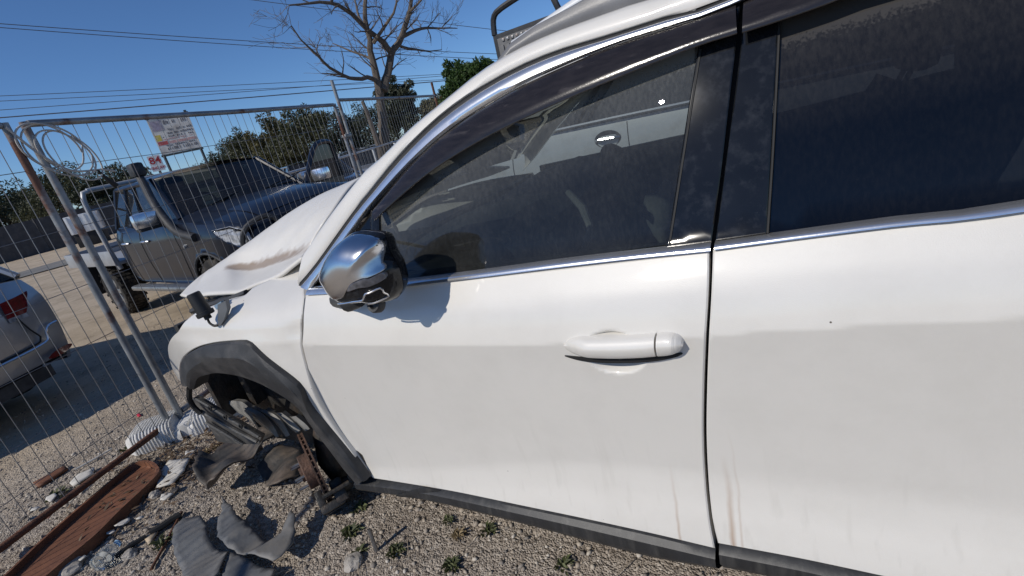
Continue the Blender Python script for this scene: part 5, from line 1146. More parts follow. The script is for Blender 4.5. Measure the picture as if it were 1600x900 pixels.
# local x forward; tail at x = -4.0
cpos = [(-3.8286, 3.866, 0.37)][0]
hd = Vector((-FNRM.x * -1, -FNRM.y * -1))            # heads away from the fence
tailc = Vector((cpos[0], cpos[1])) - FDIR * .58      # middle of the tail
ss, st_, sh = car_shell(sil, [(.85, .78), (.5, .92), (0, .98), (-.7, 1.03), (-2.0, 1.06), (-3.2, 1.08), (-3.58, 1.06)], .25, .90, [(0, .39), (-2.65, .39)], SILV, crown=.04, shoulder=.07, tail_bow=.17)
sil.rotation_euler = (0, 0, atan2(hd.y, hd.x)); sil.location = (*(tailc + hd * 3.70), ground_z(*tailc) - .0)
greenhouse(sil, ((-.55, 1.02), (-3.50, 1.08)), ((-1.3, 1.50), (-3.05, 1.53)), SILV, .80, .60, pillars=(.42, .70), crown=.05)
for s in (1, -1):
    lp = MB(); rws = []
    for i in range(7):
        t = i / 6; y = .86 - .40 * t; rws.append([(-3.59 - .17 * (1 - (abs(y) / .86) ** 2.2) + (.16 * (1 - t) ** 3) - .022 - .012 * k, s * y, .80 + .17 * (1 - .25 * t) * k + .02 * t) for k in (0, .15, .5, .85, 1)])
    lp.grid(rws).build('tail_lamp', REDL, sil)
    rws = []
    for i in range(7):
        t = i / 6; y = .86 - .40 * t; rws.append([(-3.59 - .17 * (1 - (abs(y) / .86) ** 2.2) + (.16 * (1 - t) ** 3) - .024, s * y, .765 + .035 * k + .02 * t) for k in (0, 1)])
    MB().grid(rws).build('reverse_lamp', CLEARL, sil)
    rws = []
    for i in range(9):
        t = i / 8; y = .80 - .24 * t; hh = .026 * sqrt(max(.04, 1 - (2 * t - 1) ** 2)); rws.append([(-3.59 - .17 * (1 - (abs(y) / .88) ** 2.2) - .038, s * y, .43 - .012 * t + hh * k) for k in (-1, -.5, .5, 1)])
    MB().grid(rws).build('rear_reflector', REDL, sil)
    make_wheel(.325, .215, .215, 10, sil, (0, s * .78, .325), s, False); make_wheel(.325, .215, .215, 10, sil, (-2.65, s * .78, .325), s, False)
def tail_x(y, o=.03): return -3.59 - .17 * (1 - min(1, abs(y) / .88) ** 2.2) - o
MB().tube(catmull([(tail_x(y, .035), y, z) for y, z in ((-.78, .66), (-.70, .655), (-.655, .62), (-.64, .57), (-.60, .545), (-.4, .535), (0, .53), (.4, .535), (.60, .545), (.64, .57), (.655, .62), (.70, .655), (.78, .66))], .03), .010, 6).build('bumper_crease', CHROME, sil)
MB().tube(catmull([(tail_x(y, .026), y, z) for y, z in ((-.52, .80), (-.56, .68), (-.60, .60), (-.58, .565), (-.4, .552), (0, .548), (.4, .552), (.58, .565), (.60, .60), (.56, .68), (.52, .80))], .03), .007, 6).build('tailgate_seam', RUBBER, sil)
MB().grid([[(tail_x(y, .032), y, z) for y in [.55 * k / 8 for k in range(-8, 9)]] for z in (.28, .33, .375)]).build('lower_grille', BLACKP, sil)
MB().box((tail_x(0, .04), 0, .70), (.012, .37, .12)).build('number_plate', mat('blank_plate', (.55, .55, .53), .5), sil)
seats(sil, -1.7, 1.0); MB().box((-2.75, 0, .95), (.14, 1.2, .5), bev=.05).build('rear_seat', DARK, sil)

# ---- white van beyond the wreck, seen over its roof and through its cabin (placed in the wreck's frame)
def in_car(p): return CARM @ Vector(p)
van = empty('white_van', label='white van parked beyond the crashed car, seen over its roof bars and through its window', cat='van')
van.matrix_world = Matrix.Translation(Vector((0, 0, 0))) @ Matrix.Rotation(atan2(cos(az), sin(az)), 4, 'Z')
vo_ = in_car((.62, -3.02, 0)); bpy.context.view_layer.update(); van.location = (vo_.x, vo_.y, ground_z(vo_.x, vo_.y))
VY = .95
bpy.context.view_layer.update()
vtop = spline([(-4.6, 2.05), (-1.3, 2.06), (-.75, 2.03), (-.35, 1.93), (.0, 1.62), (.25, 1.20)])
vs_, _, _ = car_shell(van, [(.55, .92), (.45, 1.02), (.2, 1.12), (-.2, 1.16), (-1.0, 1.17), (-4.3, 1.17)], .32, VY, [(-.1, .40), (-3.0, .40)], WHITEP, crown=.02, shoulder=.04)
greenhouse(van, ((.10, 1.15), (-4.25, 1.17)), ((-.85, 1.96), (-4.2, 1.99)), WHITEP, .90, .78, pillars=(.22, .24, .55), glass=GLASS_R, crown=.10)
vg = [van.matrix_world.inverted() @ in_car(p) for p in [(0.0945, -2.12, 1.8845), (-0.1198, -2.12, 1.9267), (-0.3503, -2.12, 1.9787), (-0.5374, -2.12, 2.0155), (-0.8054, -2.12, 2.0463)]]
for s in (1, -1):
    MB().tube(catmull([(p.x, s * .83, p.z) for p in vg] + [(-2.2, s * .83, 2.06), (-4.2, s * .83, 2.06)], .1), .045, 10).build('roof_gutter_side', WHITEP, van)
    MB().tube([(.0, s * .935, 1.165), (-1.2, s * .945, 1.175), (-4.2, s * .945, 1.175)], .014, 6).build('belt_moulding', CHROME, van)
    panel_line(van, vs_, [(-.30, 1.13), (-.28, .8), (-.45, .4)], side=s); panel_line(van, vs_, [(-1.30, 1.13), (-1.30, .8), (-1.28, .4)], side=s)
    MB().tube([(-1.05, s * (vs_(-1.05, 1.03) + .005), 1.03), (-1.08, s * (vs_(-1.05, 1.03) + .035), 1.035), (-1.20, s * (vs_(-1.2, 1.03) + .035), 1.035), (-1.23, s * (vs_(-1.2, 1.03) + .005), 1.03)], .014, 8).build('door_handle', CHROME, van)
    MB().lathe([(.001, -.006), (.045, -.004), (.06, .004), (.066, .006)], 20, Matrix.Translation((-1.14, s * vs_(-1.14, 1.03), 1.03)) @ Matrix.Rotation(radians(-90 * s), 4, 'X') @ Matrix.Diagonal((1.6, 1, 1, 1))).build('handle_recess', BLACKP, van)
    make_wheel(.34, .22, .2, 8, van, (-.1, s * .80, .34), s, False); make_wheel(.34, .22, .2, 8, van, (-3.0, s * .80, .34), s, False)

# ---- row of cars far behind the second fence
def plain_car(name, loc_, rz, paint, label, h=1.45, L=4.3):
    r = empty(name, loc_, rz, label, 'car', 'cars parked beyond the second fence')
    sf, tf, _ = car_shell(r, [(.80, .70), (.5, .86), (0, .92), (-.6, .97), (-2.0, 1.0), (-2.9, 1.02), (-L + .95, .98)], .26, .88, [(0, .37), (-2.6, .37)], paint, crown=.04, step=.09)
    greenhouse(r, ((-.45, .97), (-3.0, 1.01)), ((-1.15, h), (-2.5, h)), paint, .78, .60, pillars=(.45,), crown=.04)
    for s in (1, -1):
        for x in (0, -2.6): make_wheel(.32, .2, .21, 8, r, (x, s * .76, .32), s, False)
        panel('headlamp', [*catmull([Vector(p) for p in [(.40, .76), (.55, .80), (.74, .72), (.76, .63), (.6, .64)]], .06, closed=True)], lambda x, z: sf(x, z) + .006, CLEARL, r, step=.06, thick=.02, edge=.003, side=s)
        MB().box((-.55, s * .95, 1.02), (.10, .18, .13), bev=.04).build('door_mirror', paint, r)
        panel_line(r, sf, [(-.5, .95), (-.48, .6), (-.5, .32)], side=s, r=.006); panel_line(r, sf, [(-1.45, .96), (-1.45, .6), (-1.4, .32)], side=s, r=.006)
    return r
far = [(-3.7842, 12.437, 1.1772), (-3.5968, 15.0769, 0.903), (-3.4061, 18.6922, 1.058), (-5.5352, 13.4019, 1.4016)]
plain_car('parked_car', (far[0][0], far[0][1], -.07), radians(-62), mat('black_paint', (.015, .016, .018), .25, coat=1.0, var=.2, vscale=5), 'black parked car just right of the open pickup door')
plain_car('parked_car', (far[1][0] + .3, far[1][1], -.07), radians(-70), mat('pale_silver_paint', (.45, .46, .47), .3, metal=.4, coat=1.0, var=.05, vscale=5), 'pale silver parked car nearest the bare tree')
plain_car('parked_car', (far[2][0], far[2][1], -.07), radians(-72), WHITEP, 'white parked car half hidden behind the crashed car pillar')
dk = in_car((.9, -5.2, 0))
dcar = plain_car('dark_hatchback', (dk.x, dk.y, ground_z(dk.x, dk.y)), atan2(cos(az), sin(az)), mat('charcoal_paint', (.03, .031, .033), .3, coat=1.0, var=.2, vscale=5), 'charcoal car parked behind the white van, carrying a loose door', 1.52)
del dcar['group']
# ---- loose black door standing upright on that car's roof
ld = empty('loose_door', label='loose black car door with an empty window frame standing up above the roof bars', cat='car door')
D0, D1, D2, D3 = [Vector(p) for p in [(1.6124, -4.8, 2.0045), (0.7431, -4.8, 2.1378), (0.761, -4.8, 2.7935), (1.4628, -4.8, 2.6698)]]
for v in (D0, D1, D2, D3): pass
A0 = CARM @ D0; B0 = CARM @ D1; T1 = CARM @ D2; T0 = CARM @ D3
xd = (B0 - A0); xd.z = 0; Ld = xd.length; xd.normalize(); zd = Vector((0, 0, 1)); yd = zd.cross(xd)
ld.matrix_world = Matrix.Translation(A0) @ Matrix((xd, yd, zd)).transposed().to_4x4()
hz_ = T0.z - A0.z
BLK = mat('black_door_metal', (.020, .020, .021), .45, var=.2, vscale=9, dirt=(.10, .09, .08), dscale=6, damt=.4)
GRYT = mat('grey_door_lining', (.15, .15, .15), .7, var=.2, vscale=15)
dw, top_h = 1.02, hz_
sill_h = hz_ * .66; low = -.55
mb = MB(); mb.prism([(0, 0, low), (dw, 0, low), (dw, 0, sill_h), (0, 0, sill_h - .02)], (0, .07, 0)); mb.build('door_shell', BLK, ld)
mb = MB(); mb.tube(catmull([(.02, .02, sill_h - .02), (.03, .03, top_h - .12), (.07, .03, top_h - .02), (.2, .03, top_h + .04), (.62, .03, top_h + .12), (.84, .03, top_h + .14), (dw - .03, .03, sill_h)], .06), .040, 8); mb.build('window_frame', BLK, ld)
MB().prism([(.07, -.03, low + .1), (dw - .05, -.03, low + .1), (dw - .05, -.03, sill_h - .06), (.07, -.03, sill_h - .08)], (0, .028, 0)).build('door_lining', GRYT, ld)
for i in range(9):
    x = .13 + .09 * i; MB().box((x, -.04, sill_h - .28), (.05, .02, .22), bev=.006).build('lining_rib', GRYT, ld)
for i in range(10):
    x = .16 + .07 * i; MB().box((x, -.038, sill_h - .11), (.035, .015, .035), bev=.004).build('lining_clip', STEEL, ld)

# ------------------------------------------------------------------ second fence line, wall, shed, sign, wires
f2 = empty('fence_line', label='pale wire fence line with white top rail beyond the pickup', cat='fence')
FW = mat('pale_fence_tube', (.55, .55, .54), .5, metal=.3, var=.15, vscale=6)
pa, pb_ = [Vector(p) for p in [(-3.7747, 8.39, 1.4242), (-0.8811, 19.9806, 1.7208)]]
ba = Vector((pa.x, pa.y, ground_z(pa.x, pa.y))); bb = Vector((pb_.x, pb_.y, ground_z(pb_.x, pb_.y))); f2.location = ba
L_ = (bb - ba).length; dd = (bb - ba).normalized(); za, zb_ = 1.32, 1.55
def tp(s, k): return dd * s + Vector((0, 0, k * (za + (zb_ - za) * s / L_)))
MB().tube([tp(0, 1), tp(L_, 1)], .024, 8).build('top_rail', FW, f2)
MB().tube([tp(0, .04), tp(L_, .04)], .02, 8).build('bottom_rail', FW, f2)
for i in range(6): MB().tube([tp(L_ * i / 5, 0), tp(L_ * i / 5, 1)], .024, 8).build('post', FW, f2)
mb = MB()
for i in range(int(L_ / .09)): mb.tube([tp(i * .09, .04), tp(i * .09, 1)], .0025, 3, cap=False)
for k in (.2, .4, .6, .8): mb.tube([tp(0, k), tp(L_, k)], .0025, 3, cap=False)
o = mb.build('mesh_wires', WIREM, f2); o['kind'] = 'stuff'
# dark boundary wall of upright sheets at the far left
WALL = mat('dark_sheet_fence', (.045, .046, .05), .7, var=.2, vscale=4, dirt=(.09, .08, .07), dscale=2, damt=.5)
wl = empty('boundary_fence', label='dark grey sheet metal fence along the far left edge of the yard', cat='fence')
wa, wb = [Vector(p) for p in [(-31.2649, 24.95, 2.2645), (-21.4754, 33.7462, 0.5639)]]
wa.z = wb.z = -.1; wl.location = wa; dw_ = (wb - wa).normalized(); n = int((wb - wa).length / 2.4)
for i in range(n):
    mb = MB(); rw = []
    for k in range(25):
        s = i * 2.4 + 2.36 * k / 24; o_ = .03 if (k // 2) % 2 else 0; p = dw_ * s + Vector((-dw_.y, dw_.x, 0)) * o_; rw.append([p, p + Vector((0, 0, 1.95))])
    mb.grid(rw).build('fence_sheet', WALL, wl)
    MB().box(tuple(dw_ * (i * 2.4) + Vector((0, 0, 1.0))), (.07, .07, 2.0)).build('post', WALL, wl)
# white box truck body parked before the wall
wt_ = [(-20.3119, 26.0082, 1.3887)][0]
bt = empty('white_container', (wt_[0], wt_[1], -.08), radians(28), 'small white storage container far off behind the pickup tray', 'container')
MB().box((0, 0, 1.15), (1.3, 1.1, .9), bev=.03).build('box_body', WHITEP, bt)
for s in (-.6, -.2, .2, .6): MB().box((s * .9, -.56, 1.15), (.05, .04, .85)).build('rib', WHITEP, bt)
MB().box((0, 0, .38), (1.2, 1.0, .75), bev=.03).build('skid_base', RUBBER, bt)
# shed with a low tan roof behind the pickup
shp = [(-20.2269, 41.3143, 2.0846)][0]
sh_ = empty('shed', (shp[0] - 1.5, shp[1], -.1), radians(10), 'low shed with tan pitched roof behind the pickup cab', 'shed')
MB().box((0, 0, 1.0), (7.5, 5, 2.0)).build('shed_wall', mat('pale_shed_cladding', (.34, .31, .27), .8, var=.1, vscale=3), sh_)
TAN = mat('tan_sheet_roof', (.40, .33, .25), .6, var=.12, vscale=3, stretch=(8, 1, 1))
for s in (1, -1):
    mb = MB(); mb.grid([[(x, s * 2.8, 1.95 + (.025 if (i % 2) else 0)), (x, 0, 2.95 + (.025 if (i % 2) else 0))] for i, x in enumerate(np.linspace(-4, 4, 60))]); mb.build('roof_slope', TAN, sh_)
MB().tube([(-4, 0, 2.97), (4, 0, 2.97)], .06, 6).build('ridge_cap', TAN, sh_)
MB().box((2.0, -2.51, 1.0), (.9, .04, 1.9)).build('shed_door', WALL, sh_)
# notice board on two posts with a house-number plate
sgr = [(-8.5836, 14.6739, 3.3392), (-7.7315, 15.1402, 3.4774), (-7.7182, 15.1469, 2.6464), (-8.6002, 14.6641, 2.5333)]
S0, S1, S2, S3_ = [Vector(p) for p in sgr]
sx = (S1 - S0); sx.z = 0; sx.normalize()
sb = empty('notice_board', (S3_.x, S3_.y, ground_z(S3_.x, S3_.y)), atan2(sx.y, sx.x), 'faded notice board on two posts above the pickup cab', 'sign')
wB = (S2 - S3_).xy.length; z0_, z1_ = S3_.z - sb.location.z - .08, S0.z - sb.location.z + .05
def board_mat():
    m = bpy.data.materials.new('faded_printed_board'); m.use_nodes = True; N, L = nt(m); b = N['Principled BSDF']; b.inputs['Roughness'].default_value = .6
    tc = N.new('ShaderNodeTexCoord'); n = N.new('ShaderNodeTexNoise'); n.inputs['Scale'].default_value = 3; n.inputs['Detail'].default_value = 8; L.new(tc.outputs['Object'], n.inputs['Vector'])
    r = N.new('ShaderNodeValToRGB'); e = r.color_ramp.elements; e[0].position = .35; e[0].color = (.52, .48, .43, 1); e[1].position = .6; e[1].color = (.80, .77, .71, 1); L.new(n.outputs['Fac'], r.inputs['Fac']); L.new(r.outputs['Color'], b.inputs['Base Color']); return m
hB = z1_ - z0_
MB().box((wB / 2, 0, (z0_ + z1_) / 2), (wB, .03, hB)).build('board', board_mat(), sb)
for x in (.04, wB - .04): MB().box((x, .05, z1_ / 2 + .05), (.07, .07, z1_ + .1)).build('post', mat('dark_sign_post', (.05, .06, .06), .6, var=.2), sb)
MB().box((wB / 2, .0, z0_ - .03), (wB + .05, .06, .05)).build('board_frame', MATS['dark_sign_post'], sb)
MB().box((wB / 2, .0, z1_ + .03), (wB + .05, .06, .04)).build('board_frame', MATS['dark_sign_post'], sb)
INKS = {'ink_dark': (.12, .11, .12), 'ink_red': (.50, .10, .10), 'ink_yellow': (.62, .50, .10), 'ink_mauve': (.33, .29, .36), 'ink_pink': (.60, .36, .34)}
INKM = {k: mat(k, v, .6, var=.25, vscale=14, dirt=(.6, .57, .5), dscale=9, damt=.7) for k, v in INKS.items()}
def patch(x0, x1, zz0, zz1, ink, name='printed_patch'):
    MB().box(((x0 + x1) / 2 * wB, -.0175, z0_ + (zz0 + zz1) / 2 * hB), ((x1 - x0) * wB, .004, (zz1 - zz0) * hB)).build(name, INKM[ink], sb)
patch(.04, .30, .66, .94, 'ink_mauve'); patch(.02, .16, .38, .55, 'ink_yellow'); patch(.02, .28, .26, .36, 'ink_red'); patch(.30, .96, .27, .34, 'ink_pink')
def text_obj(name, s, size, loc_, m, parent, rot=(radians(90), 0, 0), ext=.002, sx_=1.0):
    cu = bpy.data.curves.new(name, 'FONT'); cu.body = s; cu.size = size; cu.align_x = 'CENTER'; cu.align_y = 'CENTER'; cu.extrude = ext; cu.resolution_u = 3; cu.offset = size * .018
    tmp = bpy.data.objects.new(name, cu); C.objects.link(tmp); dg = bpy.context.evaluated_depsgraph_get(); me = bpy.data.meshes.new_from_object(tmp.evaluated_get(dg)); C.objects.unlink(tmp); bpy.data.objects.remove(tmp)
    o = link(name, me, m, parent); o.location = loc_; o.rotation_euler = rot; o.scale = (sx_, 1, 1); return o
# the print is too weathered to read: broken strokes of it remain
rng = random.Random(3)
for row, (zz, hh, ink) in enumerate(((.80, .13, 'ink_dark'), (.62, .07, 'ink_dark'), (.52, .07, 'ink_dark'), (.44, .06, 'ink_dark'), (.38, .05, 'ink_pink'), (.20, .05, 'ink_dark'), (.09, .10, 'ink_dark'))):
    x = .34 if row < 3 else .20
    while x < .94:
        w_ = rng.uniform(.02, .05)
        if rng.random() < .72: patch(x, x + w_ * .55, zz + rng.uniform(0, .02), zz + hh * rng.uniform(.7, 1), ink, 'worn_letter')
        x += w_
n84 = [(-8.8039, 14.3084, 2.4632), (-8.5463, 14.4638, 2.4975), (-8.5458, 14.4641, 2.0764), (-8.8061, 14.3071, 2.046)]
N0, N1, N2, N3 = [Vector(p) for p in n84]
np_ = empty('number_sign', (0, 0, 0), 0, 'white plate with red number 84 beside the notice board', 'sign')
mx_ = (N1 - N0); mx_.normalize(); wN = (N1 - N0).length; hN = (N0 - N3).length; ctr = (N0 + N1 + N2 + N3) / 4
tiltN = atan2((N1 - N0).z, (N1 - N0).xy.length)
np_.location = (ctr.x, ctr.y, ground_z(ctr.x, ctr.y)); np_.rotation_euler = (0, 0, atan2(mx_.y, mx_.x)); zc_ = ctr.z - np_.location.z
MB().box((0, 0, zc_), (wN, .02, hN)).build('plate', mat('white_sign_plate', (.78, .78, .77), .5, var=.04, vscale=6), np_)
RED = mat('red_sign_paint', (.42, .03, .03), .5, var=.15, vscale=10)
text_obj('numerals', '84', hN * .62, (0, -.012, zc_ + hN * .16), RED, np_, sx_=1.08); text_obj('street_name', 'KING AVE', hN * .24, (0, -.012, zc_ - hN * .30), RED, np_, sx_=.86)
MB().box((0, .04, (zc_) / 2), (.06, .06, zc_)).build('post', MATS['dark_sign_post'], np_)
# overhead wires
PW = mat('weathered_conductor', (.05, .055, .07), .6)
lines = [[(-35.9712, 48.0216, 17.4623), (-15.5699, 57.9446, 12.9121)], [(-36.6684, 48.7486, 17.4448), (-15.3835, 59.0284, 12.5183)], [(-47.2205, 58.2686, 14.7876), (-10.449, 74.2686, 9.8546)], [(-48.0112, 58.9146, 14.4796), (-1.9418, 75.9752, 7.8662)], [(-44.7023, 53.8675, 11.9834), (-0.145, 69.9998, 6.9941)], [(-20.5577, 60.6084, 18.8077), (4.9022, 63.812, 10.9301)], [(-47.022, 57.1396, 13.3037), (-1.7615, 73.979, 8.172)]]
names_ = ['uppermost left overhead wire above the fence', 'second overhead wire from the top at the left', 'upper wire of the lower overhead group', 'second wire of the lower overhead group', 'thick lowest overhead wire just above the fence rail', 'overhead wire crossing behind the top of the bare tree', 'third wire of the lower overhead group']
for i, (ln_, nm_) in enumerate(zip(lines, names_)):
    a, b_ = Vector(ln_[0]), Vector(ln_[1]); d = b_ - a; pts_ = []
    for k in range(33):
        t = -1.0 + 3.2 * k / 32; p = a + d * t; pts_.append(p + Vector((0, 0, .6 * ((t - .5) ** 2 - .25) * .35)))
    o = MB().tube(pts_, .055 if i == 4 else .032, 5).build('overhead_wire', PW); tag(o, nm_, 'wire', 'overhead wires')

# ------------------------------------------------------------------ trees
BARK = mat('pale_grey_bark', (.115, .095, .078), .9, var=.35, vscale=5, stretch=(6, 6, 1), bump=.5, bscale=20)
def limb(mb, p, d, L, r, depth, rng, spread=.6, kink=.22, up=.12, ns=5, twig=.004):
    pts = [p.copy()]; rs = [r]; q = p.copy(); dv = d.normalized()
    for i in range(ns):
        dv = (dv + Vector((rng.uniform(-kink, kink), rng.uniform(-kink, kink), rng.uniform(-kink, kink) + up * .3))).normalized(); q = q + dv * L / ns; pts.append(q.copy()); rs.append(max(twig, r * (1 - .62 * (i + 1) / ns)))
    mb.tube(pts, rs, 7 if r > .03 else 4 if r > .012 else 3, cap=False)
    if depth <= 0: return
    nchild = 3 if depth > 1 else 4
    for k in range(nchild):
        i = rng.randint(max(1, ns // 2 - 1), ns); base = pts[i]; ax_ = Vector((rng.gauss(0, 1), rng.gauss(0, 1), rng.gauss(0, .7))).normalized()
        nd = (dv + ax_ * spread * 1.3 + Vector((0, 0, up))).normalized(); limb(mb, base, nd, L * rng.uniform(.48, .75), rs[i] * rng.uniform(.5, .75), depth - 1, rng, spread, kink, up, max(3, ns - 1), twig)
# bare tree: limbs laid out as they stand, then broken down into twigs
bt_d = 14.5
def bp_(px, py, dd_=0): return None
tb = [(-2.6353, 14.2585, 0.6052), (-2.541, 14.2756, 1.2086), (-2.4, 14.3, 1.9557), (-2.2224, 14.3287, 2.5872), (-2.1823, 14.3348, 2.9389)]
base_ = Vector((tb[0][0], tb[0][1], ground_z(tb[0][0], tb[0][1])))
bare = empty('bare_tree', base_, label='tall leafless tree behind the fence, its twigs against the sky', cat='tree')
rngb = random.Random(12)
loc_ = lambda L: [Vector(p) - base_ for p in L]
main = [(loc_([(-2.6788, 14.2504, 0.3422), (-2.5835, 14.268, 0.9525), (-2.4493, 14.2916, 1.6237), (-2.3025, 14.316, 2.2719), (-2.1909, 14.3335, 2.745)]), .14, .085),
        (loc_([(-2.2309, 14.3274, 2.6715), (-2.2097, 14.3306, 3.2344), (-2.1342, 14.241, 3.6801), (-2.0538, 14.1517, 4.183), (-1.9456, 14.0661, 4.66), (-1.6819, 14.1, 5.1846)]), .088, .03),
        (loc_([(-2.1585, 14.3384, 2.7381), (-1.9569, 14.4683, 3.1112), (-1.669, 14.6049, 3.5945), (-1.2471, 14.7474, 4.0004), (-0.9268, 14.8712, 4.5328), (-0.6085, 14.9877, 5.1799)]), .095, .03),
        (loc_([(-1.6828, 14.6034, 3.5493), (-1.7941, 14.3886, 3.8596), (-1.9914, 14.0597, 4.1096), (-2.2521, 13.7163, 4.4831), (-2.4464, 13.4798, 4.6734), (-2.8094, 13.2044, 4.7468), (-3.3934, 12.7564, 4.7232)]), .07, .014),
        (loc_([(-1.2694, 14.7455, 3.9258), (-0.9101, 14.9724, 4.0283), (-0.5962, 15.1883, 4.0616), (-0.2187, 15.2984, 3.9997), (0.2185, 15.3984, 3.9233)]), .045, .01),
        (loc_([(-2.1823, 14.3348, 2.9389), (-2.3712, 14.0006, 3.0658), (-2.6224, 13.6504, 3.046), (-2.8444, 13.2992, 3.1562), (-3.0302, 13.0529, 3.3496), (-3.164, 12.8152, 3.6493), (-3.3432, 12.5628, 3.967), (-3.4139, 12.4401, 4.2521)]), .052, .012),
        (loc_([(-1.9933, 14.1604, 3.8539), (-1.6146, 13.9066, 4.0484), (-1.2595, 13.7424, 4.307), (-1.0165, 13.562, 4.6405)]), .04, .015),
        (loc_([(-1.4032, 14.7333, 3.714), (-1.0437, 14.9636, 3.5703), (-0.6811, 15.0846, 3.4747), (-0.363, 15.1957, 3.4536)]), .034, .01),
        (loc_([(-2.1897, 14.2325, 3.5042), (-2.5336, 14.5815, 3.7469), (-2.8491, 14.7269, 3.9612), (-3.1664, 14.8665, 4.1763)]), .03, .01),
        (loc_([(-0.9815, 14.8676, 4.4662), (-0.6713, 14.4845, 4.5375), (-0.3335, 14.1961, 4.6695)]), .034, .012),
        (loc_([(-2.0538, 14.1517, 4.183), (-2.2221, 14.5311, 4.542), (-2.26, 14.8288, 4.9428), (-2.3109, 15.1245, 5.4145)]), .034, .012)]
mbT = MB(); mbB = MB(); mbW = MB()
for k, (pts_, r0, r1) in enumerate(main):
    cc = catmull(pts_, .25); r0 *= 1.25; r1 *= 1.2; rs = [r0 + (r1 - r0) * i / (len(cc) - 1) for i in range(len(cc))]
    cc = [p + Vector((rngb.uniform(-1, 1), rngb.uniform(-1, 1), rngb.uniform(-1, 1))) * r * .35 for p, r in zip(cc, rs)]
    (mbT if k == 0 else mbB).tube(cc, rs, 10 if k == 0 else 7)
    if k == 0: continue
    for i in range(2, len(cc)):
        dv = (cc[i] - cc[i - 1]).normalized()
        for q in range(1 if i % 2 else 2):
            if rngb.random() < .72:
                ax_ = Vector((rngb.gauss(0, 1), rngb.gauss(0, 1), rngb.gauss(0, 1))).normalized()
                limb(mbW, cc[i], dv * .7 + ax_ + Vector((0, 0, .25)), rngb.uniform(.35, .85), min(.022, rs[i] * .5), 2 if rngb.random() < .6 else 1, rngb, .7, .25, .15, 4, .0035)
mbT.build('trunk', BARK, bare); mbB.build('limbs', BARK, bare); o = mbW.build('twigs', BARK, bare); o['kind'] = 'stuff'
stp = loc_([(-2.6551, 13.9496, 0.7816), (-2.618, 13.9566, 1.2432), (-2.6308, 13.9542, 1.7568), (-2.6601, 13.9486, 2.3099), (-2.6865, 13.9436, 2.5428)])
mb = MB(); mb.tube(catmull(stp, .2), [.10 - .055 * i / (len(catmull(stp, .2)) - 1) for i in range(len(catmull(stp, .2)))], 8); mb.build('broken_stem', BARK, bare)

def leaf_mat(name, c, v=.35):
    m = bpy.data.materials.new(name); m.use_nodes = True; N, L = nt(m); b = N['Principled BSDF']; b.inputs['Roughness'].default_value = .6
    ge = N.new('ShaderNodeNewGeometry'); r = N.new('ShaderNodeValToRGB'); e = r.color_ramp.elements
    e[0].color = col([x * (1 - v) for x in c]); e[1].color = col([min(1, x * (1 + v)) for x in c]); L.new(ge.outputs['Random Per Island'], r.inputs['Fac']); L.new(r.outputs['Color'], b.inputs['Base Color'])
    tr = N.new('ShaderNodeBsdfTranslucent'); L.new(r.outputs['Color'], tr.inputs[0]); mx = N.new('ShaderNodeMixShader'); mx.inputs[0].default_value = .25
    L.new(b.outputs[0], mx.inputs[1]); L.new(tr.outputs[0], mx.inputs[2]); L.new(mx.outputs[0], N['Material Output'].inputs[0]); return m
LEAVES = {'gum': leaf_mat('olive_gum_leaves', (.060, .066, .030)), 'grey': leaf_mat('grey_green_leaves', (.062, .072, .045)), 'dark': leaf_mat('dark_leaves', (.035, .045, .022)), 'green': leaf_mat('fresh_green_leaves', (.045, .085, .018)), 'ochre': leaf_mat('ochre_green_leaves', (.095, .085, .030))}
def foliage(rng_seed, clumps, n, size):
    """Leaf-sized quads gathered in clumps; returns vertices and faces."""
    r = np.random.default_rng(rng_seed); V = []
    tot = sum(c[3] ** 2 for c in clumps)
    for (cx, cy, cz, cr) in clumps:
        k = int(n * cr ** 2 / tot); d = r.normal(size=(k, 3)); d /= np.linalg.norm(d, axis=1)[:, None]; rad = cr * r.uniform(.25, 1.0, k) ** .55
        d[:, 2] *= .8; ctr_ = np.array([cx, cy, cz]) + d * rad[:, None]
        a = r.normal(size=(k, 3)); a /= np.linalg.norm(a, axis=1)[:, None]; b_ = np.cross(a, r.normal(size=(k, 3))); b_ /= np.linalg.norm(b_, axis=1)[:, None]
        s = size * r.uniform(.6, 1.4, k)[:, None]
        V.append(np.stack([ctr_ - a * s, ctr_ + b_ * s * .38, ctr_ + a * s, ctr_ - b_ * s * .38], 1))
    V = np.concatenate(V).reshape(-1, 3); F = np.arange(len(V)).reshape(-1, 4); return V, F
def leafy_tree(px, py_base, py_top, dist, width_px, kind, label, seed, n=9000, bot=None, name='gum_tree', size=.16):
    """px etc. are bearings already turned to metres by the caller."""
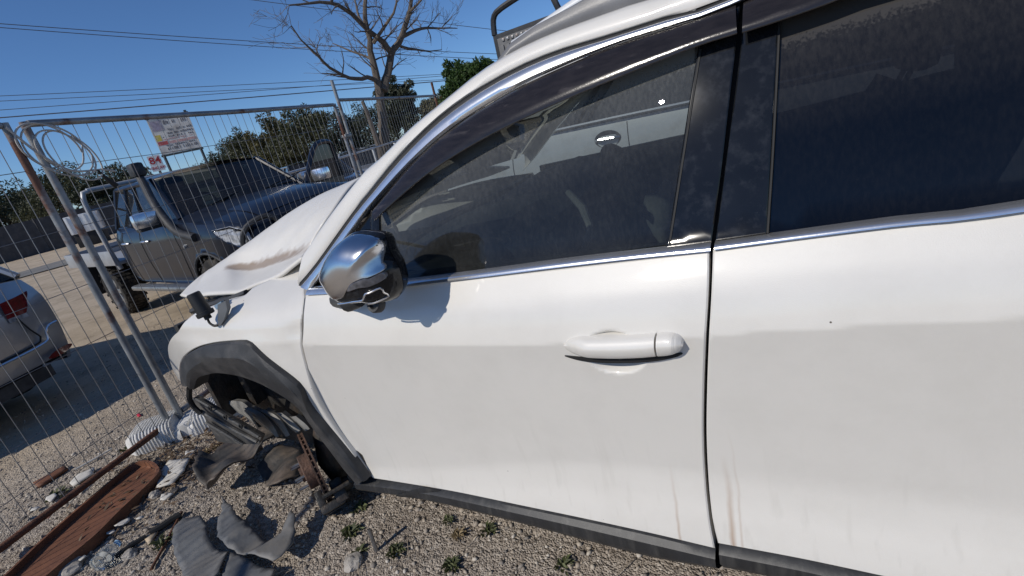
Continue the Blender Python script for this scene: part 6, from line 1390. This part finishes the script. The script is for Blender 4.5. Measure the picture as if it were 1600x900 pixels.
def tree_at(p, h, w, kind, label, seed, n=9000, trunk_h=.3, name='gum_tree', size=None, group='trees beyond the yard'):
    rng = random.Random(seed); root = empty(name, p, label=label, cat='tree', group=group)
    mb = MB(); lean = Vector((rng.uniform(-.06, .06), rng.uniform(-.06, .06), 1)); tr_ = h * .035; tip = lean * h * .78
    mb.tube([Vector((0, 0, -.1)), lean * h * trunk_h * .6, lean * h * trunk_h, lean * h * .55, tip], [tr_ * 1.2, tr_, tr_ * .85, tr_ * .55, tr_ * .2], 8)
    cl = []; nb = 9 + int(w)
    for i in range(nb):
        a = rng.uniform(0, 2 * pi); t = rng.uniform(trunk_h + .04, .93); prof = sin(pi * min(1, (t - trunk_h + .18) / (1.12 - trunk_h))) ** .7
        rad = w * .5 * prof * rng.uniform(.35, .85); c = lean * h * t + Vector((cos(a) * rad, sin(a) * rad, 0)); cr = w * rng.uniform(.13, .23); cl.append((c.x, c.y, c.z, cr))
        mb.tube([lean * h * max(trunk_h * .8, t - .18), (lean * h * (t - .06)).lerp(c, .5), c], [tr_ * .4, tr_ * .25, tr_ * .1], 5, cap=False)
        for q in range(3):
            d = Vector((rng.gauss(0, 1), rng.gauss(0, 1), rng.gauss(.1, .7))).normalized() * cr * 1.15; cl.append((c.x + d.x, c.y + d.y, c.z + d.z, cr * rng.uniform(.4, .65)))
    mb.build('trunk', BARK, root)
    V, F = foliage(seed, cl, n, size or max(.10, h * .022)); me = bpy.data.meshes.new('crown'); me.from_pydata(V.tolist(), [], F.tolist()); o = link('crown', me, LEAVES[kind], root); return root
TREES = [  # base point, height, width, kind, label
    ([(-35.1379, 38.3318, 1.5643)][0], 5.0, 6.0, 'dark', 'dark gum tree at the left edge above the sheet fence'),
    ([(-29.4189, 36.6542, 1.4894)][0], 4.5, 5.4, 'gum', 'rounded gum tree above the white container'),
    ([(-35.6951, 35.0123, 1.5164)][0], 5.2, 6.5, 'dark', 'dark gum tree cut by the left edge of the photo'),
    ([(-37.8097, 43.9821, 1.5514)][0], 4.2, 5.0, 'dark', 'low dark tree between the two left gum trees'),
    ([(-26.0382, 35.4685, 1.3563)][0], 3.5, 4.0, 'dark', 'small dark tree left of the number plate'),
    ([(-27.639, 41.6664, 1.7092)][0], 4.2, 4.2, 'grey', 'grey green tree right behind the number plate'),
    ([(-26.6988, 53.7324, 1.3809)][0], 4.0, 5.6, 'dark', 'small tree right of the notice board posts'),
    ([(-18.0545, 42.3088, 0.9479)][0], 4.6, 5.6, 'gum', 'open gum tree left of the open pickup door'),
    ([(-13.9774, 37.4784, 1.2297)][0], 4.9, 4.6, 'ochre', 'olive gum tree above the open pickup door'),
    ([(-10.8796, 34.3167, 1.4354)][0], 4.9, 4.8, 'gum', 'tallest olive gum tree left of the fence joint'),
    ([(-10.8252, 42.6476, 1.3515)][0], 4.7, 5.0, 'grey', 'grey green tree between the fence joint and the bare tree'),
    ([(-3.7831, 29.7605, 1.2238)][0], 4.4, 3.0, 'grey', 'rounded grey green tree right of the bare tree trunk'),
    ([(-2.3526, 37.9271, 1.3112)][0], 3.9, 3.8, 'ochre', 'low olive tree by the far end of the fence'),
    ([(-9.6419, 51.0983, 1.5208)][0], 5.0, 6.0, 'dark', 'dark tree far behind the bare tree trunk'),
    ([(-29.7155, 63.3797, 1.3608)][0], 5.0, 7.0, 'grey', 'hazy grey green tree furthest off between the notice board and the open gum tree'),
    ([(0.4864, 23.9951, 1.6132)][0], 4.6, 2.9, 'green', 'dense bright green tree beside the loose black door'),
]
for i, (p, h, w_, kd, lb) in enumerate(TREES):
    tree_at((p[0], p[1], ground_z(p[0], p[1]) - .05), h, w_, kd, lb, 40 + i, n=11000 if i > 6 else 8000)

# ------------------------------------------------------------------ litter on the ground
def gz(x, y): return ground_z(x, y)
def flat_piece(name, pts, m, label, cat, thick=.006, lift=.01, wave=.0, tiltz=None, group=None, step=.03, curl=0.0, parent=None, seed=0, jag=.004):
    """A sheet of broken material: outline on the ground, real thickness, bent and lifted off the ground."""
    P = [Vector((p[0], p[1])) for p in pts]; c = Vector((sum(p.x for p in P) / len(P), sum(p.y for p in P) / len(P)))
    out = []
    for a, b_ in zip(P, P[1:] + P[:1]):
        k = max(1, int((b_ - a).length / step)); out += [a.lerp(b_, i / k) - c + (Vector((noise.noise(Vector((a.x * 50 + i * 2.3, a.y * 50, seed))), noise.noise(Vector((a.y * 50, i * 2.9, seed + 9))))) * jag if i else Vector((0, 0))) for i in range(k)]
    if poly_area(out) < 0: out = out[::-1]
    xs = [p.x for p in out]; ys = [p.y for p in out]; X, Y = np.meshgrid(np.arange(min(xs), max(xs), step), np.arange(min(ys), max(ys), step))
    k = in_poly(X, Y, [(p.x, p.y) for p in inset(out, step * .4)]); pts2 = out + [Vector((float(a), float(b_))) for a, b_ in zip(X[k], Y[k])]; nb = len(out)
    r = delaunay_2d_cdt(pts2, [(i, (i + 1) % nb) for i in range(nb)], [list(range(nb))], 1, 1e-6)
    R_ = max(.01, max(p.length for p in out)); vs_ = []
    for p in r[0]:
        z = lift + wave * (noise.noise(Vector((p.x * 7 + seed, p.y * 7, seed))) + .5) + curl * (p.length / R_) ** 2
        if tiltz: z += tiltz[0] * p.x + tiltz[1] * p.y
        vs_.append((p.x, p.y, max(.003, z)))
    mb = MB(); mb.add(vs_, [list(f) for f in r[2]], True); o = mb.build(name, m, parent, sharp=50)
    if parent is None: o.location = (c.x, c.y, gz(c.x, c.y))
    s = o.modifiers.new('thickness', 'SOLIDIFY'); s.thickness = thick; s.offset = 0
    if label: tag(o, label, cat, group)
    return o
GREYSHEET = mat('dusty_grey_plastic_sheet', (.13, .135, .14), .6, var=.25, vscale=6, dirt=(.26, .23, .19), dscale=7, damt=.7, dlo=.45, dhi=.75, bump=.12, bscale=60)
DARKSHEET = mat('dusty_dark_plastic_sheet', (.05, .048, .046), .6, var=.3, vscale=6, dirt=(.24, .18, .13), dscale=5, damt=.8, dlo=.42, dhi=.7, bump=.15, bscale=60)
SCRAP = mat('chalky_white_scrap', (.62, .59, .53), .8, var=.12, vscale=10, dirt=(.35, .29, .22), dscale=8, damt=.6, bump=.15, bscale=80)
WOODO = mat('orange_stained_timber', (.175, .072, .036), .7, var=.4, vscale=5, stretch=(1, 1, 1), dirt=(.075, .032, .02), dscale=6, damt=.8, bump=.15, bscale=70)
WOODB = mat('weathered_brown_wood', (.24, .16, .11), .85, var=.3, vscale=9, dirt=(.10, .07, .05), dscale=10, damt=.6)
# timber-coloured trough with a rounded end
tw = [(-2.384, 1.7593, 0.055), (-2.3818, 1.8982, 0.055), (-2.3553, 2.1071, 0.055), (-2.3227, 2.2903, 0.055), (-2.2999, 2.3851, 0.055), (-2.2709, 2.4071, 0.055), (-2.2225, 2.4062, 0.055), (-2.1518, 2.3703, 0.055), (-2.0888, 2.3165, 0.055), (-2.0389, 2.2483, 0.055), (-2.0386, 2.1569, 0.055), (-2.0672, 1.9881, 0.055), (-2.0797, 1.8505, 0.055), (-2.1155, 1.744, 0.055), (-2.1446, 1.646, 0.055)]
ext1 = Vector(tw[0]) - (Vector(tw[1]) - Vector(tw[0])).normalized() * .5; ext2 = Vector(tw[-1]) + (Vector(tw[-1]) - Vector(tw[-2])).normalized() * .5
rim = [ext1] + [Vector(p) for p in tw] + [ext2]
rc = [Vector((p.x, p.y)) for p in catmull(rim, .03)]; n_ = len(rc)
c0 = Vector((sum(p.x for p in rc) / n_, sum(p.y for p in rc) / n_))
trough = empty('timber_trough', (c0.x, c0.y, 0), label='long orange brown trough with a rounded end lying along the fence', cat='trough')
rc = [p - c0 for p in rc]; inn = inset(rc + [rc[0].lerp(rc[-1], .5)], .014)[:n_]
if (sum((a.length for a in inn)) > sum((a.length for a in rc))): inn = inset((rc + [rc[0].lerp(rc[-1], .5)])[::-1], -.014)[::-1][:n_]
mb = MB(); mb.grid([[(p.x, p.y, .004) for p in rc], [(p.x, p.y, .055) for p in rc], [(q.x, q.y, .055) for q in inn], [(q.x, q.y, .026) for q in inn]]); mb.build('trough_wall', WOODO, trough, sharp=30)
half_ = n_ // 2
mb = MB(); mb.grid([[(a.x + (b_.x - a.x) * k, a.y + (b_.y - a.y) * k, .026 - .006 * sin(pi * k)) for k in [j / 8 for j in range(9)]] for a, b_ in zip(inn[:half_], inn[::-1][:half_])]); mb.build('trough_floor', WOODO, trough)
# cracked grey sheet in the foreground: three torn lobes
cr1 = [(-1.6567, 1.7577, 0), (-1.6431, 1.7995, 0), (-1.5665, 1.7985, 0), (-1.4962, 1.7249, 0), (-1.4475, 1.6415, 0), (-1.3975, 1.5961, 0), (-1.3516, 1.5622, 0), (-1.3165, 1.5436, 0), (-1.3056, 1.4888, 0), (-1.2978, 1.4323, 0), (-1.3366, 1.4032, 0), (-1.4296, 1.4398, 0), (-1.5427, 1.5666, 0), (-1.6121, 1.6716, 0)]
cr2 = [(-1.5026, 1.877, 0), (-1.4327, 1.806, 0), (-1.3479, 1.7159, 0), (-1.2464, 1.6228, 0), (-1.1571, 1.5474, 0), (-1.1021, 1.5533, 0), (-1.1097, 1.6556, 0), (-1.1011, 1.6701, 0), (-1.057, 1.5971, 0), (-1.038, 1.4963, 0), (-1.0602, 1.4398, 0), (-1.0854, 1.422, 0), (-1.1841, 1.4703, 0), (-1.2557, 1.5182, 0), (-1.3338, 1.5633, 0), (-1.3982, 1.6244, 0), (-1.4257, 1.6743, 0), (-1.4454, 1.7307, 0), (-1.4463, 1.7734, 0)]
cr3 = [(-1.309, 1.5386, 0), (-1.2528, 1.5116, 0), (-1.18, 1.4609, 0), (-1.0819, 1.413, 0), (-1.0736, 1.3488, 0), (-1.1488, 1.307, 0), (-1.2602, 1.3466, 0), (-1.2866, 1.4293, 0), (-1.2982, 1.4841, 0)]
g_ = 'torn pieces of grey sheet'
flat_piece('torn_sheet', cr1, GREYSHEET, 'left rounded lobe of the torn grey plastic sheet at the bottom edge', 'plastic sheet', .005, .03, .03, group=g_, curl=.03, seed=2, jag=.010, step=.022)
flat_piece('torn_sheet', cr2, GREYSHEET, 'spiked right piece of the torn grey plastic sheet at the bottom edge', 'plastic sheet', .005, .035, .05, group=g_, curl=.05, seed=5, jag=.012, step=.022)
flat_piece('torn_sheet', cr3, GREYSHEET, 'lower middle piece of the torn grey plastic sheet, cut by the bottom edge', 'plastic sheet', .005, .02, .03, group=g_, curl=.01, seed=8, jag=.010, step=.022)
# dark torn panel below the wheel arch
dp = [(-1.7392, 2.1802, 0), (-1.6886, 2.1678, 0), (-1.6405, 2.2456, 0), (-1.5364, 2.2553, 0), (-1.4488, 2.2821, 0), (-1.3575, 2.2648, 0), (-1.3693, 2.1851, 0), (-1.4355, 2.1146, 0), (-1.4726, 2.0482, 0), (-1.5014, 1.9915, 0), (-1.5058, 1.8898, 0), (-1.5757, 1.9196, 0), (-1.6962, 2.0418, 0), (-1.7176, 2.107, 0)]
flat_piece('torn_liner', dp, DARKSHEET, 'torn dark wheel arch liner lying below the brake disc', 'plastic liner', .006, .06, .09, curl=.04, seed=11, jag=.012, step=.022)
flat_piece('wood_offcut', [(-1.616, 2.2253, 0.06), (-1.5095, 2.2985, 0.06), (-1.471, 2.2406, 0.06), (-1.5229, 2.1866, 0.06), (-1.5467, 2.1499, 0.06)], WOODB, 'small weathered brown board beside the torn dark liner', 'board', .014, .05)
flat_piece('plastic_scrap', [(-1.4348, 2.0813, 0), (-1.3852, 2.1908, 0), (-1.2725, 2.2017, 0), (-1.1886, 2.0717, 0), (-1.187, 1.9526, 0), (-1.2607, 1.9007, 0), (-1.3502, 1.955, 0)], DARKSHEET, 'dark bent scrap in the shade under the wheel arch', 'scrap', .006, .02, .05, seed=15)
# pale scraps
def poly_g(lst): return lst
flat_piece('white_board', [(-2.0037, 2.1507, 0), (-2.073, 2.2837, 0), (-2.0803, 2.39, 0), (-1.9449, 2.3584, 0), (-1.9077, 2.2424, 0), (-1.9236, 2.152, 0)], SCRAP, 'square off-white board beside the rounded end of the trough', 'board', .008, .02, .01)
flat_piece('white_scrap', [(-2.6677, 2.4068, 0), (-2.686, 2.4914, 0), (-2.6187, 2.5285, 0), (-2.5683, 2.4515, 0), (-2.594, 2.3977, 0), (-2.6054, 2.3563, 0)], SCRAP, 'pale angular scrap behind the rusty bottom rail', 'scrap', .006, .015, .02, group='pale scraps along the fence', seed=1)
flat_piece('white_scrap', [(-2.4685, 2.259, 0), (-2.4572, 2.3624, 0), (-2.4141, 2.3632, 0), (-2.4224, 2.2678, 0), (-2.4217, 2.2118, 0)], SCRAP, 'white strip between the rusty rail and the trough', 'scrap', .006, .05, .02, group='pale scraps along the fence', seed=2)
flat_piece('white_scrap', [(-2.4653, 2.1543, 0), (-2.4771, 2.2385, 0), (-2.4502, 2.2673, 0), (-2.4125, 2.1998, 0), (-2.4118, 2.1292, 0)], SCRAP, 'crumpled white scrap halfway along the trough', 'scrap', .006, .05, .04, group='pale scraps along the fence', seed=3)
flat_piece('white_scrap', [(-2.5121, 1.8673, 0), (-2.5571, 1.9432, 0), (-2.5398, 1.994, 0), (-2.4688, 1.9926, 0), (-2.4761, 1.9645, 0), (-2.5247, 1.9487, 0), (-2.5055, 1.8932, 0)], SCRAP, 'curved white fragment at the near end of the trough', 'scrap', .006, .06, .04, group='pale scraps along the fence', seed=4)
flat_piece('white_scrap', [(-2.4193, 2.401, 0), (-2.4152, 2.469, 0), (-2.3853, 2.4806, 0), (-2.3658, 2.4196, 0), (-2.3757, 2.3708, 0)], SCRAP, 'white sliver next to the rounded trough end', 'scrap', .005, .07, .01, group='pale scraps along the fence', seed=5)
flat_piece('cardboard_triangle', [(-1.8464, 1.802, 0), (-1.7932, 1.8293, 0), (-1.7799, 1.7351, 0)], mat('tan_card', (.50, .40, .28), .85, var=.15, vscale=10), 'small tan triangular piece near the plastic bottle', 'scrap', .005, .015)
flat_piece('red_cloth', [(-2.5914, 1.8684, 0), (-2.5857, 1.8943, 0), (-2.5282, 1.8717, 0), (-2.4904, 1.8243, 0), (-2.5126, 1.804, 0), (-2.5523, 1.8212, 0)], mat('magenta_cloth', (.62, .04, .14), .8, var=.2, vscale=20), 'bright pink rag in the bottom left corner', 'rag', .006, .06, .04)
flat_piece('pink_scrap', [(-2.4966, 2.0554, 0), (-2.5272, 2.1474, 0), (-2.4743, 2.1571, 0), (-2.4462, 2.0975, 0), (-2.4447, 2.0322, 0)], mat('faded_pink_cloth', (.55, .30, .28), .8, var=.2, vscale=20), 'faded pink scrap against the trough wall', 'scrap', .005, .06, .03)
flat_piece('red_chip', [(-2.7967, 3.1615, 0), (-2.7792, 3.1703, 0), (-2.7375, 3.1214, 0), (-2.7548, 3.1129, 0)], mat('red_lens_chip', (.6, .03, .05), .3), 'tiny red lens chip on the gravel behind the fence', 'scrap', .006, .01, step=.01)
def stick(name, pts, r, m, label, cat, n=6, z0=.0, group=None):
    P = [Vector(p) for p in pts]; c = P[0].copy(); c.z = gz(c.x, c.y)
    o = MB().tube([p - c + Vector((0, 0, z0)) for p in P], r, n).build(name, m); o.location = c; return tag(o, label, cat, group)
def plank(pts, th, m, label, name='timber_strip'):
    return flat_piece(name, pts, m, label, 'board', th, .014)
plank([(-2.9827, 2.5213, 0), (-2.8904, 2.6397, 0), (-2.837, 2.5983, 0), (-2.9016, 2.4632, 0)], .014, WOODO, 'thin orange timber strip on the gravel behind the fence')
stick('white_rod', [(-2.77, 2.5667, 0.012), (-2.7112, 2.6384, 0.012), (-2.6558, 2.722, 0.012)], [.006, .006, .005], SCRAP, 'thin white plastic rod behind the fence', 'rod')
stick('black_hose', catmull([(-1.8219, 1.8152, 0.02), (-1.7856, 1.8371, 0.02), (-1.7579, 1.8698, 0.02), (-1.7285, 1.8914, 0.02)], .03), .016, RUBBER, 'short thick black hose near the tan triangle', 'hose', 8)
stick('black_hose', catmull([(-1.9086, 1.7108, 0.02), (-1.8723, 1.7601, 0.02), (-1.8301, 1.7963, 0.02)], .03), .011, RUBBER, 'thin black hose beside the plastic bottle', 'hose', 8)
stick('rusty_rod', [(-1.6803, 1.5935, 0.012), (-1.7033, 1.726, 0.012), (-1.7423, 1.9194, 0.012)], .006, RUSTY, 'thin rusty rod lying left of the torn grey sheet', 'rod')
rp = [(-0.7143, 1.4205, 0)][0]
o = MB().tube([(0, 0, .0), (.0, .01, .10)], [.008, .007], 8).build('steel_pin', STEEL); o.location = (rp[0], rp[1], .0); tag(o, 'short grey steel pin standing in the gravel below the sill', 'pin')
# clear bottle
PET = bpy.data.materials.new('clear_bottle_plastic'); PET.use_nodes = True; b = PET.node_tree.nodes['Principled BSDF']
setin(b, Base_Color=(.85, .93, .97, 1), Roughness=.08); b.inputs['Transmission Weight'].default_value = .92; b.inputs['IOR'].default_value = 1.18
bq = [(-1.9477, 1.6614, 0.035), (-1.9358, 1.7714, 0.035)]; A3, B3 = Vector(bq[0]), Vector(bq[1]); dB = (B3 - A3); LB = dB.length
bot = empty('plastic_bottle', A3 - Vector((0, 0, .035)), atan2(dB.y, dB.x), 'crumpled clear plastic bottle lying at the bottom left', 'bottle')
Mb_ = Matrix.Translation((0, 0, .036)) @ Matrix.Rotation(radians(90), 4, 'Y')
prof = [(.004, 0), (.026, .002), (.033, .01), (.034, .03), (.031, .04), (.034, .05), (.034, .075), (.030, .085), (.034, .095), (.034, .125), (.030, .15), (.018, .175), (.014, .185), (.014, .20)]
kz = LB / .20
MB().lathe([(r, z * kz) for r, z in prof], 24, Mb_).build('bottle_body', PET, bot)
MB().lathe([(.016, .198 * kz), (.016, .212 * kz), (.002, .213 * kz)], 16, Mb_).build('bottle_cap', mat('pale_blue_cap', (.35, .55, .75), .4), bot)
# stones one can pick out
STONE = mat('pale_stone', (.36, .33, .29), .9, var=.3, vscale=14, bump=.5, bscale=40)
def rock(p, r, label, seed, sq=.65):
    bm = bmesh.new(); bmesh.ops.create_icosphere(bm, subdivisions=3, radius=1)
    for v in bm.verts: v.co = v.co * (1 + .35 * noise.noise(v.co * 1.3 + Vector((seed, 0, 0))) + .12 * noise.noise(v.co * 4 + Vector((0, seed, 0)))) * r; v.co.z *= sq
    me = bpy.data.meshes.new('rock'); bm.to_mesh(me); bm.free(); o = link('rock', me, STONE); o.location = (p[0], p[1], gz(p[0], p[1]) + r * sq * .45); return tag(o, label, 'stone', 'larger stones')
rock([(-0.7967, 1.3877, 0)][0], .035, 'pale stone at the bottom edge below the sill', 1); rock([(-2.1187, 1.7149, 0)][0], .05, 'flat stone in the bottom left beside the bottle', 2, .5)
rock([(-1.6379, 2.5345, 0)][0], .02, 'small stone by the torn bumper bracket', 3); rock([(-1.3525, 2.0395, 0)][0], .018, 'small pale stone under the brake disc', 4)
rock([(-1.9997, 2.1178, 0)][0], .028, 'stone in the shade of the white board', 6); rock([(-1.8546, 1.7198, 0)][0], .03, 'stone touching the thin black hose', 7)
# weeds: each a tuft of its own
WEED = leaf_mat('weed_leaves', (.10, .115, .045), .5); DRY = leaf_mat('dry_grass', (.30, .23, .13), .4)
def weed(p, r, label, seed, m=WEED, n=26, name='weed', cat='weed'):
    rg = random.Random(seed); mb = MB()
    for i in range(n):
        a = rg.uniform(0, 2 * pi); L = r * rg.uniform(.2, .75); h = L * rg.uniform(.25, .9); w_ = L * rg.uniform(.14, .26); d = Vector((cos(a), sin(a), 0)); s_ = Vector((-sin(a), cos(a), 0)); st0 = Vector((cos(a * 2.3), sin(a * 2.3), 0)) * r * rg.uniform(0, .5)
        mb.add([st0, st0 + d * L * .45 + s_ * w_ + Vector((0, 0, h * .7)), st0 + d * L + Vector((0, 0, h * rg.uniform(.5, 1))), st0 + d * L * .45 - s_ * w_ + Vector((0, 0, h * .65))], [(0, 1, 2), (0, 2, 3)])
    o = mb.build(name, m, flat=True); o.location = (p[0], p[1], gz(p[0], p[1]) + .002); return tag(o, label, cat, 'weeds in the gravel')
wd = [(-0.8428, 1.5379, 0), (-0.7818, 1.428, 0), (-0.6354, 1.3985, 0), (-0.4468, 1.4837, 0), (-0.4041, 1.4013, 0), (-0.4232, 1.2787, 0), (-0.6103, 1.5826, 0), (-0.2865, 1.3845, 0), (-0.0495, 1.1752, 0), (-0.2102, 1.2901, 0), (0.0701, 1.1862, 0), (-0.8316, 1.6614, 0), (-1.8707, 2.4255, 0), (-2.5077, 2.6766, 0), (-2.6946, 2.3411, 0), (-1.7287, 1.7441, 0), (-0.4616, 1.315, 0), (-0.1172, 1.307, 0)]
wl_ = ['largest weed tuft left of the steel pin', 'weed tuft just above the pale stone at the bottom edge', 'weed tuft right of the steel pin', 'weed tuft closest below the bulge of the sill', 'spiky weed right of centre below the sill', 'weed tuft at the bottom edge below the door', 'tiny weed under the front end of the sill', 'weed below the middle of the front door', 'weed at the bottom edge near the door joint', 'small weed between the middle sill weeds', 'rightmost small weed under the sill', 'weed sprouting at the foot of the wheel arch moulding', 'dry tuft beside the ribbed fence foot', 'weed at the rusty rail near the fence foot', 'weed behind the rusty rail by the orange strip', 'weed beside the tan triangle', 'weed at the bottom edge left of the door middle', 'small weed near the right end of the sill']
for i, (p, l_) in enumerate(zip(wd, wl_)):
    if i not in (6, 9, 10, 16, 17): weed(p, [.055, .04, .045, .032, .04, .045, .03, .04, .045, .035, .03, .05, .07, .07, .07, .06, .05, .03][i], l_, 100 + i, DRY if i in (12, 4) else WEED, 60 if i < 6 else 36)
# loose gravel, dry leaf litter: nobody could count these
rg = np.random.default_rng(5)
bm = bmesh.new(); bmesh.ops.create_icosphere(bm, subdivisions=1, radius=1); ico_v = np.array([v.co[:] for v in bm.verts]); ico_f = np.array([[v.index for v in f.verts] for f in bm.faces]); bm.free()
def gravel(name, n, xr, yr, r0, r1, m, label, cond=None):
    xs = rg.uniform(*xr, n); ys = rg.uniform(*yr, n)
    if cond is not None: k = cond(xs, ys); xs, ys = xs[k], ys[k]
    n = len(xs); rr = r0 * (r1 / r0) ** (rg.random(n) ** 2.2); V = np.repeat(ico_v[None], n, 0) * (1 + .35 * rg.normal(size=(n, len(ico_v), 1)).clip(-1, 1))
    V *= rr[:, None, None] * np.stack([rg.uniform(.7, 1.3, n), rg.uniform(.7, 1.3, n), rg.uniform(.45, .8, n)], 1)[:, None, :]
    a = rg.uniform(0, 2 * pi, n); ca, sa = np.cos(a)[:, None], np.sin(a)[:, None]; X = V[:, :, 0] * ca - V[:, :, 1] * sa; Y = V[:, :, 0] * sa + V[:, :, 1] * ca
    gzv = np.array([ground_z(x, y) + .010 * noise.noise(Vector((x * 3, y * 3, 1))) + .007 * noise.noise(Vector((x * 11, y * 11, 2))) for x, y in zip(xs, ys)])
    P = np.stack([X + xs[:, None], Y + ys[:, None], V[:, :, 2] + (gzv + rr * .15)[:, None]], 2).reshape(-1, 3); F = (ico_f[None] + (np.arange(n) * len(ico_v))[:, None, None]).reshape(-1, 3)
    me = bpy.data.meshes.new(name); me.vertices.add(len(P)); me.vertices.foreach_set('co', P.ravel()); me.loops.add(F.size); me.loops.foreach_set('vertex_index', F.ravel().astype(np.int32)); me.polygons.add(len(F)); me.polygons.foreach_set('loop_start', np.arange(0, F.size, 3, dtype=np.int32)); me.update(); me.validate()
    o = link(name, me, m); return tag(o, label, 'gravel', kind='stuff')
def stone_mat():
    m = bpy.data.materials.new('mixed_gravel_stones'); m.use_nodes = True; N, L = nt(m); b = N['Principled BSDF']; b.inputs['Roughness'].default_value = .9
    ge = N.new('ShaderNodeNewGeometry'); r = N.new('ShaderNodeValToRGB'); e = r.color_ramp.elements
    e[0].color = (.15, .135, .12, 1); e[1].color = (.56, .51, .44, 1); x = e.new(.35); x.color = (.32, .28, .235, 1); x = e.new(.6); x.color = (.41, .345, .27, 1); x = e.new(.85); x.color = (.45, .395, .32, 1)
    L.new(ge.outputs['Random Per Island'], r.inputs['Fac']); L.new(r.outputs['Color'], b.inputs['Base Color']); return m
SM_ = stone_mat()
def patchy(xs, ys): return np.array([noise.noise(Vector((x * 1.7, y * 1.7, 4))) + .5 * noise.noise(Vector((x * 5, y * 5, 8))) + .28 + .25 * random.random() > 0 for x, y in zip(xs, ys)])
gravel('gravel', 22000, (-3.0, .75), (.75, 3.0), .0022, .012, SM_, 'loose grey and brown gravel strewn under the crashed car', patchy)
gravel('fence_gravel', 9000, (-4.6, -.8), (1.8, 6.0), .003, .012, SM_, 'loose gravel scattered along and behind the fence')
nl = 900; xs = rg.normal(-1.98, .22, nl); ys = rg.normal(2.40, .22, nl); mb = MB()
for x, y in zip(xs, ys):
    a = random.uniform(0, 6.28); L = random.uniform(.008, .03); d = Vector((cos(a), sin(a), random.uniform(-.3, .5))) * L; s_ = Vector((-sin(a), cos(a), random.uniform(-.3, .3))) * L * .3; p = Vector((x, y, ground_z(x, y) + random.uniform(.006, .03)))
    mb.add([p - d, p + s_, p + d, p - s_], [(0, 1, 2, 3)])
o = mb.build('leaf_litter', leaf_mat('brown_leaf_litter', (.17, .115, .07), .5), flat=True); tag(o, 'brown dry leaf litter gathered round the fence foot', 'leaf litter', kind='stuff')

# dry twigs and stalks blown against the litter
mb = MB(); rt = random.Random(21)
for i in range(150):
    x, y = rt.uniform(-2.5, .3), rt.uniform(1.1, 2.7); a = rt.uniform(0, 6.28); L = rt.uniform(.03, .12); z = ground_z(x, y) + .012
    p = Vector((x, y, z)); d = Vector((cos(a), sin(a), 0)) * L; mb.tube([p, p + d * .5 + Vector((rt.uniform(-.01, .01), rt.uniform(-.01, .01), rt.uniform(0, .012))), p + d], [.0014, .0017, .001], 4)
o = mb.build('dry_twigs', mat('dry_stalks', (.30, .24, .17), .9, var=.4, vscale=6)); tag(o, 'thin dry twigs and stalks scattered over the gravel', 'twigs', kind='stuff')

# small chips of litter along the trough
CHIPS = [(-2.7203, 2.1675, 0), (-2.7146, 2.2312, 0), (-2.686, 2.3049, 0), (-2.6456, 2.3254, 0), (-2.5147, 2.4707, 0), (-2.4866, 2.5216, 0), (-1.9553, 1.8805, 0), (-1.9493, 1.9356, 0), (-1.9044, 2.0653, 0), (-1.872, 2.0988, 0), (-2.0273, 1.9319, 0), (-2.0511, 1.879, 0), (-2.4274, 2.0114, 0), (-2.0843, 1.7504, 0), (-1.9833, 2.4269, 0), (-1.8783, 2.3033, 0)]
CHIP_AT = ['behind the rusty rail near the left edge', 'second from the left edge behind the rusty rail', 'behind the rail below the orange strip', 'between the orange strip and the rail', 'against the rail above the trough end', 'at the rail just left of the trough end', 'left of the tan triangle', 'above the short black hose', 'under the corner of the white board', 'right of the white board', 'between the trough and the thin black hose', 'just above the plastic bottle', 'against the middle of the trough wall', 'left of the plastic bottle at the bottom', 'between the white board and the fence foot', 'beside the torn bumper bracket']
for i, p in enumerate(CHIPS):
    rc_ = random.Random(60 + i); r = rc_.uniform(.015, .04); pts_ = [(p[0] + r * rc_.uniform(.5, 1.2) * cos(a), p[1] + r * rc_.uniform(.4, 1.0) * sin(a)) for a in (.3, 1.5, 2.6, 3.9, 5.2)]
    flat_piece('litter_chip', pts_, SCRAP if i % 3 else DARKSHEET, ('small pale chip of litter ' if i % 3 else 'small dark plastic chip ') + CHIP_AT[i], 'litter', .004, .012, .02, group='pale litter chips' if i % 3 else 'dark litter chips', seed=i, step=.012)
